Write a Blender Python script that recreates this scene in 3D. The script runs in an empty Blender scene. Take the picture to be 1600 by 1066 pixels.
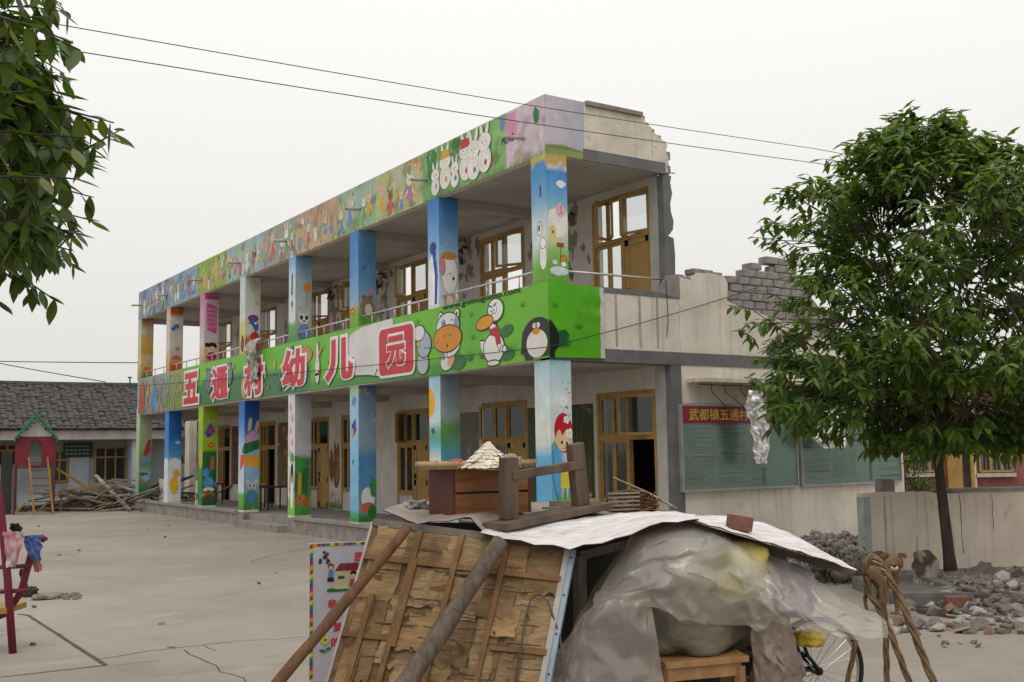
import bpy, bmesh, math, random
import numpy as np
from mathutils import Vector, Matrix, noise as mnoise
random.seed(7)
rnd = random.Random(11)
sc = bpy.context.scene
COL = sc.collection
# ---------------------------------------------------------------- camera
CAM = Vector((-9.0959, -12.6785, 1.7185))
YAW, PITCH, ROLL, FPX = 0.9833, 0.1012, -0.0160, 1679.62
FW = Vector((math.cos(YAW)*math.cos(PITCH), math.sin(YAW)*math.cos(PITCH), math.sin(PITCH)))
_rt = Vector((math.sin(YAW), -math.cos(YAW), 0)); _up = _rt.cross(FW)
RT = math.cos(ROLL)*_rt + math.sin(ROLL)*_up
UP = -math.sin(ROLL)*_rt + math.cos(ROLL)*_up
cd = bpy.data.cameras.new('camera'); cam = bpy.data.objects.new('camera', cd); COL.objects.link(cam)
cd.sensor_width = 36; cd.lens = 36*FPX/1600; cd.clip_start = 0.05; cd.clip_end = 2000
cam.matrix_world = Matrix(((RT.x, UP.x, -FW.x, CAM.x), (RT.y, UP.y, -FW.y, CAM.y), (RT.z, UP.z, -FW.z, CAM.z), (0, 0, 0, 1)))
sc.camera = cam
# ---------------------------------------------------------------- sky, sun, exposure (white overcast day)
w = bpy.data.worlds.new('World'); sc.world = w; w.use_nodes = True
nt = w.node_tree; nt.nodes.clear()
N = nt.nodes.new
wo = N('ShaderNodeOutputWorld'); bg = N('ShaderNodeBackground'); sky = N('ShaderNodeTexSky'); mx = N('ShaderNodeMix')
sky.sky_type = 'NISHITA'; sky.sun_disc = False
SUN_EL, SUN_AZ = math.radians(62), math.radians(215)
sky.sun_elevation = SUN_EL; sky.sun_rotation = SUN_AZ; sky.dust_density = 6; sky.air_density = 1.5; sky.ozone_density = 1
mx.data_type = 'RGBA'; mx.inputs[0].default_value = 0.97
nt.links.new(sky.outputs[0], mx.inputs[6])
# overcast dome: bright cloud, brighter towards the zenith as an overcast sky is
tcw = N('ShaderNodeTexCoord'); sx = N('ShaderNodeSeparateXYZ'); nt.links.new(tcw.outputs['Generated'], sx.inputs[0])
mr = N('ShaderNodeMapRange'); mr.inputs[1].default_value = 0; mr.inputs[2].default_value = 1; mr.inputs[3].default_value = 0; mr.inputs[4].default_value = 1; nt.links.new(sx.outputs[2], mr.inputs[0])
cg = N('ShaderNodeMix'); cg.data_type = 'RGBA'; nt.links.new(mr.outputs[0], cg.inputs[0]); cg.inputs[6].default_value = (6.7, 6.6, 6.35, 1); cg.inputs[7].default_value = (13.8, 13.7, 13.4, 1)
nt.links.new(cg.outputs[2], mx.inputs[7])
nt.links.new(mx.outputs[2], bg.inputs[0]); bg.inputs[1].default_value = 0.1
nt.links.new(bg.outputs[0], wo.inputs[0])
sl = bpy.data.lights.new('sun', 'SUN'); sl.energy = 0.55; sl.angle = math.radians(25); sl.color = (1, .96, .9)
so = bpy.data.objects.new('sun', sl); COL.objects.link(so)
_sd = Vector((math.sin(SUN_AZ)*math.cos(SUN_EL), math.cos(SUN_AZ)*math.cos(SUN_EL), math.sin(SUN_EL)))
so.rotation_euler = _sd.to_track_quat('Z', 'Y').to_euler()
sc.view_settings.view_transform = 'Standard'; sc.view_settings.look = 'None'
sc.view_settings.exposure = 0.12; sc.view_settings.gamma = 1; sc.view_settings.use_curve_mapping = False
sc.cycles.max_bounces = 7; sc.cycles.transparent_max_bounces = 12
# ---------------------------------------------------------------- survey helpers: sight line of a photo point met with a known plane or distance
def ray(x, y): return FW + RT*((x-800)/FPX) - UP*((y-533)/FPX)
def D(x, y, d): return CAM + ray(x, y)*d
def G(x, y, z=0.0): r = ray(x, y); return CAM + r*((z-CAM.z)/r.z)
def PX(x, y, X): r = ray(x, y); return CAM + r*((X-CAM.x)/r.x)
def PY(x, y, Y): r = ray(x, y); return CAM + r*((Y-CAM.y)/r.y)
def V(*a): return Vector(a)
def lin(c):
    if isinstance(c, str):
        c = [int(c[i:i+2], 16)/255 for i in (0, 2, 4)]
    return tuple((v/12.92 if v <= .04045 else ((v+.055)/1.055)**2.4) for v in c)
# ---------------------------------------------------------------- materials
MATS = {}
def mat(name, c1, c2=None, scale=3.0, rough=.8, bump=.0, bscale=40, stretch=(1, 1, 1), streak=0, streakcol=(.08, .07, .06), metal=0, attr=False, spots=0, spotcol=(.3, .1, .08), spec=.3, detail=6, coord='Object', sat=.98):
    if name in MATS: return MATS[name]
    m = bpy.data.materials.new(name); m.use_nodes = True; MATS[name] = m
    t = m.node_tree; b = t.nodes['Principled BSDF']; L = t.links.new; n = t.nodes.new
    b.inputs['Roughness'].default_value = rough; b.inputs['Metallic'].default_value = metal
    b.inputs['Specular IOR Level'].default_value = spec
    tc = n('ShaderNodeTexCoord'); mp = n('ShaderNodeMapping'); mp.inputs['Scale'].default_value = stretch
    L(tc.outputs[coord], mp.inputs[0])
    no = n('ShaderNodeTexNoise'); no.inputs['Scale'].default_value = scale; no.inputs['Detail'].default_value = detail; no.inputs['Roughness'].default_value = .62
    L(mp.outputs[0], no.inputs['Vector'])
    rp = n('ShaderNodeValToRGB'); rp.color_ramp.elements[0].position = .36; rp.color_ramp.elements[1].position = .66
    L(no.outputs[0], rp.inputs[0])
    def mixn(bt, fac, a, bb):
        k = n('ShaderNodeMix'); k.data_type = 'RGBA'; k.blend_type = bt
        for idx, s in ((0, fac), (6, a), (7, bb)):
            if hasattr(s, 'is_linked') or hasattr(s, 'links'): L(s, k.inputs[idx])
            elif idx == 0: k.inputs[0].default_value = s
            else: k.inputs[idx].default_value = (*s[:3], 1)
        return k.outputs[2]
    if attr:
        at = n('ShaderNodeAttribute'); at.attribute_name = 'Col'
        rp.color_ramp.elements[0].color = (.82, .82, .80, 1); rp.color_ramp.elements[1].color = (1, 1, 1, 1)
        col = mixn('MULTIPLY', 1.0, at.outputs[0], rp.outputs[0])
        hs_ = n('ShaderNodeHueSaturation'); hs_.inputs['Saturation'].default_value = sat; hs_.inputs['Value'].default_value = .97; L(col, hs_.inputs['Color']); col = hs_.outputs[0]
    else:
        c2 = c2 or tuple(v*.72 for v in c1)
        rp.color_ramp.elements[0].color = (*c2[:3], 1); rp.color_ramp.elements[1].color = (*c1[:3], 1)
        col = rp.outputs[0]
    if streak:
        m2 = n('ShaderNodeMapping'); m2.inputs['Scale'].default_value = (9, 9, .35); L(tc.outputs[coord], m2.inputs[0])
        n2 = n('ShaderNodeTexNoise'); n2.inputs['Scale'].default_value = 1.3; n2.inputs['Detail'].default_value = 4; L(m2.outputs[0], n2.inputs['Vector'])
        r2 = n('ShaderNodeValToRGB'); r2.color_ramp.elements[0].position = .55; r2.color_ramp.elements[1].position = .8
        r2.color_ramp.elements[1].color = (streak,)*3 + (1,); L(n2.outputs[0], r2.inputs[0])
        col = mixn('MIX', r2.outputs[0], col, streakcol)
    if spots:
        n3 = n('ShaderNodeTexNoise'); n3.inputs['Scale'].default_value = 2.2; n3.inputs['Detail'].default_value = 8; n3.inputs['Roughness'].default_value = .7; L(tc.outputs[coord], n3.inputs['Vector'])
        r3 = n('ShaderNodeValToRGB'); r3.color_ramp.elements[0].position = .60; r3.color_ramp.elements[1].position = .66
        r3.color_ramp.elements[1].color = (spots,)*3 + (1,); L(n3.outputs[0], r3.inputs[0])
        col = mixn('MIX', r3.outputs[0], col, spotcol)
    L(col, b.inputs['Base Color'])
    if bump:
        n4 = n('ShaderNodeTexNoise'); n4.inputs['Scale'].default_value = bscale; n4.inputs['Detail'].default_value = 5; L(mp.outputs[0], n4.inputs['Vector'])
        bp = n('ShaderNodeBump'); bp.inputs['Strength'].default_value = bump; bp.inputs['Distance'].default_value = .02; L(n4.outputs[0], bp.inputs['Height']); L(bp.outputs[0], b.inputs['Normal'])
    return m
def plastic_mat(name, col, transp=.3, rough=.25, gloss=.25, transl=.5):
    m = bpy.data.materials.new(name); m.use_nodes = True; t = m.node_tree; t.nodes.clear(); n = t.nodes.new; L = t.links.new
    o = n('ShaderNodeOutputMaterial'); d = n('ShaderNodeBsdfDiffuse'); tl = n('ShaderNodeBsdfTranslucent'); tr = n('ShaderNodeBsdfTransparent'); g = n('ShaderNodeBsdfGlossy')
    tc = n('ShaderNodeTexCoord'); no = n('ShaderNodeTexNoise'); no.inputs['Scale'].default_value = 5; no.inputs['Detail'].default_value = 6; L(tc.outputs['Object'], no.inputs['Vector'])
    rp = n('ShaderNodeValToRGB'); rp.color_ramp.elements[0].position = .35; rp.color_ramp.elements[1].position = .65
    rp.color_ramp.elements[0].color = (*[v*.8 for v in col], 1); rp.color_ramp.elements[1].color = (*col, 1); L(no.outputs[0], rp.inputs[0])
    L(rp.outputs[0], d.inputs[0]); L(rp.outputs[0], tl.inputs[0]); g.inputs['Roughness'].default_value = rough
    tr.inputs[0].default_value = (.95, .94, .9, 1)
    nd = n('ShaderNodeTexNoise'); nd.inputs['Scale'].default_value = 4; nd.inputs['Detail'].default_value = 3; L(tc.outputs['Object'], nd.inputs['Vector'])
    mv = n('ShaderNodeVectorMath'); mv.operation = 'MULTIPLY_ADD'; L(nd.outputs[1], mv.inputs[0]); mv.inputs[1].default_value = (.25, .25, .25); L(tc.outputs['Object'], mv.inputs[2])
    n4 = n('ShaderNodeTexVoronoi'); n4.feature = 'F1'; n4.inputs['Scale'].default_value = 14; L(mv.outputs[0], n4.inputs['Vector'])
    bp = n('ShaderNodeBump'); bp.inputs['Strength'].default_value = .3; bp.inputs['Distance'].default_value = .02; L(n4.outputs['Distance'], bp.inputs['Height'])
    L(bp.outputs[0], g.inputs['Normal'])
    def mix(f, a, b):
        k = n('ShaderNodeMixShader'); k.inputs[0].default_value = f; L(a, k.inputs[1]); L(b, k.inputs[2]); return k.outputs[0]
    x = mix(transl, d.outputs[0], tl.outputs[0]); x = mix(gloss, x, g.outputs[0]); x = mix(transp, x, tr.outputs[0]); L(x, o.inputs[0])
    MATS[name] = m; return m
def glass_mat(name, tint, f=.25, rough=.05):
    m = bpy.data.materials.new(name); m.use_nodes = True; t = m.node_tree; t.nodes.clear(); n = t.nodes.new; L = t.links.new
    o = n('ShaderNodeOutputMaterial'); tr = n('ShaderNodeBsdfTransparent'); g = n('ShaderNodeBsdfGlossy'); k = n('ShaderNodeMixShader')
    tr.inputs[0].default_value = (*tint, 1); g.inputs['Roughness'].default_value = rough; g.inputs[0].default_value = (.8, .85, .85, 1); k.inputs[0].default_value = f
    L(tr.outputs[0], k.inputs[1]); L(g.outputs[0], k.inputs[2]); L(k.outputs[0], o.inputs[0]); MATS[name] = m; return m
def leaf_mat(name):
    m = bpy.data.materials.new(name); m.use_nodes = True; t = m.node_tree; b = t.nodes['Principled BSDF']; L = t.links.new; n = t.nodes.new
    at = n('ShaderNodeAttribute'); at.attribute_name = 'Col'; L(at.outputs[0], b.inputs['Base Color']); b.inputs['Roughness'].default_value = .45
    tl = n('ShaderNodeBsdfTranslucent'); mu = n('ShaderNodeMix'); mu.data_type = 'RGBA'; mu.blend_type = 'MULTIPLY'; mu.inputs[0].default_value = 1
    L(at.outputs[0], mu.inputs[6]); mu.inputs[7].default_value = (2.0, 2.0, .8, 1); L(mu.outputs[2], tl.inputs[0])
    k = n('ShaderNodeMixShader'); k.inputs[0].default_value = .36; o = t.nodes['Material Output']
    L(b.outputs[0], k.inputs[1]); L(tl.outputs[0], k.inputs[2]); L(k.outputs[0], o.inputs[0]); MATS[name] = m; return m
M = {}
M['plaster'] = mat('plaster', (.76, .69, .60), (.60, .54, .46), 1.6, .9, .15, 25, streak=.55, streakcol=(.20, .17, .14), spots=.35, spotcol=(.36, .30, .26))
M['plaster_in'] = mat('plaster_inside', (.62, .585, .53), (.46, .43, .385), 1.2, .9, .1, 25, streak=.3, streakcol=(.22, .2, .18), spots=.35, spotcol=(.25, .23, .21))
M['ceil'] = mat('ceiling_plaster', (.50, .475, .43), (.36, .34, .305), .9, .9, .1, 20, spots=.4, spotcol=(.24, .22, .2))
M['peel'] = mat('peeling_plaster', (.72, .65, .54), (.52, .46, .38), 2.2, .9, .3, 18, streak=.6, streakcol=(.2, .17, .14), spots=.85, spotcol=(.33, .17, .15))
M['greyband'] = mat('grey_paint', (.17, .17, .175), (.12, .12, .125), 2.5, .8, .1, 30, spots=.4, spotcol=(.3, .29, .28))
M['concrete'] = mat('raw_concrete', (.32, .29, .26), (.20, .18, .16), 4, .95, .5, 22)
M['brick_grey'] = mat('grey_block', (.33, .31, .29), (.22, .20, .19), 6, .95, .6, 30)
M['mural'] = mat('mural_paint', (1, 1, 1), scale=3.5, rough=.6, bump=.12, bscale=35, attr=True, streak=.38, streakcol=(.36, .33, .30), spots=.55, spotcol=(.50, .47, .42), sat=1.0)
M['vinyl'] = mat('printed_vinyl', (1, 1, 1), scale=1.2, rough=.38, attr=True, spec=.45, sat=1.04)
M['frame'] = mat('ochre_window_paint', (.40, .25, .075), (.30, .18, .055), 6, .6, .1, 60)
M['door'] = mat('ochre_door_paint', (.42, .26, .075), (.34, .2, .06), 3, .6, .1, 60, spots=.4, spotcol=(.22, .13, .05))
M['pale'] = mat('pale_column_paint', (.46, .455, .43), (.34, .33, .31), 2, .85, .1, 30, spots=.3)
M['steel'] = mat('rail_steel', (.62, .61, .60), (.48, .46, .44), 10, .4, metal=.6)
M['floor'] = mat('corridor_floor', (.30, .28, .25), (.22, .20, .18), 2, .9, .2, 20)
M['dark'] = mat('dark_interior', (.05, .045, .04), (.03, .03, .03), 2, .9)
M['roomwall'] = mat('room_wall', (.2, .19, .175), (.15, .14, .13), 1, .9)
glass_mat('window_glass', (.74, .77, .76), .09)
M['glass'] = MATS['window_glass']
# ---------------------------------------------------------------- mesh collector
class MB:
    def __init__(s): s.v = []; s.f = []; s.c = []; s.cc = None
    def add(s, vs, fs, col=None):
        o = len(s.v); s.v += [tuple(p) for p in vs]; s.f += [tuple(i+o for i in f) for f in fs]; s.c += [col or s.cc or (1, 1, 1)]*len(fs); return s
    def box(s, x0, x1, y0, y1, z0, z1, col=None):
        return s.add([(x, y, z) for z in (z0, z1) for y in (y0, y1) for x in (x0, x1)], [(0, 2, 3, 1), (4, 5, 7, 6), (0, 1, 5, 4), (2, 6, 7, 3), (0, 4, 6, 2), (1, 3, 7, 5)], col)
    def bar(s, p, q, w, h=None, up=None, col=None):
        p, q = Vector(p), Vector(q); h = h or w; d = (q-p).normalized(); u = Vector(up or (0, 0, 1))
        if abs(d.dot(u.normalized())) > .98: u = Vector((1, 0, .01))
        a = d.cross(u).normalized()*w/2; b = a.cross(d).normalized()*h/2
        return s.add([p-a-b, p+a-b, p+a+b, p-a+b, q-a-b, q+a-b, q+a+b, q-a+b], [(0, 3, 2, 1), (4, 5, 6, 7), (0, 1, 5, 4), (1, 2, 6, 5), (2, 3, 7, 6), (3, 0, 4, 7)], col)
    def tube(s, pts, rad, n=8, col=None, cap=True):
        pts = [Vector(p) for p in pts]; R = rad if isinstance(rad, (list, tuple)) else [rad]*len(pts)
        vs, fs = [], []; pu = None
        for i, p in enumerate(pts):
            d = (pts[min(i+1, len(pts)-1)]-pts[max(i-1, 0)]).normalized()
            u = pu if pu is not None else (Vector((0, 0, 1)) if abs(d.z) < .9 else Vector((1, 0, 0)))
            a = d.cross(u)
            if a.length < 1e-4: a = d.cross(Vector((0, 1, .3)))
            a.normalize(); b = a.cross(d).normalized(); pu = b
            for k in range(n):
                t = 2*math.pi*k/n; vs.append(p+(a*math.cos(t)+b*math.sin(t))*R[i])
        for i in range(len(pts)-1):
            for k in range(n):
                k2 = (k+1) % n; fs.append((i*n+k, i*n+k2, (i+1)*n+k2, (i+1)*n+k))
        if cap: fs.append(tuple(range(n-1, -1, -1))); fs.append(tuple((len(pts)-1)*n+k for k in range(n)))
        return s.add(vs, fs, col)
    def prism(s, pts, off, col=None):
        pts = [Vector(p) for p in pts]; off = Vector(off); n = len(pts)
        return s.add(pts+[p+off for p in pts], [tuple(range(n)), tuple(range(2*n-1, n-1, -1))]+[(i, i+n, (i+1) % n+n, (i+1) % n) for i in range(n)], col)
    def grid(s, rows, col=None, colf=None):
        h, w = len(rows), len(rows[0]); o = len(s.v); s.v += [tuple(p) for r in rows for p in r]
        for i in range(h-1):
            for j in range(w-1):
                s.f.append((o+i*w+j, o+i*w+j+1, o+(i+1)*w+j+1, o+(i+1)*w+j)); s.c.append(colf(i, j) if colf else (col or (1, 1, 1)))
        return s
    def build(s, name, m, parent=None, smooth=False, loc=None, colors=False, bevel=0):
        me = bpy.data.meshes.new(name); vs = s.v
        if loc is not None: L = Vector(loc); vs = [tuple(Vector(v)-L) for v in vs]
        me.from_pydata(vs, [], s.f); me.update()
        if colors:
            at = me.color_attributes.new('Col', 'FLOAT_COLOR', 'CORNER'); arr = []
            for p in me.polygons:
                c = s.c[p.index]
                if c and isinstance(c[0], (tuple, list)):
                    for q in c: arr += [*q[:3], 1.0]
                else: arr += [*c[:3], 1.0]*p.loop_total
            at.data.foreach_set('color', arr)
        if smooth: me.polygons.foreach_set('use_smooth', [True]*len(me.polygons))
        me.materials.append(m if not isinstance(m, str) else (M.get(m) or MATS[m]))
        o = bpy.data.objects.new(name, me); COL.objects.link(o)
        if loc is not None: o.location = loc
        if parent is not None:
            o.parent = parent; o.matrix_parent_inverse = Matrix.Translation(-parent_world(parent))
        if bevel:
            bv = o.modifiers.new('bevel', 'BEVEL'); bv.width = bevel; bv.segments = 2; bv.limit_method = 'ANGLE'
        return o
def parent_world(p):
    t = Vector((0, 0, 0))
    while p is not None: t = t+p.matrix_parent_inverse.translation+p.location if p.parent else t+p.location; p = p.parent
    return t
def tag(o, label=None, cat=None, group=None, kind=None):
    if label: o['label'] = label
    if cat: o['category'] = cat
    if group: o['group'] = group
    if kind: o['kind'] = kind
    return o
def thing(name, label, cat, loc=(0, 0, 0), group=None):
    o = bpy.data.objects.new(name, None); COL.objects.link(o); o.location = loc; o.empty_display_size = .2
    return tag(o, label, cat, group)
def nz(x, y=0, z=0, s=1.0): return mnoise.noise(Vector((x*s, y*s, z*s)))
# ---------------------------------------------------------------- painter: flat print laid on a surface as thin coloured sheets
class Paint:
    def __init__(s, o, eu, ev, en, step=.00016):
        s.o, s.eu, s.ev, s.en = Vector(o), Vector(eu), Vector(ev), Vector(en); s.k = 1; s.mb = MB(); s.step = step; s.clip = None
    def P(s, u, v):
        if s.clip: u = min(max(u, s.clip[0]), s.clip[1]); v = min(max(v, s.clip[2]), s.clip[3])
        return s.o+s.eu*u+s.ev*v+s.en*(s.step*s.k+.002)
    def grad(s, u0, u1, v0, v1, cf, nu=6, nv=12):
        o = len(s.mb.v)
        for i in range(nv+1):
            for j in range(nu+1): s.mb.v.append(tuple(s.P(u0+(u1-u0)*j/nu, v0+(v1-v0)*i/nv)))
        C = [[lin(cf(j/nu, i/nv)) for j in range(nu+1)] for i in range(nv+1)]
        for i in range(nv):
            for j in range(nu):
                a = o+i*(nu+1)+j; s.mb.f.append((a, a+1, a+nu+2, a+nu+1)); s.mb.c.append((C[i][j], C[i][j+1], C[i+1][j+1], C[i+1][j]))
        s.k += 1; return s
    def stops(s, u0, u1, v0, v1, st, wob=.0):
        cols = [(p, [int(c[i:i+2], 16)/255 for i in (0, 2, 4)]) for p, c in st]
        def cf(u, v):
            v = min(1, max(0, v+wob*nz(u*2.3, v*3, u0+v0, 1.7)))
            for (p0, a), (p1, b) in zip(cols, cols[1:]):
                if v <= p1: t = (v-p0)/max(1e-6, p1-p0); return [x+(y-x)*t for x, y in zip(a, b)]
            return cols[-1][1]
        return s.grad(u0, u1, v0, v1, cf, 6, 30)
    def pg(s, pts, c):
        s.mb.add([s.P(*p) for p in pts], [tuple(range(len(pts)))], lin(c)); s.k += 1; return s
    def ell(s, u, v, ru, rv, c, rot=0, n=22, a0=0, a1=360, line=0, lc='141414'):
        if line: s.ell(u, v, ru+line, rv+line, lc, rot, n, a0, a1)
        cr, sr = math.cos(math.radians(rot)), math.sin(math.radians(rot)); pts = []
        full = abs(a1-a0) >= 360
        for i in range(n if full else n+1):
            t = math.radians(a0+(a1-a0)*i/n); x, y = ru*math.cos(t), rv*math.sin(t); pts.append((u+x*cr-y*sr, v+x*sr+y*cr))
        return s.pg(pts, c)
    def line(s, pts, wd, c):
        for (a, b), (p, q) in zip(pts, pts[1:]):
            dx, dy = p-a, q-b; L = math.hypot(dx, dy) or 1; nx, ny = -dy/L*wd/2, dx/L*wd/2
            s.mb.add([s.P(a+nx, b+ny), s.P(a-nx, b-ny), s.P(p-nx, q-ny), s.P(p+nx, q+ny)], [(0, 1, 2, 3)], lin(c))
        s.k += 1; return s
    def blob(s, u, v, r, c, seed=0, sq=1.0, n=18, am=.3):
        return s.pg([(u+r*(1+am*nz(math.cos(t)*1.3, math.sin(t)*1.3, seed*3.1))*math.cos(t), v+sq*r*(1+am*nz(math.cos(t)*1.3, math.sin(t)*1.3, seed*3.1+9))*math.sin(t)) for t in [2*math.pi*i/n for i in range(n)]], c)
    def tuft(s, u, v, h, c):
        for k in range(5):
            a = (k-2)*.35; s.pg([(u+(k-2)*h*.13-h*.07, v), (u+(k-2)*h*.13+h*.07, v), (u+(k-2)*h*.13+math.sin(a)*h, v+math.cos(a)*h)], c); s.k -= 1
        s.k += 1; return s
    def flower(s, u, v, r, c, cc='f4e060', n=5):
        for k in range(n):
            t = 2*math.pi*k/n; s.ell(u+r*.6*math.cos(t), v+r*.6*math.sin(t), r*.45, r*.45, c, n=8); s.k -= .5
        return s.ell(u, v, r*.3, r*.3, cc, n=8)
    def done(s, name, m, parent): return s.mb.build(name, m, parent, colors=True)
def text_mesh(body, size, grow=0.0, flat=.02):
    cu = bpy.data.curves.new('lettering', 'FONT'); cu.body = body; cu.size = size; cu.align_x = 'CENTER'; cu.align_y = 'CENTER'
    cu.bevel_depth = grow; cu.bevel_resolution = 2; cu.extrude = .001; cu.resolution_u = 3
    o = bpy.data.objects.new('lettering', cu); COL.objects.link(o); bpy.context.view_layer.update()
    me = bpy.data.meshes.new_from_object(o.evaluated_get(bpy.context.evaluated_depsgraph_get()))
    bpy.data.objects.remove(o); bpy.data.curves.remove(cu)
    if len(me.vertices):
        a = np.zeros(len(me.vertices)*3, dtype=np.float32); me.vertices.foreach_get('co', a); a = a.reshape(-1, 3)
        mn, mxx = a.min(0), a.max(0); a[:, 0] -= (mn[0]+mxx[0])/2; a[:, 1] -= (mn[1]+mxx[1])/2; a[:, 2] *= flat/max(1e-4, np.abs(a[:, 2]).max())
        me.vertices.foreach_set('co', a.ravel()); me.update()
        me['w'] = float(mxx[0]-mn[0]); me['h'] = float(mxx[1]-mn[1])
    return me
def letter(name, body, o, eu, ev, W, Hh, grow, m, parent, off=.0, flat=.004):
    me = text_mesh(body, 1.0, grow, flat); sx, sy = W/me['w'], Hh/me['h']
    eu, ev = Vector(eu), Vector(ev); en = eu.cross(ev).normalized()
    ob = bpy.data.objects.new(name, me); COL.objects.link(ob); me.materials.clear(); me.materials.append(m)
    ob.matrix_world = Matrix.Translation(Vector(o)+en*off) @ Matrix((eu.normalized()*sx, ev.normalized()*sy, en)).transposed().to_4x4()
    if parent is not None: mw = ob.matrix_world.copy(); ob.parent = parent; ob.matrix_parent_inverse = Matrix.Translation(-parent_world(parent)); ob.matrix_basis = mw
    return ob
# ================================================================ ground
B, PA, PB, ZB, Z2, ZP, ZF, ZT, XW = 3.2, .39, .38, 6.10, 3.02, 4.16, 3.22, 7.0, 2.34
YL = 7*B+PA
def yard_material():
    m = mat('yard_concrete', (.325, .285, .238), (.245, .212, .175), .35, .92, .3, 30, detail=12)
    t = m.node_tree; n = t.nodes.new; L = t.links.new; b = t.nodes['Principled BSDF']; src = b.inputs['Base Color'].links[0].from_socket; tc = n('ShaderNodeTexCoord')
    def layer(col, scale, lo, hi, fac, c, stretch=(1, 1, 1), det=8):
        mp = n('ShaderNodeMapping'); mp.inputs['Scale'].default_value = stretch; mp.inputs['Rotation'].default_value = (0, 0, .4); L(tc.outputs['Object'], mp.inputs[0])
        no = n('ShaderNodeTexNoise'); no.inputs['Scale'].default_value = scale; no.inputs['Detail'].default_value = det; no.inputs['Roughness'].default_value = .68; L(mp.outputs[0], no.inputs['Vector'])
        r = n('ShaderNodeValToRGB'); r.color_ramp.elements[0].position = lo; r.color_ramp.elements[1].position = hi; r.color_ramp.elements[0].color = (0, 0, 0, 1); r.color_ramp.elements[1].color = (fac,)*3+(1,); L(no.outputs[0], r.inputs[0])
        k = n('ShaderNodeMix'); k.data_type = 'RGBA'; L(r.outputs[0], k.inputs[0]); L(col, k.inputs[6]); k.inputs[7].default_value = (*c, 1); return k.outputs[2]
    c = layer(src, .22, .48, .68, .6, (.25, .215, .18))           # damp, trodden areas
    c = layer(c, 1.1, .56, .64, .45, (.20, .17, .14))             # stains
    c = layer(c, 5.5, .60, .66, .5, (.18, .155, .13))             # small dirt patches
    c = layer(c, .6, .56, .74, .6, (.42, .38, .33), (1, 3, 1))   # pale dust drifts
    c = layer(c, 38, .62, .70, .55, (.14, .12, .10), det=3)       # grit
    L(c, b.inputs['Base Color'])
yard_material()
g = MB().add([(-300, -300, 0), (300, -300, 0), (300, 300, 0), (-300, 300, 0)], [(0, 1, 2, 3)]).build('ground', 'yard_concrete'); tag(g, 'pale worn concrete yard with cracks and dust', kind='structure')
mat('joint_dirt', (.10, .085, .07), (.06, .05, .045), 8, .95)
mat('pale_dust', (.62, .58, .52), (.5, .46, .4), 5, .95)
def groundline(name, pts, w0, w1, m='joint_dirt', z=.004, jit=.02, seed=0):
    P = [G(*p) for p in pts]; out = []
    for a, b in zip(P, P[1:]):
        n = max(2, int((b-a).length/.12))
        for i in range(n): out.append(a.lerp(b, i/n))
    out.append(P[-1]); mb = MB(); L, R = [], []
    for i, p in enumerate(out):
        d = (out[min(i+1, len(out)-1)]-out[max(0, i-1)]).normalized(); s = Vector((-d.y, d.x, 0)); t = i/len(out)
        wd = (w0+(w1-w0)*t)*(.6+.8*abs(nz(i*.7, seed))); q = p+s*jit*nz(i*.31, seed+5)*2; L.append(q+s*wd/2); R.append(q-s*wd/2)
    for r in (L, R):
        for p in r: p.z = z
    return mb.grid([L, R]).build(name, m, g)
groundline('joint', [(28, 960), (44, 962), (100, 998), (165, 1040)], .045, .055, jit=.004)
groundline('joint', [(-30, 1062), (60, 1052), (165, 1040)], .02, .03, seed=2, jit=.006)
groundline('crack', [(150, 1031), (230, 1018), (320, 1008), (400, 1000), (480, 994)], .018, .012, jit=.05, seed=3)
groundline('crack', [(180, 1040), (250, 1032)], .012, .005, jit=.03, seed=4)
groundline('crack', [(288, 1016), (305, 1026), (330, 1036), (345, 1050), (380, 1060), (400, 1080)], .014, .01, jit=.06, seed=5)
groundline('crack', [(318, 1009), (338, 1018)], .012, .004, jit=.03, seed=6)
groundline('crack', [(395, 878), (415, 870), (470, 860), (520, 850)], .02, .012, jit=.06, seed=7)
groundline('crack', [(430, 897), (450, 890)], .02, .008, jit=.06, seed=8)
groundline('crack', [(-20, 1000), (30, 985), (60, 982)], .01, .006, jit=.03, seed=9)
# ================================================================ two-storey kindergarten
bld = thing('kindergarten_building', 'two storey kindergarten with painted pillars and broken roof end', 'building', (0, 0, 0))
FX, FE = (Vector((0, -1, 0)), Vector((0, 0, 1))), (Vector((1, 0, 0)), Vector((0, 0, 1)))
def front(y_left, z0, x=0.0): return Paint((x, y_left, z0), (0, -1, 0), (0, 0, 1), (-1, 0, 0))
def side(y, z0, x_left=0.0): return Paint((x_left, y, z0), (1, 0, 0), (0, 0, 1), (0, -1, 0))
# floors, roof slab, beams
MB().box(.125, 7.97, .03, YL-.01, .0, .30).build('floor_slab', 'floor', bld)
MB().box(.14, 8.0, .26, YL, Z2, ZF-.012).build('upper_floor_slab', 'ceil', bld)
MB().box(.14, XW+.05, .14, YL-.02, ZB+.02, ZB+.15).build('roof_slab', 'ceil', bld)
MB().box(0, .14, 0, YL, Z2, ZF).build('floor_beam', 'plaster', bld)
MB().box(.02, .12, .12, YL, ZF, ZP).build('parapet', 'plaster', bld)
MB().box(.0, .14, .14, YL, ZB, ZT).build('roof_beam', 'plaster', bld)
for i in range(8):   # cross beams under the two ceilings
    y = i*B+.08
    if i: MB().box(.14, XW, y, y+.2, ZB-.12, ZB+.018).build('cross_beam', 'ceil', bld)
    if i: MB().box(.14, XW, y, y+.2, Z2-.14, Z2-.003).build('cross_beam', 'ceil', bld)
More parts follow.
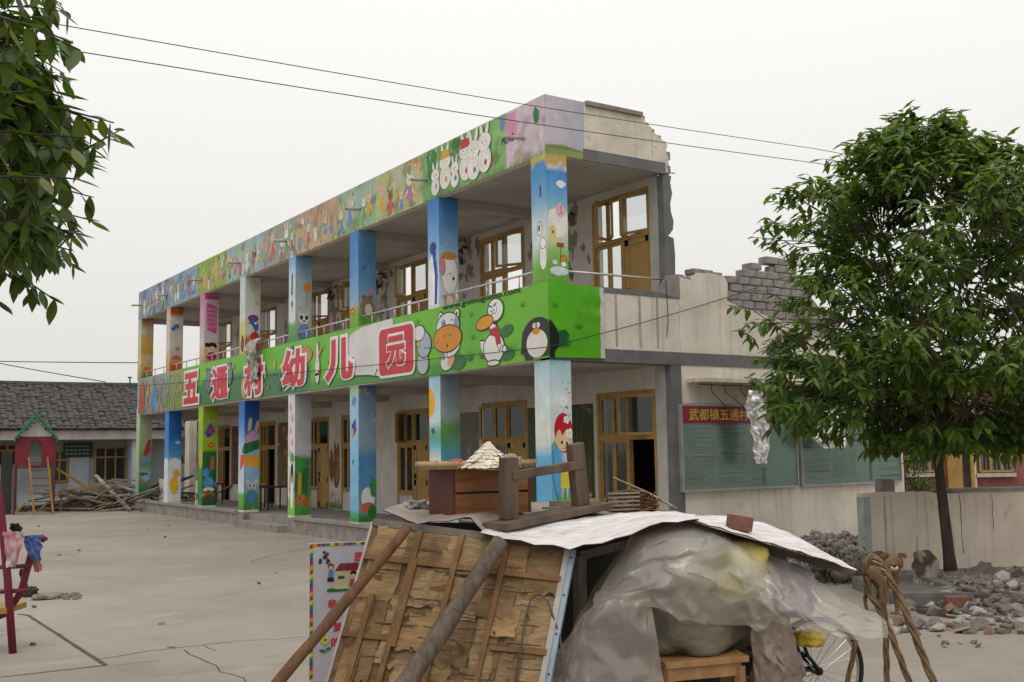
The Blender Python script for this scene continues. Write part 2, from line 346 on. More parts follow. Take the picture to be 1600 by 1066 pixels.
# broken roof end wall over the gable, jagged towards the demolished rooms
prof = [(0, ZB), (.14, ZB), (.9, ZB), (2.43, ZB+.02), (2.40, 6.22), (2.44, 6.34), (2.38, 6.45), (2.42, 6.58), (2.30, 6.65), (2.24, 6.70), (2.12, 6.74), (2.08, 6.82), (1.98, 6.85), (1.95, 6.93), (1.86, 6.97), (0, ZT)]
ew = MB().prism([(x, 0, z) for x, z in prof], (0, .135, 0)).build('roof_end_wall', 'peel', bld)
MB().box(.76, 1.88, -.05, .1, 6.955, 7.02).build('coping', 'concrete', bld)
MB().box(.70, 2.36, -.006, .03, ZB-.01, ZB+.17).build('grey_band', 'greyband', bld)
for k in range(9):
    a = rnd.uniform(.05, .12); x, z = [(2.42, 6.15), (2.40, 6.3), (2.43, 6.42), (2.36, 6.6), (2.26, 6.68), (2.12, 6.76), (2.02, 6.86), (1.93, 6.95), (2.44, 6.2)][k]
    MB().box(x-a, x+a*.6, .02, .14, z-a*.7, z+a*.5).build('brick', 'brick_grey', bld, bevel=.012)
MB().tube([(2.4, .06, 6.13), (2.62, .06, 6.15)], .008, 6).build('reinforcing_bar', 'dark', bld)
MB().tube([(2.3, .06, 6.02), (2.5, .03, 5.93)], .006, 6).build('reinforcing_bar', 'dark', bld)
# upper end parapet (closed wall below the handrail)
MB().box(.14, 2.555, .003, .12, ZF+.002, ZP-.08).build('end_parapet', 'plaster', bld)
MB().box(.125, 2.52, -.008, .13, ZP-.08, ZP).build('parapet_coping', 'greyband', bld)
MB().box(0, 8.0, -.012, .24, Z2, ZF).build('floor_band', 'greyband', bld)
# room end wall with broken top; the plaster has come off the block courses at its upper edge
prof = [(2.56, 0), (8.0, 0), (8.0, 3.019), (2.56, 3.019)]
MB().prism([(x, .0, z) for x, z in prof], (0, .24, 0)).build('end_wall', 'plaster', bld)
prof = [(2.56, ZF+.001), (7.2, ZF+.001), (6.7, 3.5), (6.1, 3.55), (5.3, 3.8), (4.66, 3.89), (4.2, 3.99), (3.95, 4.02), (3.63, 4.12), (3.66, 4.40), (3.58, 4.52), (3.3, 4.55), (2.95, 4.53), (2.90, 4.47), (2.84, 4.40), (2.72, 4.42), (2.56, 4.44)]
MB().prism([(x, .0, z) for x, z in prof], (0, .24, 0)).build('upper_end_wall', 'plaster', bld)
topz = lambda x: 4.46 if x < 3.75 else (4.54 if x < 4.12 else (4.82 if x < 4.7 else (5.02 if x < 5.3 else (4.7 if x < 5.8 else 4.2))))
botz = lambda x: 4.12-(x-3.63)*.22
zz = 3.62; r = 0
while zz < 5.0:
    x = 3.64+(.11 if r % 2 else 0)
    while x < 6.2:
        wd = rnd.uniform(.27, .31)
        xc = x+wd/2
        if zz > botz(xc)-.10 and zz+.06 < topz(xc):
            d = rnd.uniform(-.012, .012)
            edge_ = zz+.2 > topz(xc)
            if not (edge_ and rnd.random() < .28):
                o = MB().box(-wd/2, wd/2-.014, -.1, .1, -.061, .061*(1 if not edge_ else rnd.uniform(.3, 1.1))).build('brick', 'brick_grey', bld, bevel=.012); o.location = (xc, .121+d, zz+.061); o.rotation_euler = (rnd.gauss(0, .012), rnd.gauss(0, .05 if edge_ else .012), rnd.gauss(0, .06 if edge_ else .015))
        x += wd
    zz += .135; r += 1
MB().prism([(3.64, .05, 3.55), (6.15, .05, 3.5), (6.0, .05, 4.1), (5.25, .05, 4.75), (4.75, .05, 4.8), (4.7, .05, 4.6), (4.2, .05, 4.6), (4.15, .05, 4.3), (3.70, .05, 4.3)], (0, .13, 0)).build('mortar', 'concrete', bld)
for x0, x1, z in ((2.9, 3.12, 4.55), (3.12, 3.36, 4.56), (3.36, 3.57, 4.54), (2.56, 2.72, 4.43), (2.72, 2.86, 4.41)):
    MB().box(x0, x1-.01, .01, .22, z-.03, z+rnd.uniform(.03, .06)).build('brick', 'brick_grey', bld, bevel=.015)
# corner column between corridor and rooms
MB().box(XW, 2.56, -.004, .3, .0, Z2-.001).build('room_column', 'greyband', bld)
MB().box(XW-.03, XW-.002, .12, .345, .0, Z2-.004).build('pale_pier', 'pale', bld)
cp = [(XW-.0205, 6.09), (2.50, 6.08), (2.47, 5.95), (2.51, 5.8), (2.46, 5.62), (2.47, 5.49), (2.52, 5.34), (2.50, 5.2), (2.42, 5.11), (2.39, 5.09), (2.51, 5.06), (2.53, 4.8), (2.52, 4.45), (2.57, 4.42), (2.56, ZF), (XW-.02, ZF)]
MB().prism([(x, .02, z) for x, z in cp], (0, .30, 0)).build('broken_column', 'greyband', bld)
MB().box(XW-.05, XW-.022, .16, .345, ZF, ZB-.01).build('pale_pier', 'pale', bld)
MB().prism([(2.14, .01, 4.16), (2.58, .01, 4.08), (2.58, .01, 4.42), (2.5, .01, 4.47), (2.3, .01, 4.44), (2.2, .01, 4.3)], (0, -.02, 0)).build('bare_patch', 'concrete', bld)
# room front wall with door and window units
units = [(.36, 1.90), (4.02, 5.62), (7.80, 9.28), (10.9, 12.3), (13.05, 14.38), (16.75, 18.02), (20.6, 21.8)]
def wall_row(z0, zt, ztop, m, openz):
    ys = [.0]
    for a, b in units: ys += [a, b]
    ys.append(YL); ys[0] = .34
    for i in range(0, len(ys), 2):
        if ys[i+1]-ys[i] > .03: MB().box(XW, XW+.22, ys[i], ys[i+1], z0, ztop).build('room_wall', m, bld)
    for a, b in units: MB().box(XW, XW+.22, a, b, zt, ztop).build('lintel', m, bld)
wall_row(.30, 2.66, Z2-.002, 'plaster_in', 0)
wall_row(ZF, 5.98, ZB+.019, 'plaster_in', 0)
def sash(mb_parent, y0, y1, z0, z1, x, ang=0, hinge=0, t=.045):
    """one glazed light: wooden sash with a pane; ang opens it outwards about its hinge side"""
    wd = y1-y0; hy = y0 if hinge == 0 else y1; sgn = 1 if hinge == 0 else -1
    c, s_ = math.cos(ang), math.sin(ang)
    def T(a, z, dx=0): return (x-a*s_+dx*c, hy+sgn*(a*c)+dx*s_*sgn, z)
    mb = MB()
    def rail(a0, a1, q0, q1):
        vs = [T(a, z, dx) for dx in (-.02, .02) for z in (q0, q1) for a in (a0, a1)]
        mb.add(vs, [(0, 1, 3, 2), (4, 6, 7, 5), (0, 4, 5, 1), (2, 3, 7, 6), (0, 2, 6, 4), (1, 5, 7, 3)])
    rail(0, t, z0, z1); rail(wd-t, wd, z0, z1); rail(t, wd-t, z0, z0+t); rail(t, wd-t, z1-t, z1)
    mb.build('sash', 'frame', mb_parent)
    MB().add([T(t, z0+t), T(wd-t, z0+t), T(wd-t, z1-t), T(t, z1-t)], [(0, 1, 2, 3)]).build('pane', 'glass', mb_parent)
def unit(y0, y1, zb, zm, zt, doorw=.72, door='closed', opens=(), x=XW, low=True):
    """door and window unit: transom lights above, low-y half a door, high-y half two lights on a dado"""
    t = .07; ym = y0+doorw
    f = MB()
    for a in (y0, ym-t/2, y1-t): f.box(x-.01, x+.07, a, a+t, zb, zt)
    f.box(x-.014, x+.074, y0+t, y1-t, zm, zm+t); f.box(x-.012, x+.072, y0+t, y1-t, zt-t, zt-.002)
    sill = zb+.47 if low else zb+.02
    f.box(x-.03, x+.08, ym+t/2, y1-t, sill, sill+.05)
    fr = f.build('window', 'frame', bld)
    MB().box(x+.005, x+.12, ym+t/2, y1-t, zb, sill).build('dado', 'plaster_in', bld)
    tz0, tz1 = zm+t, zt-t
    for k, (a, b) in enumerate(((y0+t, ym-t/2), (ym+t/2, (ym+y1)/2), ((ym+y1)/2, y1-t))):
        sash(fr, a, b, tz0, tz1, x+.03, math.radians(opens[k]) if k < len(opens) else 0, hinge=k % 2)
    a, b = ym+t/2, y1-t; m_ = (a+b)/2
    sash(fr, a, m_, sill+.05, zm, x+.03); sash(fr, m_, b, sill+.05, zm, x+.03, math.radians(opens[3]) if len(opens) > 3 else 0, 1)
    if door:
        wd = ym-t/2-y0-t; ang = math.radians(78) if door == 'open' else 0
        c, s_ = math.cos(ang), math.sin(ang); mb = MB()
        def leaf(a0, a1, q0, q1, d0, d1):
            vs = [(x+.03+a*s_+dx*c, y0+t+a*c-dx*s_, z) for dx in (d0, d1) for z in (q0, q1) for a in (a0, a1)]
            mb.add(vs, [(0, 1, 3, 2), (4, 6, 7, 5), (0, 4, 5, 1), (2, 3, 7, 6), (0, 2, 6, 4), (1, 5, 7, 3)])
        leaf(0, wd, zb+.02, zm, -.015, .015)
        for a0, a1, q0, q1 in ((0, wd, zm-.1, zm), (0, wd, zb+.02, zb+.16), (0, wd, (zb+zm)/2-.1, (zb+zm)/2+.02), (0, .09, zb, zm), (wd-.09, wd, zb, zm)): leaf(a0, a1, q0, q1, -.028, -.0155)
        dr = mb.build('door', 'door', bld)
        MB().box(x-.03, x-.005, y0+t+wd-.09, y0+t+wd-.06, (zb+zm)/2+.05, (zb+zm)/2+.16).build('handle', 'dark', dr)
for i, (a, b) in enumerate(units):
    unit(a, b, .30, 1.86, 2.66, .72, [None, 'closed', 'closed', 'open', 'closed', None, None][i], [(35, 0, 0, 0), (0, 0, 25, 0), (0, 0, 100, 0), (0, 0, 0), (), (), ()][i])
    unit(a, b, ZF, 5.18, 5.98, .72, ['closed', None, 'closed', None, 'closed', None, None][i], [(12, 30, 100, 0), (28, 0, 0, 0), (0, 70, 20), (40, 0, 60), (60, 20, 0), (35, 60), (50,)][i])
# lower rooms behind, their back walls still standing
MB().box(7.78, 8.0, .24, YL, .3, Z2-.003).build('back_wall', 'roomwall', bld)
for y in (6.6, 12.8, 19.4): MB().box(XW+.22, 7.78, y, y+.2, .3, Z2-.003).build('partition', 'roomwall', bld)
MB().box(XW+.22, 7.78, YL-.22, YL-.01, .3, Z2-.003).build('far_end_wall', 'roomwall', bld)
# plinth kerb along the corridor edge, open for a step between two pillars
for y0, y1, zt in ((PA*0-.0+.02, 3*B, .36), (4*B+PA, YL, .36)):
    MB().box(-.04, .12, y0, y1, .0, zt-.06).build('plinth', 'concrete', bld); MB().box(-.08, .13, y0, y1, zt-.06, zt).build('plinth_coping', 'floor', bld)
MB().box(-.25, .118, 3*B+PA+.02, 4*B-.02, .0, .15).build('step', 'concrete', bld)
# handrail above the parapet
for i in range(7):
    y0, y1 = i*B+PA, (i+1)*B; mb = MB()
    MB().tube([(.07, y0, 4.38), (.07, y1, 4.38)], .018, 8).build('handrail', 'steel', bld, smooth=True)
    for k in range(3):
        y = y0+(y1-y0)*(k+.5)/3; MB().tube([(.07, y, ZP), (.07, y, 4.38)], .012, 6).build('rail_post', 'steel', bld, smooth=True)
MB().tube([(.38, .05, 4.36), (2.42, .05, 4.385)], .018, 8).build('handrail', 'steel', bld, smooth=True)
for y, z in ((.57, 6.47), (3.61, 6.49), (6.30, 6.5), (10.13, 6.52), (13.2, 6.5), (16.29, 6.5), (19.52, 6.5), (22.38, 6.54)):
    MB().tube([(.02, y, z), (-.32, y+.02, z-.02)], .032, 8).build('drain_spout', 'pale', bld, smooth=True)
# stained plaster sag and rust rods on the gable end
for x in (1.25, 1.72, 2.08): MB().box(x, x+.035, -.0035, .0, ZF+.05, ZP-.09).build('stain', mat('soot_stain', (.27, .23, .19), (.46, .41, .35), 7, .95, stretch=(1, 1, .3)), bld)
MB().tube([(2.28, -.02, 4.36), (2.29, -.03, 3.9), (2.30, -.02, 3.7), (2.25, -.03, 3.45)], .006, 5).build('loose_cable', 'dark', bld)
# soot and peeled patches on the upper corridor wall, with shreds hanging loose
for y, z in ((2.6, 5.6), (3.4, 5.2), (6.4, 5.45), (6.9, 4.9), (9.9, 5.5), (10.5, 5.0), (12.7, 5.5), (15.6, 5.3), (19.2, 5.3)):
    p = Paint((XW-.003, y, z), (0, -1, 0), (0, 0, 1), (-1, 0, 0), .0003)
    for k in range(16): p.blob(rnd.gauss(0, .26), rnd.gauss(0, .42), rnd.uniform(.03, .11), rnd.choice(['7a746a', '8a847a', '6a645a', '938c80', '827b70']), k+y, rnd.uniform(.7, 2.6), 20, 1.5)
    tag(p.done('peeled_patch', 'mural', bld), kind='stuff')
mat('sooty_debris', (.12, .10, .085), (.05, .045, .04), 9, .95)
for y, z in ((6.3, 5.85), (9.9, 5.8), (12.6, 5.85)):
    mb = MB()
    for k in range(14):
        p = Vector((XW-.06+rnd.uniform(-.1, .02), y+rnd.gauss(0, .16), z+rnd.gauss(0, .09))); q = p+Vector((rnd.uniform(-.12, .03), rnd.gauss(0, .12), rnd.gauss(-.08, .06))); mb.bar(p, q, rnd.uniform(.03, .1), rnd.uniform(.01, .02))
    tag(mb.build('hanging_shreds', 'sooty_debris', bld), kind='stuff')
# ================================================================ pillars and their murals
def pillar(i, z0, z1):
    y = i*B; o = MB().box(0, PB, y, y+PA, z0, z1).build('pillar', 'plaster', bld); f, s = front(y+PA, z0), side(y, z0); f.clip = (0, PA, 0, z1-z0); s.clip = (0, PB, 0, z1-z0); return o, f, s, z1-z0
def eyes(p, u, v, d, r):
    for s in (-1, 1): p.ell(u+s*d, v, r, r*1.2, '1a1412', n=10)
def grass(p, u0, u1, v, h, c, n=9):
    for k in range(n): p.tuft(u0+(u1-u0)*(k+.5)/n, v, h*rnd.uniform(.7, 1.2), c); p.k -= .8
W, S = PA, PB
# ---- upper row (ZP .. ZB)
U0 = ZP-.02
for i in range(8):
    o, f, s, h = pillar(i, U0, ZB)
    if i == 0:
        f.stops(0, W, 0, h, [(0, '6cae3c'), (.14, '78b84a'), (.30, 'dfe6e0'), (.5, 'cfe0ea'), (.66, '7fb2dd'), (.93, '3f8fd2'), (.935, 'c9a95a'), (1, 'b7c46c')], .02)
        s.stops(0, S, 0, h, [(0, '6cae3c'), (.16, '74b648'), (.24, '8fc765'), (.40, 'dfe3dd'), (.56, '9ccfc4'), (.66, '6fb0dc'), (.88, '2f86cf'), (.9, 'e4ddd2'), (.925, 'd9d2c8'), (.93, 'c6a656'), (1, 'bfa24e')], .015)
        s.blob(.2, .95, .2, 'eceae2', 1, 1.15); s.blob(.25, 1.12, .1, 'e6b9c6', 2); s.line([(.22, 1.05), (.28, 1.1), (.24, 1.16), (.29, 1.2)], .012, '9c3b55')
        s.pg([(.05, .62), (.16, .62), (.16, .82), (.13, .88), (.08, .88), (.05, .82)], 'e3cf77').pg([(.085, .78), (.105, .75), (.125, .78), (.115, .8), (.095, .8)], '4a1d1d')
        s.blob(.27, 1.52, .08, 'f4f2ee', 4, .7); s.pg([(.17, .56), (.3, .56), (.3, .63), (.17, .63)], 'b8323c').line([(.235, .4), (.235, .58)], .012, '6b4a3a')
        s.ell(.29, .38, .055, .06, 'd98a34', line=.008); s.ell(.29, .31, .05, .04, 'f2f2f0', line=.006); s.ell(.13, .33, .05, .04, 'dfe9ee', line=.006)
        f.ell(.28, .42, .09, .2, 'f6f5f2', line=.01).ell(.28, .62, .075, .08, 'f6f5f2', line=.01); f.ell(.2, .85, .06, .1, 'f0efe9', line=.01); f.ell(.19, .86, .03, .05, '3f6fb0')
        f.line([(.22, 1.32), (.24, 1.5), (.26, 1.32)], .02, '2a4a8c'); s.ell(.2, .2, .17, .07, 'dadfe4')
        s.tuft(.1, .13, .05, '2f8a3a').tuft(.25, .13, .05, '2f8a3a')
    elif i == 1:
        f.stops(0, W, 0, h, [(0, 'e8edf2'), (.3, 'c6dcef'), (.7, '6fa5dc'), (1, '3d7fc6')]); s.stops(0, S, 0, h, [(0, 'd6dfe8'), (.4, 'aecbe6'), (.75, '5b93cf'), (1, '3f7cbd')])
        f.pg([(.1, .1), (.3, .1), (.34, .6), (.26, 1.15), (.12, 1.1), (.05, .6)], '2f4fa8').pg([(.05, .1), (.22, .1), (.24, .6), (.15, 1.0), (.04, .9), (0, .5)], 'f2f4f5')
        f.ell(.18, 1.1, .12, .1, '2a489c'); s.ell(.2, .62, .16, .34, 'efece8', line=.008); s.ell(.2, .94, .16, .07, 'c98a3a'); s.ell(.06, .75, .06, .16, 'd58aa4', line=.006)
        s.ell(.28, .55, .025, .035, '8e2440'); s.ell(.21, .63, .02, .012, '4a3b3b'); s.pg([(.1, .0), (.3, .0), (.3, .28), (.1, .28)], 'd8a24c'); s.ell(.2, .13, .07, .12, 'e9e4da')
    elif i == 2:
        f.stops(0, W, 0, h, [(0, '6fae42'), (.2, '8cbc46'), (.24, '8fb8dc'), (.6, '5d9bd6'), (1, '3f86cc')]); s.stops(0, S, 0, h, [(0, '5f9a38'), (.14, '6fa940'), (.2, '93a9b5'), (.5, '5a90c4'), (.8, '4c83ba'), (1, '6b97c0')])
        s.blob(.2, .42, .16, '8a7358', 3, 1.3); s.ell(.22, .38, .08, .12, 'd8d3c8'); s.ell(.12, .62, .05, .05, '7b6449'); s.ell(.27, .63, .05, .05, '7b6449'); s.flower(.28, .78, .04, 'd2577c'); f.flower(.12, .36, .09, 'd2553a'); f.flower(.25, .5, .06, 'e08a3a'); s.pg([(.08, 1.2), (.14, 1.28), (.12, 1.17)], '37527a')
    elif i == 3:
        f.stops(0, W, 0, h, [(0, '4f9a58'), (.22, '6cae6c'), (.25, 'dfe7ea'), (.8, 'c7dbe8'), (1, '7fb0de')]); s.stops(0, S, 0, h, [(0, '8fae94'), (.2, 'aebcb6'), (.4, 'c6c9c8'), (.7, 'a9c2d6'), (1, '6da0d2')])
        s.ell(.2, .56, .14, .13, 'e6e4df', line=.006).ell(.14, .58, .035, .05, '1c1a1a').ell(.26, .58, .035, .05, '1c1a1a').ell(.2, .5, .025, .02, '1c1a1a').ell(.2, .25, .13, .17, '6f9ccc', line=.006).ell(.1, .68, .05, .05, 'dfd8cf').ell(.3, .68, .05, .05, 'dfd8cf')
        s.ell(.27, 1.25, .09, .13, 'de8f4a'); s.line([(.27, 1.1), (.25, .8)], .012, '5f7f4a'); f.pg([(.14, 1.1), (.22, 1.1), (.24, 1.6), (.16, 1.55)], '3b3b44'); f.ell(.2, .85, .05, .12, '3b3b44'); f.ell(.2, .8, .03, .06, 'e6e6e6')
    elif i == 4:
        f.stops(0, W, 0, h, [(0, 'd8c45a'), (.35, 'e0cf78'), (.5, 'dfe2dc'), (1, 'c4d6e4')]); s.stops(0, S, 0, h, [(0, '8d4a5e'), (.2, 'a05a6a'), (.25, 'cfcfc6'), (.6, 'd8dbd3'), (1, 'c5d2c8')])
        for k in range(8): t = k*math.pi/4; s.pg([(.24, 1.72), (.24+.11*math.cos(t-.2), 1.72+.11*math.sin(t-.2)), (.24+.15*math.cos(t), 1.72+.15*math.sin(t))], 'c23848'); s.k -= .6
        s.ell(.2, .92, .14, .09, '7a3f8c').ell(.2, .72, .14, .16, '3a63b4').ell(.15, .62, .08, .18, 'e2dcc8', 20).ell(.24, .44, .12, .15, 'c2352f').ell(.12, .32, .08, .12, 'd98a3a').ell(.26, .8, .03, .03, 'f2f0e8'); s.blob(.3, 1.3, .05, 'e2b23c', 3); f.blob(.2, .3, .12, '7a2a56', 5, 1.6)
    elif i == 5:
        f.stops(0, W, 0, h, [(0, 'c99a72'), (.2, 'd8b48c'), (.3, 'd6cfd4'), (.6, 'd6a9bd'), (1, 'cf7fa4')]); s.stops(0, S, 0, h, [(0, 'cfae8c'), (.25, 'd0b49a'), (.32, 'c9c6c9'), (.55, 'd0c0cb'), (.9, 'd6bfcb'), (.93, 'c4386a'), (1, 'cf8fae')])
        s.pg([(.06, .95), (.34, .85), (.34, 1.6), (.06, 1.7)], 'c85a8e')
        for k in range(5):
            for j in range(4): s.ell(.1+j*.065, 1.05+k*.12, .016, .03, 'e6a8c2', n=8); s.k -= .9
        s.ell(.22, .52, .13, .1, '17120f').ell(.08, .55, .06, .06, '17120f').ell(.21, .42, .11, .09, 'e8c9a8').ell(.21, .24, .13, .12, 'b4243a').ell(.17, .43, .012, .02, '17120f').ell(.25, .43, .012, .02, '17120f')
    elif i == 6:
        f.stops(0, W, 0, h, [(0, 'd0945a'), (.25, 'd8b48c'), (.4, 'd9d2cc'), (.9, 'd6c3b2'), (1, 'd88f52')]); s.stops(0, S, 0, h, [(0, 'b8562f'), (.12, 'c96a38'), (.2, 'd9a878'), (.3, 'cfb7ad'), (.42, 'cfcbc9'), (.85, 'd2cdc8'), (.9, 'b8622f'), (1, 'b05a2c')])
        s.pg([(.02, .4), (.38, .4), (.25, .52), (.18, .56), (.1, .5)], 'c4684a'); s.flower(.22, .72, .06, 'c05a4a'); s.ell(.17, 1.38, .1, .07, '2f6fae', 25).ell(.08, 1.3, .07, .04, '2f6fae', -30).ell(.2, 1.52, .05, .04, 'e8e2d2')
    else:
        f.stops(0, W, 0, h, [(0, '8fa860'), (.3, 'd8cf7a'), (.5, 'c9d0a0'), (.8, 'b9cbb0'), (1, '9fb8c0')]); s.stops(0, S, 0, h, [(0, '4f7a3c'), (.06, '6a8a48'), (.12, 'cfa45a'), (.4, 'cdb9a0'), (.45, 'c9983a'), (.65, 'd0a95c'), (.8, 'cfc6b6'), (1, 'a86a3c')], .08)
        s.blob(.2, .3, .13, 'c07a34', 8, .9)
    f.done('mural', 'mural', o); s.done('mural', 'mural', o)
# ---- lower row (0 .. Z2), paint starts above the plinth
for i in range(8):
    o, f, s, h = pillar(i, 0, Z2); b0 = .38
    hh = h
    if i == 0:
        f.stops(0, W, b0, hh, [(0, '58a8d8'), (.48, '6cb2de'), (.51, 'cfe0dc'), (.6, 'e2e6d8'), (.8, 'd3e4e8'), (1, 'b9d6e2')]); s.stops(0, S, b0, hh, [(0, '4f9a4a'), (.22, '5fae58'), (.30, '59a9d8'), (.50, '6ab4de'), (.53, 'dfe6e6'), (.8, 'd8e4e8'), (1, 'a9cfe0')])
        s.o.z += .5; s.pg([(0, b0-.4), (.22, b0-.4), (.17, .62), (.12, 1.1), (.1, 1.3), (0, 1.3)], '5aaadb').pg([(0, 1.28), (.1, 1.4), (.2, 1.46), (.25, 1.28)], '6fae4c').line([(.03, 1.2), (.02, .8), (.1, .5), (.2, .42)], .012, '1d3a5c')
        s.ell(.31, 1.12, .07, .3, 'b81f30', 8).ell(.22, 1.5, .165, .25, 'c8182c').ell(.21, 1.36, .135, .17, 'ecc8a0', line=.006).ell(.09, 1.34, .03, .045, 'ecc8a0').pg([(.07, 1.42), (.09, 1.58), (.2, 1.68), (.33, 1.6), (.36, 1.42), (.27, 1.5), (.2, 1.42), (.14, 1.53)], 'c8182c')
        s.ell(.19, 1.32, .018, .028, '3a1512').ell(.28, 1.30, .018, .028, '3a1512').line([(.2, 1.24), (.235, 1.225), (.27, 1.24)], .008, '8e3b32').flower(.33, 1.45, .075, 'f6f4f0')
        s.ell(.25, 1.1, .07, .07, 'cfc2de').ell(.24, .9, .09, .13, '5a2f7c').pg([(.16, .88), (.3, .9), (.31, .66), (.15, .66)], 'f0d23a').line([(.19, .66), (.18, .46)], .03, 'f0cfa8').line([(.27, .66), (.27, .46)], .03, 'f0cfa8')
        grass(s, .2, .38, b0+.03, .22, '4fa83c', 5); s.o.z -= .5
        for k in range(14): s.ell(rnd.uniform(.15, .36), rnd.uniform(2.2, 2.7), .012, .012, rnd.choice(['8a96a4', '5a6472', 'f4f4f4']), n=6); s.k -= .8
        s.flower(.22, 2.42, .09, 'eceff2', 'dfe6ea').flower(.28, 2.15, .06, 'eceff2', 'dfe6ea')
    elif i == 1:
        f.stops(0, W, b0, hh, [(0, 'e6e9ea'), (.45, 'e2e7e8'), (.55, '6cb8c4'), (.62, '5aa87c'), (.7, 'cfe4ea'), (1, 'a8cfe6')]); s.stops(0, S, b0, hh, [(0, '2f86b8'), (.35, '3f93c0'), (.5, '5aa9c4'), (.6, '5d9f6a'), (.68, '6f9f52'), (.72, '9fb2b8'), (.85, '98a6ae'), (1, '7d98b4')], .04)
        f.ell(.0, 2.55, .2, .26, 'f2b51e', a0=-90, a1=90); s.blob(.08, .95, .24, 'e6e8e8', 2, 1.5); s.blob(.12, .55, .2, 'dfe4e6', 5, 1.2); f.pg([(.05, 2.1), (.16, 2.12), (.2, 2.04), (.12, 2.0)], '2f55a4')
    elif i == 2:
        f.stops(0, W, b0, hh, [(0, '57a04c'), (.08, '7fb8d8'), (.4, '84bfe6'), (.9, 'a8d4ee'), (1, '8cc070')]); s.stops(0, S, b0, hh, [(0, '4f8a4a'), (.08, '7f9a9a'), (.3, '4f8cc0'), (.48, '4a86bc'), (.55, '8fa6b4'), (.9, '7f9cb6'), (1, '4f80b0')])
        s.ell(.2, .85, .15, .2, 'dfe6e6', line=.006).ell(.2, .66, .16, .1, 'c8674a').line([(.13, .88), (.17, .86)], .008, '5a6a72').line([(.24, .87), (.28, .89)], .008, '5a6a72'); s.blob(.32, 1.05, .09, '2f8a4a', 2, 2.0); s.blob(.3, .55, .1, '2a7a3c', 4, 1.6); grass(s, 0, .38, b0+.02, .2, '2f8038', 6); grass(f, 0, .38, b0+.02, .28, '3f9a44', 6)
        f.blob(.2, 2.72, .1, '5a94cc', 4); f.pg([(.08, 2.25), (.26, 2.4), (.3, 2.15), (.14, 2.0)], '4a46a0').ell(.12, 2.12, .06, .08, 'e0a03a'); f.pg([(.1, 1.55), (.2, 1.6), (.14, 1.45)], '2f6a4c'); s.blob(.25, 1.35, .08, '4f9ab0', 3, .6)
    elif i == 3:
        f.stops(0, W, b0, hh, [(0, '7fbf4a'), (.13, '86c250'), (.15, 'e2e0e0'), (.5, 'e8e4e6'), (1, 'e4dfe4')]); s.stops(0, S, b0, hh, [(0, '4f8f3c'), (.1, '5a9a44'), (.2, '2f7038'), (.45, '2c7a38'), (.5, 'bdbfc0'), (.8, 'b7babd'), (1, 'a9aeb4')])
        for k in range(5): f.blob(.15+.1*(k % 2), 2.75-k*.26, .09, 'dcb0cc', k); s.blob(.02+.09*k, 1.55-.07*k, .12, '3f9040', k+3)
        f.blob(.25, 1.62, .12, '52a84a', 3); s.blob(.1, 1.45, .16, '3f9444', 9); s.blob(.28, 1.2, .15, '2a6e36', 7, 1.4)
        f.ell(.24, 1.05, .15, .52, '16161c').ell(.24, 1.2, .13, .36, 'f0efea').ell(.24, 1.22, .09, .3, '1c1c26').pg([(.19, 1.06), (.29, 1.06), (.24, 1.3)], 'e6e4dc').ell(.24, 1.13, .03, .03, 'e0a03a').ell(.24, .8, .1, .28, 'f0efea')
        s.pg([(.06, .7), (.14, .7), (.16, 1.3), (.08, 1.3)], 'c99a2e').blob(.15, .72, .12, 'b87a34', 4).blob(.28, .66, .1, 'a8682c', 6); s.ell(.12, .75, .02, .02, '1c1410', n=8)
    elif i == 4:
        f.stops(0, W, b0, hh, [(0, '4f9a3a'), (.14, '6cb048'), (.17, 'd6e2ea'), (.4, 'bcd6ea'), (.6, 'a9c8e6'), (.85, '3f7fd0'), (1, '2f6cc4')]); s.stops(0, S, b0, hh, [(0, '3f8a34'), (.12, '4f9a40'), (.18, '88b0cf'), (.45, '9cc0da'), (.62, '7fa8cc'), (.8, '1f58a8'), (1, '1a4f9e')])
        s.pg([(0, 1.95), (.38, 2.05), (.38, 2.22), (.2, 2.3), (0, 2.12)], 'c79abf').ell(.14, 2.45, .05, .17, 'd6b08c', -8).ell(.32, 2.4, .045, .15, 'd6b08c', -10)
        s.pg([(0, 1.72), (.38, 1.86), (.38, 2.08), (0, 1.98)], '1f6a34').pg([(0, 1.45), (.38, 1.4), (.38, 1.72), (0, 1.68)], 'e2a92c'); f.pg([(.1, 1.3), (.39, 1.5), (.39, 1.72), (.15, 1.72)], 'd8503a'); f.pg([(.2, 1.75), (.39, 1.75), (.39, 1.98), (.3, 1.9)], '2a7a3c')
        s.ell(.2, .95, .12, .1, 'c2c8cf', line=.005).ell(.09, 1.06, .06, .07, 'c2c8cf', line=.005).ell(.31, 1.06, .06, .07, 'c2c8cf', line=.005).ell(.15, .96, .02, .03, '151515').ell(.25, .96, .02, .03, '151515').ell(.2, .88, .02, .015, '7a2a3a').ell(.2, .68, .12, .17, '4f86bf', line=.005)
    elif i == 5:
        f.stops(0, W, b0, hh, [(0, '2f7a38'), (.4, '4f9440'), (.55, '8fb83a'), (1, 'a8c83c')]); s.stops(0, S, b0, hh, [(0, '145a30'), (.2, '2a5a30'), (.3, '1f6434'), (.54, '246a36'), (.55, 'a2b81c'), (1, '8fae22')])
        s.pg([(.03, 2.3), (.2, 2.6), (.34, 2.35), (.2, 2.2)], '4a5ab0').ell(.2, 2.38, .08, .1, 'a03f8c').ell(.15, 2.25, .06, .06, '2f3f8c').flower(.22, 1.98, .08, 'c2452c').pg([(.2, 1.3), (.32, 1.35), (.3, 1.7), (.22, 1.65)], 'b8662f')
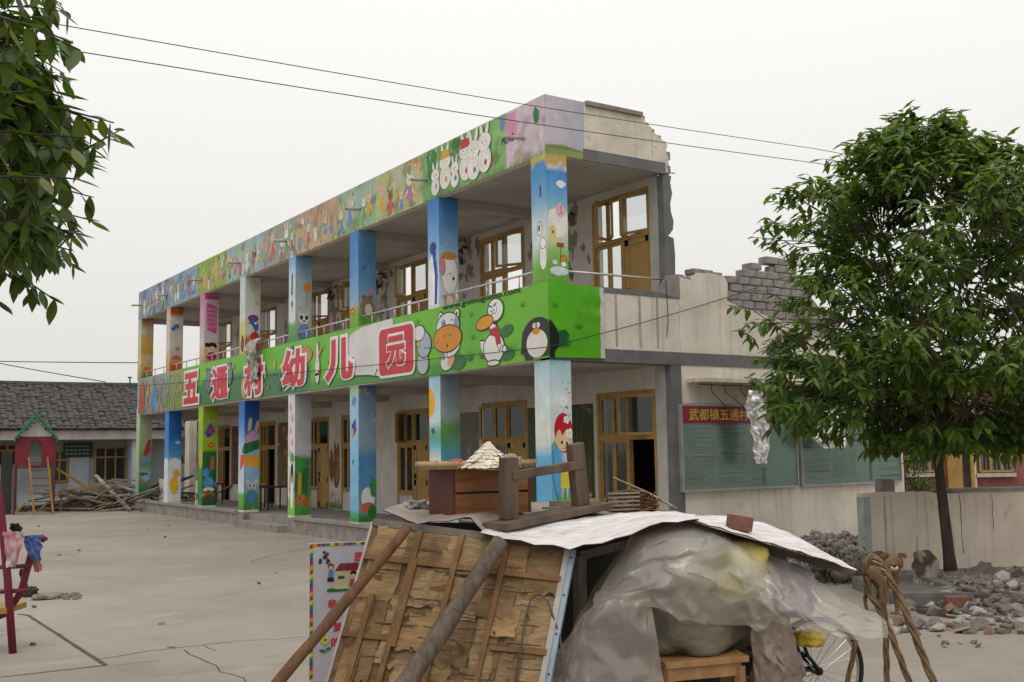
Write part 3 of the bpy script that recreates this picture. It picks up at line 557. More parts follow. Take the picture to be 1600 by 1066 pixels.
        f.ell(.22, 1.62, .12, .26, 'e2c42a').line([(.18, 1.4), (.18, 1.84)], .03, 'c23a2c').line([(.26, 1.4), (.26, 1.84)], .03, 'c23a2c'); s.ell(.1, 1.25, .09, .12, '4f94cc').ell(.16, .98, .14, .16, '4f94cc').pg([(.2, .9), (.37, 1.0), (.25, .82)], '3f84bc').ell(.17, .8, .15, .06, 'dfe2d8'); s.blob(.18, .68, .14, '8a6238', 3, .7); s.blob(.2, .58, .12, '5f4426', 5, .6)
    elif i == 6:
        for q, dk in ((f, '3f8cd6'), (s, '1f66b4')): q.stops(0, .385, b0, hh, [(0, 'dfe4e6'), (.42, 'dde4e8'), (.5, '5a9ad0'), (.75, dk), (1, dk)])
        s.blob(.2, 1.5, .17, 'e3e7e8', 3, .8); f.blob(.2, 1.5, .17, 'e8ebec', 5, .8); s.ell(.18, .85, .13, .26, 'e8b414').ell(.24, 1.2, .09, .13, 'e8b81c').ell(.27, 1.22, .012, .015, '1a1a1a', n=8).pg([(.32, 1.2), (.38, 1.17), (.32, 1.14)], 'd8742a'); s.blob(.27, 2.1, .08, '9fc0dc', 2, .6)
    else:
        f.stops(0, W, b0, hh, [(0, '7fa890'), (.3, 'a8c0a0'), (.6, 'b9cf90'), (1, 'c6d2b8')]); s.stops(0, S, b0, hh, [(0, '1f6a3c'), (.1, '2a7444'), (.2, '7a7a60'), (.3, '7fb0c0'), (.42, '6f8a50'), (.6, '9fb088'), (1, 'a9b496')])
        s.pg([(.1, 1.75), (.25, 2.2), (.36, 2.25), (.36, 1.85), (.2, 1.7)], 'b23a34').blob(.2, 1.6, .14, '5a8fcc', 2, .7).blob(.15, 1.15, .14, '6f4a34', 4, .4).blob(.22, 1.02, .1, '7fb4d0', 5, .9)
    f.done('mural', 'mural', o); s.done('mural', 'mural', o)
    MB().box(-.012, PB+.012, i*B-.012, i*B+PA+.012, 0, .33).build('pillar_foot', 'concrete', o)
# ================================================================ painted roof fascia, one loose scene after another
pal = [(0.0, 1.05, ['d9c6d2', 'e2d2dc', 'cfc9cc', 'd8b9cc']), (1.05, 3.75, ['6fa860', '7fb868', '9fca80', '5f9a58']), (3.75, 5.6, ['b9c58a', 'c9bf6a', 'a8b87c', 'c8c8b4']), (5.6, 7.4, ['9fb8c4', '8fb87a', 'c0ccc4', '7fae6a']), (7.4, 9.6, ['c9a488', 'c8b49a', 'b99c8c', 'c4bc8c']), (9.6, 11.6, ['a8a4b0', '8fae7a', 'b48f8c', '9fb4c0']), (11.6, 14.2, ['8faecb', 'a4c0cf', '9fb894', 'b4c4c0']), (14.2, 16.6, ['9cb44a', 'b4bf5a', '7fa84a', 'c4b45a']), (16.6, 19.4, ['7f9fc8', '8fb0d4', '6f9a84', '9cb8cc']), (19.4, YL+.01, ['6f90c0', '8fa8cc', 'a49cb0', '7f9cb8'])]
dots = ['c8503c', 'd88a3a', 'e2c23c', '5f9a44', '3f7f5a', '6f8fc4', '8a5a9c', 'c46a8c', 'e8e4dc', 'f0ece4', '6a4a38', '2f4a6a', 'd4a47c', 'b8cf7a']
for y0, y1, cs in pal:
    p = front(y1, ZB); Wd = y1-y0; p.clip = (0, Wd, 0, ZT-ZB); cl = [[int(c[i:i+2], 16)/255 for i in (0, 2, 4)] for c in cs]; sd = y0
    def cf(u, v):
        a = .5+.5*nz(u*2.1+sd, v*1.6, 3.3)*1.6; b_ = .5+.5*nz(u*1.7+sd, v*2.2, 8.1)*1.6; a = min(1, max(0, a)); b_ = min(1, max(0, b_))
        base = [(cl[0][k]*(1-a)+cl[1][k]*a)*(1-b_)+(cl[2][k]*(1-a)+cl[3][k]*a)*b_ for k in range(3)]
        # loose brush dabs of accent colours, stronger low down where the painted figures stand
        x_, y_ = u*Wd*3.4+sd*7, v*3.2; d1 = nz(x_, y_, 1.7); d2 = nz(x_*.8+3, y_*.9, 6.2); acc = dots[int(abs(nz(x_*.35, y_*.3, 9.9))*2.2*len(dots)) % len(dots)]; ac = [int(acc[i:i+2], 16)/255 for i in (0, 2, 4)]
        t = max(0, min(1, (d1-.1)*2.5))*(.5 if v < .75 else .25); dk = 1-.22*max(0, min(1, (d2-.22)*5))
        return [min(1, (base[k]*(1-t)+ac[k]*t)*dk) for k in range(3)]
    p.grad(0, Wd, 0, ZT-ZB, cf, int(Wd*18)+2, 18)
    n = int(Wd*(7 if y0 > 3.7 else 3)); r2 = random.Random(int(y0*100))
    for k in range(n):
        u, v = r2.uniform(.08, Wd-.08), r2.uniform(.05, .82); c = r2.choice(dots if r2.random() < .45 else cs); rr = r2.uniform(.02, .09)*(1.5 if r2.random() < .2 else 1)
        p.blob(u, v, min(rr, .078 if v < .1 or v > .75 else .12), c, r2.random()*50, r2.uniform(.6, 1.7), 11, .5)
    if y0 > 3.7:   # small loosely painted animals and children in pale colours, side by side
        u = .22
        while u < Wd-.2:
            h_ = r2.uniform(.34, .6); b_ = r2.uniform(.03, .2); c1, c2 = r2.choice(['e8e2d6', 'e6c9a0', 'd8a878', 'c9d2dc', 'e2b8b0', 'b8926c', 'f0ead8', '8a6a50', 'd8c070']), r2.choice(['c86a5a', '6f94c4', 'd8b04a', '7fae6a', 'b87aa0', 'e0d8c8'])
            p.ell(u, b_+h_*.3, h_*.19, h_*.3, c2, r2.uniform(-8, 8), 14); p.ell(u+r2.uniform(-.02, .02), b_+h_*.74, h_*.2, h_*.19, c1, n=14); sh_ = r2.random()
            for s_ in (-1, 1):
                p.ell(u+s_*h_*.15, b_+h_*(.95 if sh_ < .6 else 1.05), h_*.06, h_*(.08 if sh_ < .6 else .18), c1, -s_*12, 10); p.k -= .7; p.ell(u+s_*h_*.07, b_+h_*.76, .011, .016, '2a2220', n=6); p.k -= .7; p.ell(u+s_*h_*.22, b_+h_*.34, h_*.05, h_*.16, c1, s_*30, 8); p.k -= .7
            u += h_*r2.uniform(.5, 1.1)
        for k in range(int(Wd*3)): p.tuft(r2.uniform(.05, Wd-.05), r2.uniform(0, .1), .09, r2.choice(['7fae5a', '6a9a58', '9cbf6a'])); p.k -= .8
        for k in range(int(Wd*2.5)): p.flower(r2.uniform(.08, Wd-.08), r2.uniform(.5, .82), r2.uniform(.02, .05), r2.choice(['e2a0a8', 'e8d890', 'd8c8e0', 'f0e8e0', 'e0906a'])); p.k -= 1.5
    if y0 == 0.0:
        grass(p, .05, 1.0, .0, .12, '6a9a4c', 8); p.pg([(0, .42), (.3, .42), (.3, .86), (0, .86)], 'd88ab4')
        for k in range(5): p.pg([(.02+k*.06, .44), (.045+k*.06, .44), (.045+k*.06, .84), (.02+k*.06, .84)], 'e4b0cc'); p.k -= .9
    if y0 == 1.05:
        for k in range(26): p.blob(r2.uniform(.1, 2.6), r2.uniform(.3, .8), r2.uniform(.08, .2), r2.choice(['4f8a4c', '6aa45a', '86b870', '3f7a44', '9cc07c']), k, r2.uniform(.7, 1.4), 14, .6)
        # white rabbits in a row before green trees
        for k, (u, sc_, hat) in enumerate(((.45, .85, None), (.80, 1.15, 'd8a83c'), (1.12, .8, None), (1.48, 1.2, 'c83a44'), (1.74, 1.22, None), (2.08, 1.2, None))):
            b_ = .06+.05*(k % 2)
            for s_ in (-1, 1): p.ell(u+s_*.07*sc_, b_+.56*sc_, .035*sc_, .13*sc_, 'f0eee9', rot=-s_*14, line=.006, lc='8f9a8c')
            p.ell(u, b_+.16*sc_, .165*sc_, .18*sc_, 'efece6', line=.006, lc='8f9a8c'); p.ell(u, b_+.4*sc_, .16*sc_, .125*sc_, 'f3f0ea', line=.006, lc='8f9a8c')
            if hat: p.pg([(u-.14*sc_, b_+.44*sc_), (u+.14*sc_, b_+.44*sc_), (u+.11*sc_, b_+.56*sc_), (u-.1*sc_, b_+.58*sc_)], hat)
            eyes(p, u, b_+.4*sc_, .045*sc_, .012); p.ell(u, b_+.35*sc_, .015, .01, 'b8505a', n=8)
            p.ell(u+.03, b_+.14, .04, .05, ['d0a0a8', 'c89a5a', '5f86b8', 'c83a44', '5f7fb4', 'c03a48'][k])
        grass(p, .05, 2.65, .0, .09, '5a9a44', 14)
    p.done('mural', 'mural', bld)
letter('painted_word', 'MOViE', (-.006, 1.0, ZB+.46), (0, -1, 0), (0, 0, 1), .34, .12, 0, mat('ink', (.03, .03, .035), rough=.6), bld, .004, .001)
p = side(0, ZB)
p.grad(0, .76, .0, ZT-ZB, lambda u, v: [.80-.10*u, .77-.06*u, .80-.04*u], 6, 6)
p.pg([(0, 0), (.76, 0), (.76, .10), (.5, .14), (.3, .17), (0, .13)], '8a9a52'); grass(p, .02, .74, .1, .08, '54803c', 11)
p.blob(.2, .58, .05, 'd8c8d0', 3); p.pg([(.73, 0), (.76, 0), (.76, .9), (.73, .9)], 'dcd9d2')
p.done('mural', 'mural', bld)
# ================================================================ inner corridor wall pictures
def inner(y_left, z0): return Paint((XW-.004, y_left, z0), (0, -1, 0), (0, 0, 1), (-1, 0, 0))
p = inner(3.2, .3); p.grad(0, 1.2, .1, 2.2, lambda u, v: [.24+.05*nz(u*5, v*5), .27+.06*nz(u*4, v*6, 2), .11], 8, 12)
for k in range(16): p.flower(rnd.uniform(.2, 1.1), rnd.uniform(.2, 1.3), rnd.uniform(.04, .08), rnd.choice(['a8702a', 'b88438', '8a6a2a', '9a9a3a']))
p.done('wall_picture', 'mural', bld)
p = inner(7.0, .3); p.grad(0, 1.25, .5, 2.2, lambda u, v: [.44, .46, .42], 2, 2); p.done('wall_picture', 'mural', bld)
p = inner(4.0, .3); p.grad(0, .62, .3, 2.2, lambda u, v: [.33, .36, .22], 2, 2)
for k in range(40): p.tuft(rnd.uniform(.05, .6), rnd.uniform(.6, 2.05), .09, rnd.choice(['3f4f2a', '54602e', '2f3c20'])); p.k -= .8
p.done('wall_picture', 'mural', bld)
p = inner(13.05, .3); c = '7a4a26'   # brown fox
p.blob(.16, 1.1, .15, c, 2, 2.6); p.ell(.46, .95, .2, .42, c); p.pg([(.3, 1.35), (.34, 1.75), (.46, 1.5), (.56, 1.72), (.66, 1.4), (.6, 1.2), (.36, 1.2)], c); p.ell(.5, 1.32, .15, .12, '8a5830'); p.ell(.52, 1.22, .03, .02, '2a1612', n=8); eyes(p, .5, 1.36, .05, .014); p.ell(.5, .85, .09, .18, '94683c')
for k in range(9): p.flower(rnd.uniform(.1, .75), rnd.uniform(.08, .4), .05, rnd.choice(['c87a9c', '8a5aa8', 'd8a0b8', 'b85a6c'])); p.tuft(rnd.uniform(.1, .75), .02, .22, '4f8a3c')
p.done('wall_picture', 'mural', bld)
for y, cs in ((16.6, ('6a5026', '7a5a2c')), (20.5, ('6a3a34', '7a4838'))):
    p = inner(y, .3); p.grad(0, 1.3, .5, 2.3, lambda u, v: [int(cs[0][k*2:k*2+2], 16)/255*(1+.2*nz(u*6, v*6)) for k in range(3)], 8, 10)
    for k in range(18): p.blob(rnd.uniform(.1, 1.2), rnd.uniform(.6, 2.2), rnd.uniform(.05, .12), rnd.choice(['8a6a3a', 'a8803c', '8a4a3a', '5f6a3a']), k)
    p.done('wall_picture', 'mural', bld)
# painted panels on the low rail inside the corridor
for y in (14.6, 18.2, 21.9):
    pn = MB().box(.5, .54, y-1.0, y, .3, 1.0).build('painted_panel', 'plaster_in', bld)
    p = Paint((.498, y, .3), (0, -1, 0), (0, 0, 1), (-1, 0, 0))
    for k in range(5): p.blob(.15+k*.18, .25+.1*(k % 2), .07, ['6a4a2a', '3f7a4a', 'a85a3a', '4f6a3a', 'b88a3a'][k], k, 1.6)
    p.done('mural', 'mural', pn)
# ================================================================ vinyl banner wrapped round the parapet
ban = thing('banner', 'long green printed banner with red characters wrapped round the upper parapet', 'banner', (-.05, 0, 3.05))
BX = -.035
def gcol(y, v):   # print colours along the banner, y measured along the facade
    a = .5+.5*nz(y*.9, v*1.3, 4.4)
    if y > 19.2: t_ = .5+.5*math.sin(y*1.9+2.5*nz(y, v*2)); base = tuple(a*(1-t_)+b*t_ for a, b in zip((.48, .60, .66), (.66, .60, .44)))
    elif y > 17.6: base = (.55, .60, .32)
    else:
        base = (.40+.06*a, .70+.05*a, .20)
        if y > 8.7 and v < .55+.25*nz(y*.5, 1.0): base = (.22, .48, .27)
        elif y > 3.0 and v < .16: base = (.28, .58, .20)
    return base
mb = MB(); NY, NV = 170, 9; rows = []
yy = [YL-.28-(YL-.28+.036)*i/NY for i in range(NY+1)]
for j in range(NV+1):
    v = j/NV; r = []
    for y in yy:
        zb_ = 3.05-.03*math.sin(min(1, y/6)*math.pi)+(.045 if y < .6 else 0)*0; zt_ = 4.17
        r.append((BX+.003*nz(y*1.1, v*2, 1), y, zb_+(zt_-zb_)*v))
    rows.append(r)
C = [[lin(gcol(y, j/NV)) for y in yy] for j in range(NV+1)]
mb.grid(rows, colf=lambda i, j: (C[i][j], C[i][j+1], C[i+1][j+1], C[i+1][j]))
mb.build('printed_sheet', 'vinyl', ban, smooth=True, colors=True)
mb = MB(); rows = []   # end flap, pulled into folds at its top corner
for j in range(19):
    v = j/18; r = []
    for i in range(27):
        u = i/26; d = math.hypot(u-1, v-1); f_ = .028*math.sin(d*26+2.5*nz(u*2, v*2))*max(0, 1-d*1.15)*u+.012*nz(u*4, v*3, 5)+.018*math.sin((u*1.1-v*.55)*9)*(.25+.75*u)*(1-u*.4)*.5
        if i in (0, 26) : f_ *= .25
        r.append((BX+(1.0-BX)*u, -.035-abs(f_)-.004*u, 3.05+(1.12-.03*u)*v+.02*u*(1-v)))
    rows.append(r)
mb.grid(rows, colf=lambda i, j: lin((.38+.03*nz(j*.3, i*.3), .70, .19)) if j < 24 else lin((.82, .81, .79)))
mb.build('end_flap', 'vinyl', ban, smooth=True, colors=True)
p = Paint((BX-.006, YL, 3.05), (0, -1, 0), (0, 0, 1), (-1, 0, 0), .00015)
def bu(y): return YL-y
# white animal back behind the last characters
p.clip = (0, YL+.04, -.02, 1.12)
p.pg([(bu(6.9), .66), (bu(6.75), .98), (bu(6.2), 1.08), (bu(4.85), 1.12), (bu(4.85), .95), (bu(4.3), .7), (bu(4.4), .12), (bu(5.2), .05), (bu(5.9), .13), (bu(6.5), .16), (bu(6.7), .4)], 'dcd9da')
p.line([(bu(6.9), .66), (bu(6.75), .4), (bu(6.5), .16), (bu(5.9), .13), (bu(5.2), .05), (bu(4.6), .09)], .03, '1c1c1c'); p.line([(bu(6.75), .98), (bu(6.9), .66)], .03, '1c1c1c')
p.line([(bu(5.6), .1), (bu(5.5), .22), (bu(5.42), .12)], .03, '1c1c1c'); p.ell(bu(6.55), .5, .03, .04, '1c1c1c', n=8)
p.done('print_white_shape', 'vinyl', ban)
p = Paint((BX-.006, YL, 3.05), (0, -1, 0), (0, 0, 1), (-1, 0, 0), .00015); p.clip = (0, YL+.04, -.02, 1.12)
for y, h in ((3.9, .98), (2.1, .9), (.62, .88), (1.0, .55), (2.05, .52), (7.7, .55)): p.tuft(bu(y), h-.06, .11, '2f8238')
for y in (1.75, .95, 2.15): p.tuft(bu(y), .12, .2, '246a3c')
# far end: a loose scene in blue, orange and cream
r2 = random.Random(5)
for k in range(90):
    y = r2.uniform(17.9, 22.2); p.blob(bu(y), r2.uniform(.06, 1.0), r2.uniform(.02, .09), r2.choice(['b98a74', 'c8a07c', '7f9fb8', '8fb0c4', 'b4bcae', 'c0b07a', '8fa478', 'a8b88a', 'a890a4', '7f9484']), k, r2.uniform(.7, 2.0), 12, .5); p.k -= .7
p.pg([(bu(22.3), .05), (bu(21.7), .05), (bu(21.75), .8), (bu(22.0), 1.05), (bu(22.3), .85)], 'c4664a'); p.blob(bu(20.6), .4, .3, '5a94cc', 4, 1.3); p.blob(bu(20.45), .22, .2, '6fa4d4', 6)
for k in range(40):
    y = r2.uniform(8.6, 17.4); p.blob(bu(y), r2.uniform(.15, .95), r2.uniform(.03, .09), r2.choice(['86b43c', '9abf4a', '3f8a44', '2a6a48', '7a8a9c', 'c0b03c']), k, r2.uniform(.7, 1.6), 12, .4); p.k -= .7
p.ell(bu(15.4), .62, .22, .3, '6f7a8c', line=.03, lc='2a3038').ell(bu(13.75), .7, .16, .26, '6f7a8c', line=.03, lc='2a3038').ell(bu(12.6), .3, .32, .3, 'b4b43c', line=.02, lc='5a6a2a').ell(bu(12.6), .3, .12, .3, '8a4a5a')
p.blob(bu(8.9), .78, .32, 'b98a50', 3, .55); p.pg([(bu(8.45), .72), (bu(7.95), .9), (bu(8.2), .66)], 'b98a50')
p.ell(bu(8.28), .45, .11, .33, 'e4e0dc', line=.012).ell(bu(8.28), .78, .06, .22, 'e8e4e0', line=.012); p.pg([(bu(8.4), .36), (bu(8.15), .3), (bu(8.15), .42), (bu(8.4), .28)], 'a8283c'); eyes(p, bu(8.28), .58, .03, .012)
tag(p.done('print_scenery', 'vinyl', ban), kind='stuff')
def animal(nm): q = Paint((BX-.009, YL, 3.05), (0, -1, 0), (0, 0, 1), (-1, 0, 0), .00015); return q
K = '161616'; LW = .022
q = animal('hippo'); u = bu(3.78)   # grey animal half behind the last character
q.ell(u+.05, .2, .2, .19, 'b4bcc6', line=LW).ell(u+.1, .52, .24, .22, 'a4aebc', line=LW).ell(u-.08, .74, .2, .13, 'd8dade', line=LW).ell(u-.1, .55, .05, .05, 'e0a83c', line=.012).line([(u+.1, .46), (u+.42, .44)], .014, K); q.done('print_grey_animal', 'vinyl', ban)
q = animal('cow'); u = bu(2.85)
q.blob(u+.25, .14, .3, '2f6e34', 3, .5); q.ell(u-.02, .2, .24, .17, 'e2dfdc', 20, line=LW).ell(u+.18, .34, .22, .075, 'e6e3e0', 22, line=LW).ell(u+.08, .17, .12, .09, 'd8a890', 40); q.ell(u-.16, .26, .07, .06, '7f93ac').ell(u+.12, .34, .07, .03, '7f93ac', 22)
for s_ in (-1, 1): q.ell(u+s_*.27+.03, .94, .075, .075, 'e4e1de', line=LW).ell(u+s_*.27+.03, .94, .03, .03, K)
q.ell(u, .76, .37, .22, 'e6e3e0', line=LW); q.ell(u-.14, .82, .08, .07, '8fa2ba').ell(u+.28, .78, .08, .12, '8fa2ba').ell(u-.12, .815, .025, .025, K).ell(u+.14, .85, .02, .02, K)
q.ell(u-.02, .55, .46, .22, 'd88e2e', line=LW); q.ell(u-.1, .6, .03, .014, '5a2a12').ell(u+.08, .6, .03, .014, '5a2a12').ell(u-.02, .43, .03, .03, '5a2418'); q.line([(u-.42, .5), (u-.32, .54)], .012, '5a2a12'); q.done('print_cow', 'vinyl', ban)
q = animal('duck'); u = bu(1.45)
q.ell(u+.38, .5, .2, .09, '2f6e34', 10).ell(u+.35, .14, .25, .1, '2f6e34'); q.pg([(u-.38, .42), (u-.2, .4), (u-.1, .2), (u-.28, .18), (u-.36, .3)], 'e6e3df').line([(u-.38, .42), (u-.2, .4)], LW, K)
q.ell(u+.02, .26, .29, .23, 'e8e5e1', line=LW); q.line([(u+.12, .3), (u+.18, .2), (u+.26, .3)], LW*.8, K); q.ell(u+.33, .22, .05, .05, 'e8e5e1', line=LW).ell(u, .03, .17, .035, 'e2dfdb', line=LW)
q.line([(u+.02, .5), (u-.01, .66), (u+.06, .8)], .17+LW*2, K).line([(u+.02, .5), (u-.01, .66), (u+.06, .8)], .17, 'e8e5e1'); q.ell(u+.08, .86, .22, .17, 'e9e6e2', line=LW); q.pg([(u-.08, .57), (u+.16, .6), (u+.24, .32), (u+.1, .3), (u+.06, .44), (u-.06, .47)], 'b52a34')
q.ell(u-.24, .69, .25, .1, 'e09a2c', 8, line=LW); q.ell(u-.06, .86, .065, .06, 'f2f0ec', line=.012).ell(u+.06, .87, .06, .06, 'f2f0ec', line=.012); q.ell(u-.045, .85, .018, .018, K).ell(u+.045, .86, .018, .018, K); q.line([(u-.14, .95), (u-.02, .92)], .02, K).line([(u+.02, .92), (u+.12, .97)], .02, K); q.done('print_duck', 'vinyl', ban)
q = animal('penguin'); u = bu(.26); q.clip = (0, YL+.04, 0, 1.2)
q.ell(u+.03, .26, .43, .36, '1b1a1c', a0=-40, a1=220).pg([(u-.42, .1), (u-.36, .45), (u, .1)], '1b1a1c').pg([(u-.3, .0), (u-.1, .0), (u-.1, .2), (u-.36, .16)], '1b1a1c'); q.ell(u+.01, .23, .27, .21, 'e2dfdc'); q.ell(u, .41, .1, .05, 'd8922e').ell(u-.05, .5, .045, .04, 'f0eeea').ell(u+.05, .5, .045, .04, 'f0eeea').ell(u-.03, .5, .014, .014, K).ell(u+.03, .5, .014, .014, K); q.done('print_penguin', 'vinyl', ban)
q = Paint((BX, -.052, 3.05), (1, 0, 0), (0, 0, 1), (0, -1, 0), .0004); q.pg([(.0, .01), (.09, .0), (.1, .1), (.17, .17), (.2, .3), (.14, .42), (.06, .52), (.0, .56)], '1b1a1c').pg([(.17, .17), (.3, .2), (.36, .34), (.3, .42), (.18, .4)], '205a32'); q.tuft(.3, .18, .16, '246a3c').tuft(.55, .45, .12, '2f8238').tuft(.12, .75, .1, '2f8238'); q.done('print_grass', 'vinyl', ban)
mat('letter_red', (.60, .035, .055), (.5, .03, .05), 3, .4); mat('letter_white', (.78, .75, .73), (.68, .65, .63), 3, .45)
for ch, y, z in (('五', 16.93, 3.57), ('通', 14.5, 3.55), ('村', 12.05, 3.55), ('幼', 9.58, 3.58), ('儿', 7.2, 3.58)):
    wv = 1.32 if ch != '儿' else 1.36
    letter('character_outline', ch, (BX-.020, y, z), (0, -1, 0), (0, 0, 1), wv+.2, 1.0, .118, MATS['letter_white'], ban, 0, .004)
    letter('character', ch, (BX-.024, y, z), (0, -1, 0), (0, 0, 1), wv, .87, .05, MATS['letter_red'], ban, 0, .004)
def rrect(x, yc, zc, w_, h_, r, name, m):
    pts = []
    for cx, cz, a0 in ((1, 1, 0), (-1, 1, 90), (-1, -1, 180), (1, -1, 270)):
        for k in range(6): t = math.radians(a0+18*k); pts.append((x, yc-(cx*(w_/2-r)+r*math.cos(t)), zc+cz*(h_/2-r)+r*math.sin(t)))
    MB().prism(pts, (.004, 0, 0)).build(name, m, ban)
rrect(BX-.020, 4.72, 3.56, 1.46, .96, .16, 'character_outline', 'letter_white'); rrect(BX-.024, 4.72, 3.56, 1.34, .86, .13, 'character', 'letter_red')
letter('character_outline', '元', (BX-.028, 4.72, 3.55), (0, -1, 0), (0, 0, 1), .84, .66, .10, MATS['letter_white'], ban, 0, .003); letter('character', '元', (BX-.032, 4.72, 3.55), (0, -1, 0), (0, 0, 1), .74, .57, .055, MATS['letter_red'], ban, 0, .003)
letter('web_address', 'www.gomogomo.com', (BX-.010, 1.85, 4.115), (0, -1, 0), (0, 0, 1), 2.35, .095, .012, MATS['ink'], ban, 0, .002)
# ================================================================ notice boards on the gable end
mat('board_frame', (.36, .37, .36), (.28, .28, .27), 6, .5, metal=.3); mat('board_green', (.17, .235, .205), (.13, .185, .165), 1.2, .35); mat('board_red', (.26, .02, .035), (.2, .018, .03), 2, .5); mat('gold_letter', (.62, .45, .06), (.5, .36, .05), 4, .5)
glass_mat('board_glass', (.92, .96, .94), .05, .2)
def board(x0, x1, z0, z1, label, header):
    t = thing('notice_board', label, 'notice board', ((x0+x1)/2, -.04, z0), 'notice boards on the gable end')
    MB().box(x0+.03, x1-.03, -.05, -.004, z0+.03, z1-.03).build('backing', 'board_green', t)
    f = MB()
    for a in ((x0, x0+.03, z0, z1), (x1-.03, x1, z0, z1), (x0+.03, x1-.03, z0, z0+.035), (x0+.03, x1-.03, z1-.03, z1)): f.box(a[0], a[1], -.075, -.002, a[2], a[3])
    f.build('frame', 'board_frame', t)
    p = Paint((x0, -.051, z0), (1, 0, 0), (0, 0, 1), (0, -1, 0), .0001); r2 = random.Random(int(x0*10)); Wd = x1-x0; top = z1-z0-(.36 if header else .08)
    cols = [(.08, .62), (.80, .62), (1.55, .36), (2.05, .55)]
    for ci, (u0, wd) in enumerate(cols):
        if u0+wd > Wd-.05: continue
        v = top-.03
        while v > .1:
            if r2.random() < (.90 if ci < 2 else .35):
                u = u0+(0.03 if r2.random() < .2 else 0); e = u0+wd*(1 if r2.random() < .75 else r2.uniform(.3, .8)); head = r2.random() < .06
                while u < e:
                    g_ = r2.uniform(.012, .024)*(1.4 if head else 1); p.mb.add([p.P(u, v), p.P(u+g_*.62, v), p.P(u+g_*.62, v+(.02 if head else .0105)), p.P(u, v+(.02 if head else .0105))], [(0, 1, 2, 3)], lin((.20, .255, .23) if not head else (.36, .14, .13))); u += g_
            v -= .038
    p.mb.add([p.P(1.78, .06), p.P(1.86, .06), p.P(1.86, top*.35), p.P(1.78, top*.35)], [(0, 1, 2, 3)], lin('2f6a5c'))
    if len(p.mb.f): p.done('print', 'mural', t)
    MB().box(x0+.031, x1-.031, -.068, -.064, z0+.036, z1-.031).build('glass', 'board_glass', t)
    if header:
        MB().box(x0+.032, x1-.032, -.078, -.0505, z1-.30, z1-.032).build('header', 'board_red', t)
        letter('lettering', '武都镇五通村“党', (x0+.98, -.0785, z1-.165), (1, 0, 0), (0, 0, 1), 1.62, .19, .012, MATS['gold_letter'], t, .001, .001)
    return t
board(2.46, 5.10, 1.02, 2.40, 'glazed green notice board with red header beside the grey column', True)
board(5.18, 7.86, 1.02, 2.28, 'glazed green notice board partly behind the tree, without header letters', False)
# ledge over the boards and a sagging sheet below it
led = MB().box(2.66, 7.9, -.34, -.014, 2.74, 2.80).build('ledge', 'peel', bld)
MB().box(2.56, 7.9, -.006, .0, 2.42, 2.74).build('stained_strip', 'plaster', bld)
rows = []
for j in range(7):
    v = j/6; rows.append([(4.15+2.6*i/24, -.33+.02*nz(i*.4, j)+.10*v, 2.735-(.30+.06*math.sin(i/24*math.pi*2.2)+.04*nz(i*.5))*v) for i in range(25)])
sh = MB().grid(rows).build('drooping_sheet', mat('beige_board', (.42, .36, .30), (.33, .28, .23), 2, .85, .1, 20), smooth=True); tag(sh, 'beige sheet drooping from the ledge over the notice boards', 'sheet')
for k, (x, l) in enumerate(((2.9, .5), (3.2, .6), (3.55, .55), (3.8, .45))): MB().tube([(x, -.3, 2.74), (x+.12, -.2, 2.6), (x+l, -.12, 2.36)], .007, 5).build('bent_rod', 'dark', bld)
MB().tube([(2.62, -.33, 2.70), (3.2, -.35, 2.69), (4.2, -.34, 2.7)], .012, 5).build('bent_rod', 'dark', bld)
def foil(name, label, pts, seed):
    """crumpled reflective sheet hung from its top edge: pts are rows (x_left, x_right, z, y)"""
    rows = []
    R2 = random.Random(seed)
    for i in range(len(pts)-1):
        for s in range(6):
            t = s/6; a, b = pts[i], pts[i+1]; q = [a[k]+(b[k]-a[k])*t for k in range(4)]
            rows.append([(q[0]+(q[1]-q[0])*j/12, q[3]+.07*nz(j*.5+seed, len(rows)*.33)+.03*nz(j*1.3, len(rows)*.9, seed), q[2]+.012*nz(j*.6, len(rows), seed)) for j in range(13)])
    o = MB().grid(rows).build(name, mat('foil', (.88, .87, .86), (.66, .65, .65), 6, .25, .4, 8, metal=.12, spec=.8)); tag(o, label, 'sheet'); return o
a = [PY(1168, 613, -.42), PY(1190, 613, -.42)]
foil('foil_sheet', 'narrow crumpled silver foil strip hanging over the first notice board', [(PY(1170, y, -.42).x+dx, PY(1186, y, -.42).x+dx2, PY(1180, y, -.42).z, -.42) for y, dx, dx2 in ((610, .0, .06), (630, -.08, .14), (650, -.03, .2), (680, .08, .26), (708, .12, .22), (728, .18, .16))], 3)
foil('foil_sheet', 'wide crumpled silver foil sheet hanging under the tree leaves by the board', [(PY(xl, y, -.42).x, PY(xr, y, -.42).x, PY(1290, y, -.42).z, -.42) for xl, xr, y in ((1285, 1326, 640), (1278, 1327, 660), (1270, 1325, 685), (1290, 1320, 704))], 9)
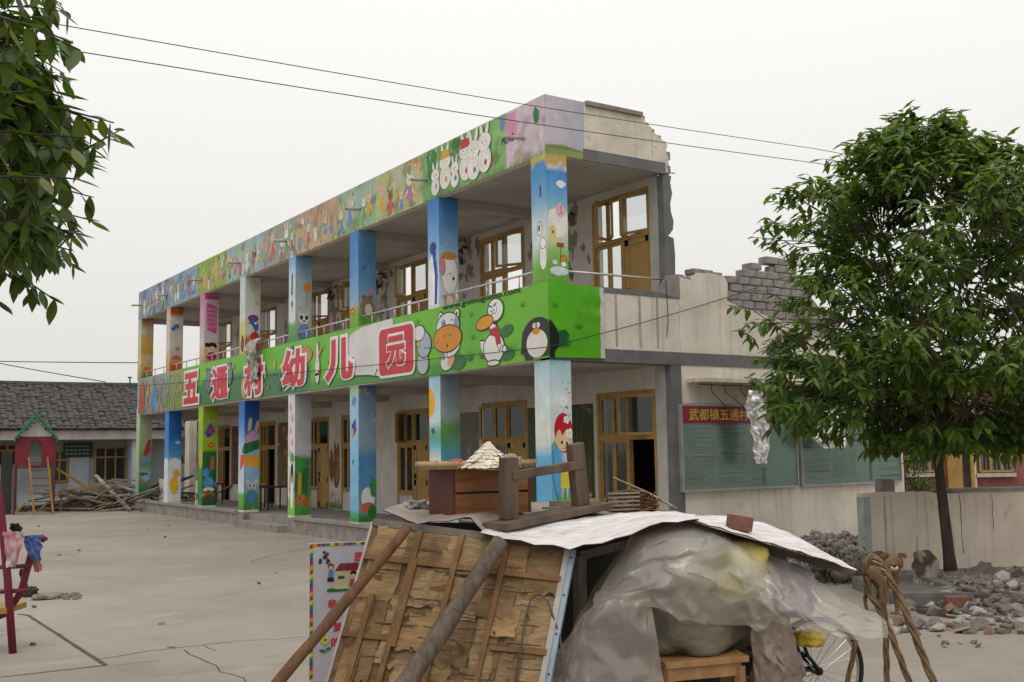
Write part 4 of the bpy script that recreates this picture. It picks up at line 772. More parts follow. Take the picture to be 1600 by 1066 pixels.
# ================================================================ local frames
HR = Vector((RT.x, RT.y, 0)).normalized(); HF = Vector((FW.x, FW.y, 0)).normalized()
class Frame:
    def __init__(s, o, e): s.o = Vector((o.x, o.y, 0)); s.e = Vector((e.x, e.y, 0)).normalized(); s.n = Vector((s.e.y, -s.e.x, 0))   # n towards the camera side
    def P(s, a, t, z): return s.o+s.e*a+s.n*t+Vector((0, 0, z))
    def px(s, x, y, t=0.0):
        r = ray(x, y); q = s.o+s.n*t-CAM; k = q.dot(s.n)/r.dot(s.n); p = CAM+r*k-s.o; return p.dot(s.e), p.z
    def box(s, mb, a0, a1, t0, t1, z0, z1):
        return mb.add([s.P(a, t, z) for z in (z0, z1) for t in (t0, t1) for a in (a0, a1)], [(0, 2, 3, 1), (4, 5, 7, 6), (0, 1, 5, 4), (2, 6, 7, 3), (0, 4, 6, 2), (1, 3, 7, 5)])
def B1(fr, name, m, parent, *a): return fr.box(MB(), *a).build(name, m, parent)
# ================================================================ tiled house behind the yard
mat('house_wall', (.40, .43, .45), (.30, .32, .34), 1.5, .9, .1, 20, streak=.4, streakcol=(.2, .2, .2)); mat('house_fascia', (.52, .49, .45), (.38, .35, .32), 2, .9, .1, 20, streak=.4)
mat('roof_tile', (.095, .088, .082), (.04, .038, .036), 5, .95, .4, 20); mat('yellow_wood', (.42, .26, .06), (.32, .2, .05), 4, .6); mat('green_sign', (.03, .075, .05), (.02, .055, .04), 3, .6); mat('pale_door', (.48, .53, .58), (.4, .45, .5), 2, .7)
p0, p1 = D(-160, 720, 35.6), D(345, 720, 41.0); HO = Frame(p0, p1-p0); HLn = (Vector((p1.x, p1.y, 0))-HO.o).length
hs = thing('tiled_house', 'low grey house with dark tiled roof behind the playhouse', 'house', HO.P(HLn/2, -1, 0))
B1(HO, 'wall', 'house_wall', hs, 0, HLn, -.2, 0, 0, 2.75); B1(HO, 'gable_wall', 'house_wall', hs, HLn-.2, HLn, -5, -.201, 0, 2.75); B1(HO, 'back_wall', 'house_wall', hs, 0, HLn, -5.2, -5.0, 0, 2.75)
B1(HO, 'fascia', 'house_fascia', hs, 0, HLn+.1, 1.0, 1.15, 2.33, 2.66); B1(HO, 'veranda_ceiling', 'house_wall', hs, 0, HLn, .002, .998, 2.5, 2.56)
B1(HO, 'kerb', 'concrete', hs, 0, HLn, .003, .9, 0, .14)
rf = MB().add([HO.P(0, 1.25, 2.66), HO.P(HLn+.2, 1.25, 2.66), HO.P(HLn+.2, -2.4, 4.42), HO.P(0, -2.4, 4.42), HO.P(0, -5.6, 2.9), HO.P(HLn+.2, -5.6, 2.9)], [(0, 1, 2, 3), (3, 2, 5, 4)]).build('roof', mat('roof_bed', (.05, .048, .046), (.03, .03, .03), 4, .95), hs)
tme = None; T0, Z0 = 1.28, 2.66; T1, Z1 = -2.4, 4.42; slope = math.hypot(T0-T1, Z1-Z0); nt_rows = 19; cols_ = 0.215
def tile_mesh():
    mb = MB(); n = 5; rows = []   # one curved clay tile
    for v in (0, 1):
        rows.append([(.12*math.cos(math.pi*k/n)*(1-.06*v), .31*v, .055*math.sin(math.pi*k/n)+.02*(1-v)) for k in range(n+1)])
    mb.grid(rows); mb.add([(.12*math.cos(math.pi*k/n), 0, .055*math.sin(math.pi*k/n)+.02) for k in range(n+1)], [tuple(range(n+1))])
    me = bpy.data.meshes.new('roof_tile'); me.from_pydata(mb.v, [], mb.f); me.materials.append(MATS['roof_tile']); return me
tm = tile_mesh(); rest = MB(); ey = (HO.P(0, T1, Z1)-HO.P(0, T0, Z0)).normalized(); ez = HO.e.cross(ey).normalized()
ncol = int(HLn/cols_); count = 0; a_vis0 = HO.px(0, 650)[0]-.1; a_vis1 = HO.px(222, 650)[0]+.1
for r in range(nt_rows):
    for c in range(ncol):
        a = c*cols_+.12; s_ = r/nt_rows; base = HO.P(a, T0+(T1-T0)*s_, Z0+(Z1-Z0)*s_)+ez*rnd.uniform(-.012, .022)
        rot = Matrix((HO.e, ey, ez)).transposed().to_4x4() @ Matrix.Rotation(rnd.gauss(0, .07), 4, 'Z') @ Matrix.Rotation(rnd.gauss(0, .04), 4, 'X')
        mw = Matrix.Translation(base) @ rot
        if a_vis0 < a < a_vis1 and r < 16 and count < 300 and rnd.random() > .03:
            o = bpy.data.objects.new('roof_tile', tm); COL.objects.link(o); o.parent = rf; o.matrix_parent_inverse = Matrix.Translation(-parent_world(rf)); o.matrix_basis = mw; count += 1
        elif rnd.random() > .03:
            vs = [mw @ Vector(v) for v in [v.co for v in tm.vertices]]; rest.add(vs, [tuple(p.vertices) for p in tm.polygons])
tag(rest.build('roof_tiles', 'roof_tile', rf), kind='stuff')
MB().tube([HO.P(0, T1, Z1+.06), HO.P(HLn*.5, T1, Z1+.03), HO.P(HLn+.2, T1, Z1+.05)], .11, 8).build('ridge', 'roof_tile', hs)
def hpane(fr, x0, y0, x1, y1, parent, m='yellow_wood', nx=3, tr=True, t=.0, gl='window_glass', dk='dark'):
    (a0, zt), (a1, zb) = fr.px(x0, y0), fr.px(x1, y1); f = MB(); w_ = .055
    for k in range(nx+1):
        a = a0+(a1-a0)*k/nx; fr.box(f, a-w_/2, a+w_/2, t, t+.07, zb, zt)
    for z in ([zb, zt, zb+(zt-zb)*.72] if tr else [zb, zt]): fr.box(f, a0, a1, t+.003, t+.067, z-w_/2, z+w_/2)
    o = f.build('window', m, parent)
    B1(fr, 'pane', mat('dark_pane', (.03, .032, .033), (.02, .022, .022), 2, .15, spec=.6), o, a0, a1, t+.004, t+.02, zb, zt)
    return o
hpane(HO, 149, 700, 195, 752, hs, nx=3); hpane(HO, 81, 706, 104, 752, hs, nx=2); hpane(HO, -2, 695, 24, 727, hs, nx=2, t=.0); hpane(HO, -70, 697, -30, 750, hs, nx=3)
(a0, zt), (a1, zb) = HO.px(108, 715), HO.px(138, 753); B1(HO, 'door', 'pale_door', hs, a0, a1, .002, .05, .14, zt)
(a0, zt), (a1, zb) = HO.px(99, 692), HO.px(144, 714); sg = B1(HO, 'wall_sign', 'green_sign', hs, a0, a1, .06, .12, zb, zt)
for r in range(3):
    for c in range(6): aa = a0+.08+(a1-a0-.16)*c/6; B1(HO, 'slot', 'house_wall', sg, aa, aa+.09, .121, .124, zb+.1+.13*r, zb+.14+.13*r)
(a0, _), (a1, _) = HO.px(198, 700), HO.px(213, 700); B1(HO, 'pier', 'pale_door', hs, a0, a1, .003, 1.0, 0, 2.33)
B1(HO, 'porch_wall', 'house_wall', hs, *HO.px(24, 760)[:1], HO.px(215, 760)[0], .9, 1.0, 0, .45)
# ================================================================ playhouse with ladder
mat('play_red', (.21, .02, .035), (.16, .018, .03), 4, .5); mat('play_green', (.05, .25, .12), (.04, .19, .09), 4, .5); mat('play_brown', (.13, .06, .055), (.09, .045, .04), 5, .6); mat('play_yellow', (.36, .20, .035), (.24, .13, .03), 4, .5)
pb = G(52, 803); _r = ray(52, 740); PH = Frame(pb, Vector((_r.y, -_r.x, 0))); k33 = 33/FPX
ph = thing('playhouse', 'small red playhouse with green gable roof on posts with ladder', 'playhouse', pb)
def pz(y): return (803-y)*k33
def pa(x): return (x-52)*k33
for x in (24, 80):
    for t in (0, -1.1): MB().tube([PH.P(pa(x), t, 0), PH.P(pa(x), t, pz(725))], .05, 8).build('post', 'play_brown', ph)
B1(PH, 'platform', 'play_brown', ph, pa(22), pa(82), -1.15, .02, pz(732), pz(727))
for t, nm in ((0, 'front_panel'), (-1.1, 'rear_panel')):
    arch = [(pa(44)+(pa(62)-pa(44))*(.5-.5*math.cos(math.pi*k/10)), pz(697)+.2*math.sin(math.pi*k/10)) for k in range(11)]
    mb = MB(); za, zb = pz(727), pz(680)
    PH.box(mb, pa(24), pa(44), t-.04, t, za, zb); PH.box(mb, pa(62), pa(82), t-.04, t, za, zb)
    for (x0, z0), (x1, z1) in zip(arch, arch[1:]): mb.prism([PH.P(x0, t, z0), PH.P(x1, t, z1), PH.P(x1, t, zb+.001), PH.P(x0, t, zb+.001)], PH.n*-.04)
    mb.build(nm, 'play_red', ph)
for x in (24, 82): B1(PH, 'side_panel', 'play_red', ph, pa(x)-.02, pa(x)+.02, -1.06, -.041, pz(727), pz(680))
for s_ in (-1, 1):
    mb = MB(); ap = PH.P(pa(53), .15, pz(648)); ea = PH.P(pa(53)+s_*pa(84), .15, pz(688)); mb.prism([ap, ea, ea+Vector((0, 0, .08)), ap+Vector((0, 0, .08))], PH.n*-1.4); o = mb.build('roof', 'play_green', ph)
    for k in range(9):
        q = ap.lerp(ea, (k+.5)/9); MB().bar(q+PH.n*.02, q+PH.n*.02-Vector((0, 0, .09)), .05, .03).build('scallop', 'play_green', o)
mb = MB(); mb.prism([PH.P(pa(30), .01, pz(682)), PH.P(pa(76), .01, pz(682)), PH.P(pa(53), .01, pz(658))], PH.n*-.03); mb.build('gable_panel', 'house_fascia', ph)
for x0, x1 in ((43, 53), (70, 80)): MB().bar(PH.P(pa(x0)+.0, .1, pz(715)), PH.P(pa(x1), .9, 0), .05).build('ladder_rail', 'play_yellow', ph)
for k in range(7):
    t = (k+.7)/7.4; MB().bar(PH.P(pa(43)+(pa(53)-pa(43))*t, .1+.8*t, pz(715)*(1-t)), PH.P(pa(70)+(pa(80)-pa(70))*t, .1+.8*t, pz(715)*(1-t)), .035).build('rung', 'play_brown', ph)
MB().bar(PH.P(pa(84), -.2, pz(733)), PH.P(pa(180), -.5, .1), .07).build('slide_rail', 'play_yellow', ph)
mb = MB(); mb.grid([[PH.P(pa(50)+.3*i/6*1.0, -.4, pz(728)+.28*math.sin(math.pi*i/6)-.0) for i in range(7)], [PH.P(pa(50)+.3*i/6, -.2, pz(728)+.25*math.sin(math.pi*i/6)) for i in range(7)]]); mb.build('slide_hood', 'pale_door', ph)
for x0, x1, y0, y1, m in ((26, 40, 785, 800, 'play_yellow'), (58, 72, 785, 800, 'play_yellow')): MB().bar(PH.P(pa(x0), .3, pz(y1)), PH.P(pa(x1), .3, pz(y0)), .16, .05).build('step_board', m, ph)
# dark box and yellow panel beside it
o = MB(); PH.box(o, pa(-40), pa(-10), -.4, -.35, 0, 2.0); o = o.build('yellow_board', 'play_yellow'); tag(o, 'yellow board standing at the edge beside the playhouse', 'panel')
o = MB(); PH.box(o, pa(4), pa(20), -.6, -.1, 0, 1.95); o = o.build('utility_box', 'dark'); tag(o, 'dark upright box between yellow board and playhouse', 'box')
b_ = thing('yellow_bench', 'small yellow bench half buried by the timber heap', 'bench', G(107, 793))
MB().bar(PH.P(pa(86), -1.0, .62), PH.P(pa(130), -1.0, .75), .35, .05).build('seat', 'play_yellow', b_)
for x in (93, 124): MB().bar(PH.P(pa(x), -1.0, .0), PH.P(pa(x), -1.0, .66), .05).build('leg', 'play_yellow', b_)
# ================================================================ heap of broken timber at the far corner
mat('old_timber', (.36, .31, .25), (.17, .14, .11), 6, .9, .3, 30, stretch=(1, 1, 1)); mat('old_timber_dark', (.17, .14, .11), (.08, .065, .055), 6, .9, .3, 30)
tl = random.Random(4)
for k in range(88):
    px = tl.uniform(95, 320) if k > 25 else tl.uniform(90, 215); py = tl.uniform(795, 800); c = G(px, py)+HF*tl.uniform(0, 1.1)
    hgt = max(.03, (.95-abs(px-200)/150*.6)*tl.random()); an = tl.gauss(0, .55); L_ = tl.uniform(.8, 2.6); d = (HR*math.cos(an)+HF*math.sin(an)); tilt = tl.gauss(0, .22)
    p = c-d*L_/2+Vector((0, 0, max(.03, hgt-tilt*L_/2))); q = c+d*L_/2+Vector((0, 0, max(.03, hgt+tilt*L_/2)))
    o = MB().bar(p, q, tl.uniform(.06, .16), tl.uniform(.03, .06)).build('timber_plank', 'old_timber' if tl.random() < .7 else 'old_timber_dark'); tag(o, 'broken grey timber piece in the heap by the far corner', 'timber', 'timber heap')
rub = MB(); base = G(200, 797)+HF*.4
for i in range(700):
    a = tl.uniform(-3.6, 3.4); t = tl.uniform(-.5, 1.4); p = base+HR*a+HF*t; z = max(0, .55-abs(a)*.12)*tl.random(); s_ = tl.uniform(.03, .1); rub.bar(p+Vector((0, 0, z)), p+Vector((tl.uniform(-.2, .2), tl.uniform(-.2, .2), z+tl.uniform(-.03, .08))), s_, s_*.6)
tag(rub.build('timber_debris', 'old_timber_dark'), 'small broken wood and tile debris under the timber heap', 'debris', kind='stuff')
# collapsed roof leaning behind the corridor end
cr = thing('collapsed_roof', 'collapsed tiled lean-to roof seen through the corridor end', 'roof', HO.P(HLn-.6, 2, 0))
for k in range(60):
    a = HLn-1.7+tl.uniform(-.6, 1.4); s_ = tl.random(); p = HO.P(a, 1.4+1.5*s_, 3.1-1.6*s_+tl.uniform(-.08, .08)); MB().bar(p, p+HO.e*.25+Vector((0, 0, tl.uniform(-.06, .06))), .2, .03).build('broken_tile', 'roof_tile', cr)
for k in range(6): MB().bar(HO.P(HLn-2.3+.5*k, 1.2, 3.2), HO.P(HLn-2.0+.5*k, 3.2, .9), .08).build('rafter', 'old_timber', cr)
o = MB(); a_ = PX(242, 640, 3.2); o.box(2.2, 2.45, 24.4, 24.9, 0, 2.9); o = o.build('standing_pier', 'plaster'); tag(o, 'white plastered pier standing alone beyond the corridor end', 'pier')
# ================================================================ red house, low wall, post
mat('red_wall', (.30, .105, .085), (.20, .075, .06), 2.5, .9, .15, 20, spots=.5, spotcol=(.30, .22, .19), streak=.4); mat('red_trim', (.40, .27, .06), (.3, .2, .05), 5, .6)
RO = Frame(D(1380, 700, 26.5), HR); rh = thing('red_house', 'low red house with ochre windows beyond the low wall', 'house', RO.P(3, 0, 0))
B1(RO, 'wall', 'red_wall', rh, -1.0, 9, -.25, 0, -.6, 3.1); B1(RO, 'roof', 'roof_tile', rh, -1.4, 9.4, -4, .5, 3.1, 3.25)
for a in (-.98, 8.8): B1(RO, 'gable_wall', 'red_wall', rh, a, a+.2, -3.8, -.251, -.6, 3.1)
for x0, x1 in ((1416, 1467), (1526, 1581), (1640, 1695)):
    w_ = hpane(RO, x0, 660, x1, 736, rh, 'red_trim', 3); (a0, z0), (a1, _) = RO.px(x0-3, 738), RO.px(x1+3, 738)
    B1(RO, 'sill', 'house_fascia', w_, a0, a1, .0, .14, z0-.12, z0-.03)
    for k in range(10): aa = a0+.1+(a1-a0-.2)*k/9; MB().tube([RO.P(aa, .05, z0), RO.P(aa, .05, RO.px(x0, 680)[1])], .008, 5).build('bar', 'board_frame', w_)
(a0, zt), (a1, _) = RO.px(1481, 691), RO.px(1512, 691)
mb = MB(); RO.box(mb, a0-.08, a0, 0, .1, -.5, zt+.08); RO.box(mb, a1, a1+.08, 0, .1, -.5, zt+.08); RO.box(mb, a0, a1, 0, .1, zt, zt+.08); dr = mb.build('door', 'red_trim', rh)
B1(RO, 'leaf', 'door', dr, a0, a0+(a1-a0)*.62, .01, .05, -.5, zt); B1(RO, 'gap', 'dark', dr, a0+(a1-a0)*.62, a1, .004, .02, -.5, zt)
(a0, _), (a1, _) = RO.px(1516, 700), RO.px(1522, 700); pil = B1(RO, 'pilaster', 'plaster', rh, a0, a1, .002, .06, -.5, 3.0)
for k in range(14): B1(RO, 'brick', 'peel', pil, a0+.005, a1-.005, .061, .075, .2+k*.16, .33+k*.16)
wl, wr = G(1354, 893), G(1680, 882); LW_ = Frame(wl, wr-wl); Lw = (wr-wl).length
lw = thing('low_wall', 'low plastered yard wall behind the tree with pale green end', 'wall', LW_.P(Lw/2, 0, 0)); mat('wall_plaster', (.80, .70, .59), (.64, .55, .46), 1.3, .9, .2, 20, streak=.6, streakcol=(.24, .21, .18), spots=.65, spotcol=(.44, .38, .32))
ztop = LW_.px(1360, 770)[1]
top = [(0, ztop-.02), (.35, ztop), (1.0, ztop-.01), (1.15, ztop-.04), (1.6, ztop-.02), (Lw, ztop-.03)]
MB().prism([LW_.P(a, 0, z) for a, z in [(0, 0), (Lw, 0)]+top[::-1]], LW_.n*-.2).build('body', 'wall_plaster', lw)
B1(LW_, 'painted_end', mat('teal_paint', (.42, .52, .47), (.36, .38, .34), 5, .9, .2, 20), lw, -.004, .10, -.19, .004, 0, ztop-.06)
for a_, z0_, z1_ in ((.30, .1, 1.0), (1.42, .2, 1.02), (1.9, .5, 1.0), (.75, .0, .45)):
    P_ = [LW_.P(a_+.012*nz(k*.6, a_), .0025, z0_+(z1_-z0_)*k/9) for k in range(10)]; MB().grid([P_, [q+LW_.e*(.006+.008*abs(nz(k, a_))) for k, q in enumerate(P_)]]).build('crack', 'joint_dirt', lw)
B1(LW_, 'coping', 'concrete', lw, 1.3, Lw, -.24, .03, ztop-.022, ztop+.03)
pst = MB(); q = LW_; q.box(pst, .42, .63, -.5, -.28, 0, ztop+.17); o = pst.build('concrete_post', 'brick_grey', bevel=.03); tag(o, 'short grey concrete post behind the low wall end', 'post')
# ================================================================ trees
leaf_mat('leaf')
NEAR = [False]
def leaf(mb, p, d, up, L_, w_, col):
    near = NEAR[0]
    d = d.normalized(); s = d.cross(up)
    if s.length < 1e-3: s = Vector((1, 0, 0))
    s.normalize(); n = s.cross(d); dr = -n*L_*.12
    if near:   # near leaves: rounder outline, folded along the midrib
        o = len(mb.v); st_ = ((0, .03), (.15, .30), (.32, .46), (.5, .5), (.68, .40), (.84, .21), (1, .0))
        for t_, h_ in st_: m_ = p+d*L_*t_+dr*1.7*t_*t_; mb.v += [tuple(m_+s*w_*h_-n*L_*.05*h_*2), tuple(m_), tuple(m_-s*w_*h_-n*L_*.05*h_*2)]
        for k in range(6):
            for e in (0, 1): i = o+k*3+e; mb.f.append((i, i+1, i+4, i+3)); mb.c.append(col)
        return
    a, b, c = p, p+d*L_*.45+n*L_*.03, p+d*L_+dr*1.6
    l, r = p+d*L_*.42+s*w_*.5-n*L_*.06, p+d*L_*.42-s*w_*.5-n*L_*.06
    l2, r2 = p+d*L_*.75+s*w_*.32+dr*.8, p+d*L_*.75-s*w_*.32+dr*.8; m2 = p+d*L_*.75+dr*.5
    o = len(mb.v); mb.v += [tuple(x) for x in (a, b, c, l, r, l2, r2, m2)]
    for f in ((0, 3, 1), (0, 1, 4), (3, 5, 7, 1), (1, 7, 6, 4), (5, 2, 7), (7, 2, 6)): mb.f.append(tuple(i+o for i in f)); mb.c.append(col)
def shoot(mb, wood, p, d, n, Ls, R, ln=.32, hang=.5):
    leaf_tone = .62 if NEAR[0] else 1.0   # near tree's leaf colours are scaled darker
    """a leafy shoot: stem with alternate drooping leaves, terminal tuft"""
    d = d.normalized(); pts = [p+d*ln*t+Vector((0, 0, -.04*t*t)) for t in (0, .5, 1)]
    wood.tube(pts, [.006, .005, .003], 4, cap=False)
    for k in range(n):
        t = (k+.6)/n; q = p+d*ln*t+Vector((0, 0, -.04*t*t)); az = k*2.4+R.random(); side_ = Vector((math.cos(az), math.sin(az), 0)); ld = (d*.55+side_*.8+Vector((0, 0, R.uniform(-1.25, .1) if not NEAR[0] else R.uniform(-1.5, .1)))).normalized()
        g_ = R.random(); hue = R.random(); col = tuple(c_*leaf_tone for c_ in (.034+.060*g_+.022*hue, .082+.105*g_, .013+.010*g_))
        if R.random() < .12: col = tuple(c_*(.75 if NEAR[0] else 1) for c_ in (.13+.04*hue, .19, .035))
        leaf(mb, q, ld, Vector((0, 0, 1)), Ls*R.uniform(.7, 1.2), Ls*R.uniform(.36, .46), col)
mat('bark', (.085, .065, .05), (.045, .036, .03), 9, .95, .5, 30, stretch=(1, 1, .25))
def tree(name, label, base, ht, trunk_r, lobes, nsh, Ls, seed, envelope, lean=(0, 0)):
    R = random.Random(seed); t = thing(name, label, 'tree', base); base = Vector(base)
    cb = base+Vector((lean[0], lean[1], ht)); pts = [base+(cb-base)*k/6+Vector((.02*nz(k, seed), .02*nz(k, seed+3), 0)) for k in range(7)]
    MB().tube(pts, [trunk_r*(1.25 if k == 0 else 1-.06*k) for k in range(7)], 12).build('trunk', 'bark', t, smooth=True)
    limb = MB(); wood = MB(); lv = MB(); tips = []
    for c in lobes:
        c = Vector(c); m_ = cb.lerp(c, .5)+Vector((R.gauss(0, .1), R.gauss(0, .1), .1)); limb.tube([cb-Vector((0, 0, .25)), cb.lerp(m_, .5), m_, c], [trunk_r*.55, trunk_r*.42, trunk_r*.3, trunk_r*.12], 7); tips.append(c)
    tag(limb.build('limbs', 'bark', t, smooth=True), kind='stuff')
    n = 0; tries = 0
    while n < nsh and tries < nsh*60:
        tries += 1; q, d, ok = envelope(R)
        if not ok: continue
        n += 1
        if R.random() < .5:
            c = min(tips, key=lambda k: (k-q).length); wood.tube([c.lerp(q, .45), c.lerp(q, .75)+Vector((0, 0, .03)), q], [.012, .008, .005], 4, cap=False)
        shoot(lv, wood, q, d, R.randint(7, 11), Ls, R, R.uniform(.22, .42))
    tag(wood.build('twigs', 'bark', t), kind='stuff')
    tag(lv.build('crown', 'leaf', t, colors=True, smooth=NEAR[0]), kind='stuff'); return t
tb = G(1487, 905); TC = tb+Vector((0, 0, 0))
prof_r = [(1.72, .9), (2.0, 1.45), (2.5, 1.95), (3.0, 2.2), (3.5, 2.1), (4.0, 1.98), (4.5, 1.85), (5.0, 1.55), (5.4, 1.05), (5.9, .3)]
def rad(z):
    for (z0, r0), (z1, r1) in zip(prof_r, prof_r[1:]):
        if z0 <= z <= z1: return r0+(r1-r0)*(z-z0)/(z1-z0)
    return 0
def env_right(R):
    z = 1.74+4.05*R.random()**1.15; a = R.uniform(0, 2*math.pi); rr = rad(z)*(1+.43*nz(math.cos(a)*2.1+4, math.sin(a)*1.9, z*1.15)); k = R.random()**.42*(1.14 if R.random() < .07 else 1); r = rr*k
    c = Vector((math.cos(a), math.sin(a), 0)); q = TC+c*r+Vector((0, 0, z))
    gap = nz(q.x*1.05, q.y*1.05, q.z*1.25); ok = gap > (-.25 if z < 3.0 else -.08)
    d = c*(.5+.5*k)+Vector((0, 0, .35+.5*max(0, (z-3.5)/2)-.4*(z < 2.3)))+Vector((R.gauss(0, .3), R.gauss(0, .3), R.gauss(0, .25))); return q, d, ok
lob = [TC+Vector((math.cos(a)*r, math.sin(a)*r, z)) for a, r, z in [(k*2.4, .5+.9*((k*37) % 10)/10, 2.3+.21*k) for k in range(13)]]
tree('broadleaf_tree', 'round-crowned leafy tree rising from the kerbed planter by the low wall', tb, 2.1, .076, lob, 2150, .19, 3, env_right, lean=(-.06, .10))
MB().tube([tb, tb+Vector((0, 0, .12))], [.15, .1], 10)
lb = G(-330, 1150); lb = D(-330, 700, 5.4); lb.z = 0
edge = [(-60, 120), (0, 112), (70, 90), (130, 105), (170, 128), (215, 160), (260, 150), (300, 135), (340, 128), (380, 112), (410, 92), (440, 72), (462, 25), (480, -60)]
def env_left(R):
    y = R.uniform(-260, 415); e = 100
    for (y0, e0), (y1, e1) in zip(edge, edge[1:]):
        if y0 <= y <= y1: e = e0+(e1-e0)*(y-y0)/(y1-y0)
    x = e-98-abs(R.gauss(0, 1))*120; d_ = 5.3+R.gauss(0, .55); q = D(x, y, d_)
    ok = x > -520 and nz(q.x*1.6, q.y*1.6, q.z*1.8) > -.2
    out = HR*(.8 if x > -300 else -.6)+Vector((0, 0, R.uniform(-.45, .35)))+HF*R.gauss(0, .6); return q, out, ok
lobL = [D(x, y, d_) for x, y, d_ in ((-60, 60, 5.2), (-20, 200, 5.4), (-40, 330, 5.3), (-120, -60, 5.3), (-380, 60, 5.5), (-200, 250, 5.0), (-150, 120, 5.8), (60, 235, 5.2), (20, 380, 5.3))]
NEAR[0] = True
lt = tree('broadleaf_tree', 'near tree whose dark leafy branches hang in from the top left', lb, 2.0, .09, lobL, 600, .128, 8, env_left)
RS = random.Random(2); lv = MB(); wd = MB()
tip = D(185, 205, 5.2); st = D(122, 240, 5.25); wd.tube([D(60, 290, 5.3), st, tip], [.012, .007, .003], 5)
for k in range(11):
    q = st.lerp(tip, k/10); ld = HR*RS.uniform(-.2, .9)+Vector((0, 0, RS.uniform(-1.0, .1)))+HF*RS.gauss(0, .4); g_ = RS.random(); leaf(lv, q, ld, Vector((0, 0, 1)), RS.uniform(.1, .15), .05, (.05+.04*g_, .09+.06*g_, .025))
wd.build('sprig_stem', 'bark', lt); tag(lv.build('sprig', 'leaf', lt, colors=True), kind='stuff')
NEAR[0] = False
# flowering shrub and greenery before the red house
def shrub(label, fr, x0, x1, y0, y1, t, n, pink):
    R = random.Random(int(x0)); (a0, zt), (a1, zb) = fr.px(x0, y0, t), fr.px(x1, y1, t); s = thing('shrub', label, 'shrub', fr.P((a0+a1)/2, t, 0)); mb = MB(); wdm = MB()
    for k in range(n):
        a = R.uniform(a0, a1); z = R.uniform(max(.0, zb), zt); q = fr.P(a, t+R.gauss(0, .2), z); c = (.05, .10+.06*R.random(), .03)
        if R.random() < pink: c = (.42, .12, .12)
        leaf(mb, q, Vector((R.gauss(0, 1), R.gauss(0, 1), R.gauss(.2, .8))), Vector((0, 0, 1)), .11, .055, c)
    for k in range(5): wdm.tube([fr.P((a0+a1)/2+R.gauss(0, .1), t, 0), fr.P(R.uniform(a0, a1), t, zt*.9)], .012, 5)
    wdm.build('stems', 'bark', s); tag(mb.build('foliage', 'leaf', s, colors=True), kind='stuff')
shrub('leafy shrub with pink flowers before the red house window', RO, 1404, 1448, 692, 765, 1.2, 420, .10); shrub('low green plants under the red house window', RO, 1425, 1470, 750, 778, 1.5, 260, 0)
# ================================================================ overhead cables
mat('cable', (.05, .05, .052), rough=.6)
def cable(pts, r, label):
    P = []
    for a, b in zip(pts, pts[1:]):
        for k in range(12): t = k/12; P.append(a.lerp(b, t)-Vector((0, 0, .04*math.sin(math.pi*t))))
    P.append(pts[-1]); o = MB().tube(P, r, 5).build('overhead_cable', 'cable'); tag(o, label, 'cable', 'overhead cables'); return o
cable([D(-400, -41, 8.5), D(60, 33, 9), D(1270, 232, 15.2), D(1900, 336, 18)], .0048, 'upper of the two long cables crossing the sky')
cable([D(-400, 6, 8.5), D(75, 73, 9), D(1275, 255, 15.2), D(1900, 345, 18)], .0052, 'lower of the two long cables crossing the sky')
cn = Vector((-.11, -.11, 0)); cn.z = PX(812, 549, -.11).z
cable([PY(1185, 449, -.03), cn, PX(216, 603, -.11), D(-200, 640, 40)], .007, 'thin cable stretched from the gable wall across the banner')
cable([D(-200, 560, 46), D(216, 567, 46)], .02, 'straight far cable above the tiled roof'); cable([D(-100, 548, 43), D(165, 597, 42)], .018, 'slanting far cable running down to the tiled roof'); 
o = MB().tube([D(203, 603, 39.8), D(203, 589, 39.8)], .025, 6).bar(D(200, 590, 39.8), D(206, 590, 39.8), .05).build('roof_bracket', 'cable'); tag(o, 'small dark bracket standing on the tiled roof ridge', 'bracket')
# ================================================================ rubble heaps by the low wall
mat('rubble', (.255, .225, .188), (.135, .118, .098), 7, .95, .6, 25); mat('rubble_pale', (.46, .42, .37), (.30, .27, .24), 6, .95, .5, 25); mat('rubble_brick', (.24, .13, .095), (.2, .15, .12), 7, .95, .5, 25)
CH = random.Random(21); chunk_me = []
for k in range(9):
    bm = bmesh.new()
    for i in range(14):
        v = Vector((CH.gauss(0, 1), CH.gauss(0, 1), CH.gauss(0, 1))).normalized(); bm.verts.new((v.x*CH.uniform(.7, 1), v.y*CH.uniform(.5, .9), v.z*CH.uniform(.4, .7)))
    r_ = bmesh.ops.convex_hull(bm, input=bm.verts); bmesh.ops.delete(bm, geom=[g_ for g_ in r_['geom_interior'] if isinstance(g_, bmesh.types.BMVert)], context='VERTS')
    me = bpy.data.meshes.new('rubble_chunk'); bm.to_mesh(me); bm.free(); me.materials.append(MATS[['rubble', 'rubble', 'rubble_pale', 'rubble', 'rubble_pale', 'rubble', 'rubble_brick', 'rubble', 'rubble_pale'][k]]); chunk_me.append(me)
for m_, sz_ in (('rubble_brick', (1.0, .5, .3)), ('rubble_pale', (1.1, .8, .16)), ('rubble', (.9, .6, .35))):   # brick ends and plaster slabs with broken corners
    bm = bmesh.new(); bmesh.ops.create_cube(bm, size=2)
    bmesh.ops.subdivide_edges(bm, edges=bm.edges[:], cuts=1)
    for v in bm.verts: v.co = Vector((v.co.x*sz_[0]*(1+CH.uniform(-.16, .08)), v.co.y*sz_[1]*(1+CH.uniform(-.16, .08)), v.co.z*sz_[2]*(1+CH.uniform(-.12, .06))))
    me = bpy.data.meshes.new('rubble_chunk'); bm.to_mesh(me); bm.free(); me.materials.append(MATS[m_]); chunk_me.append(me)
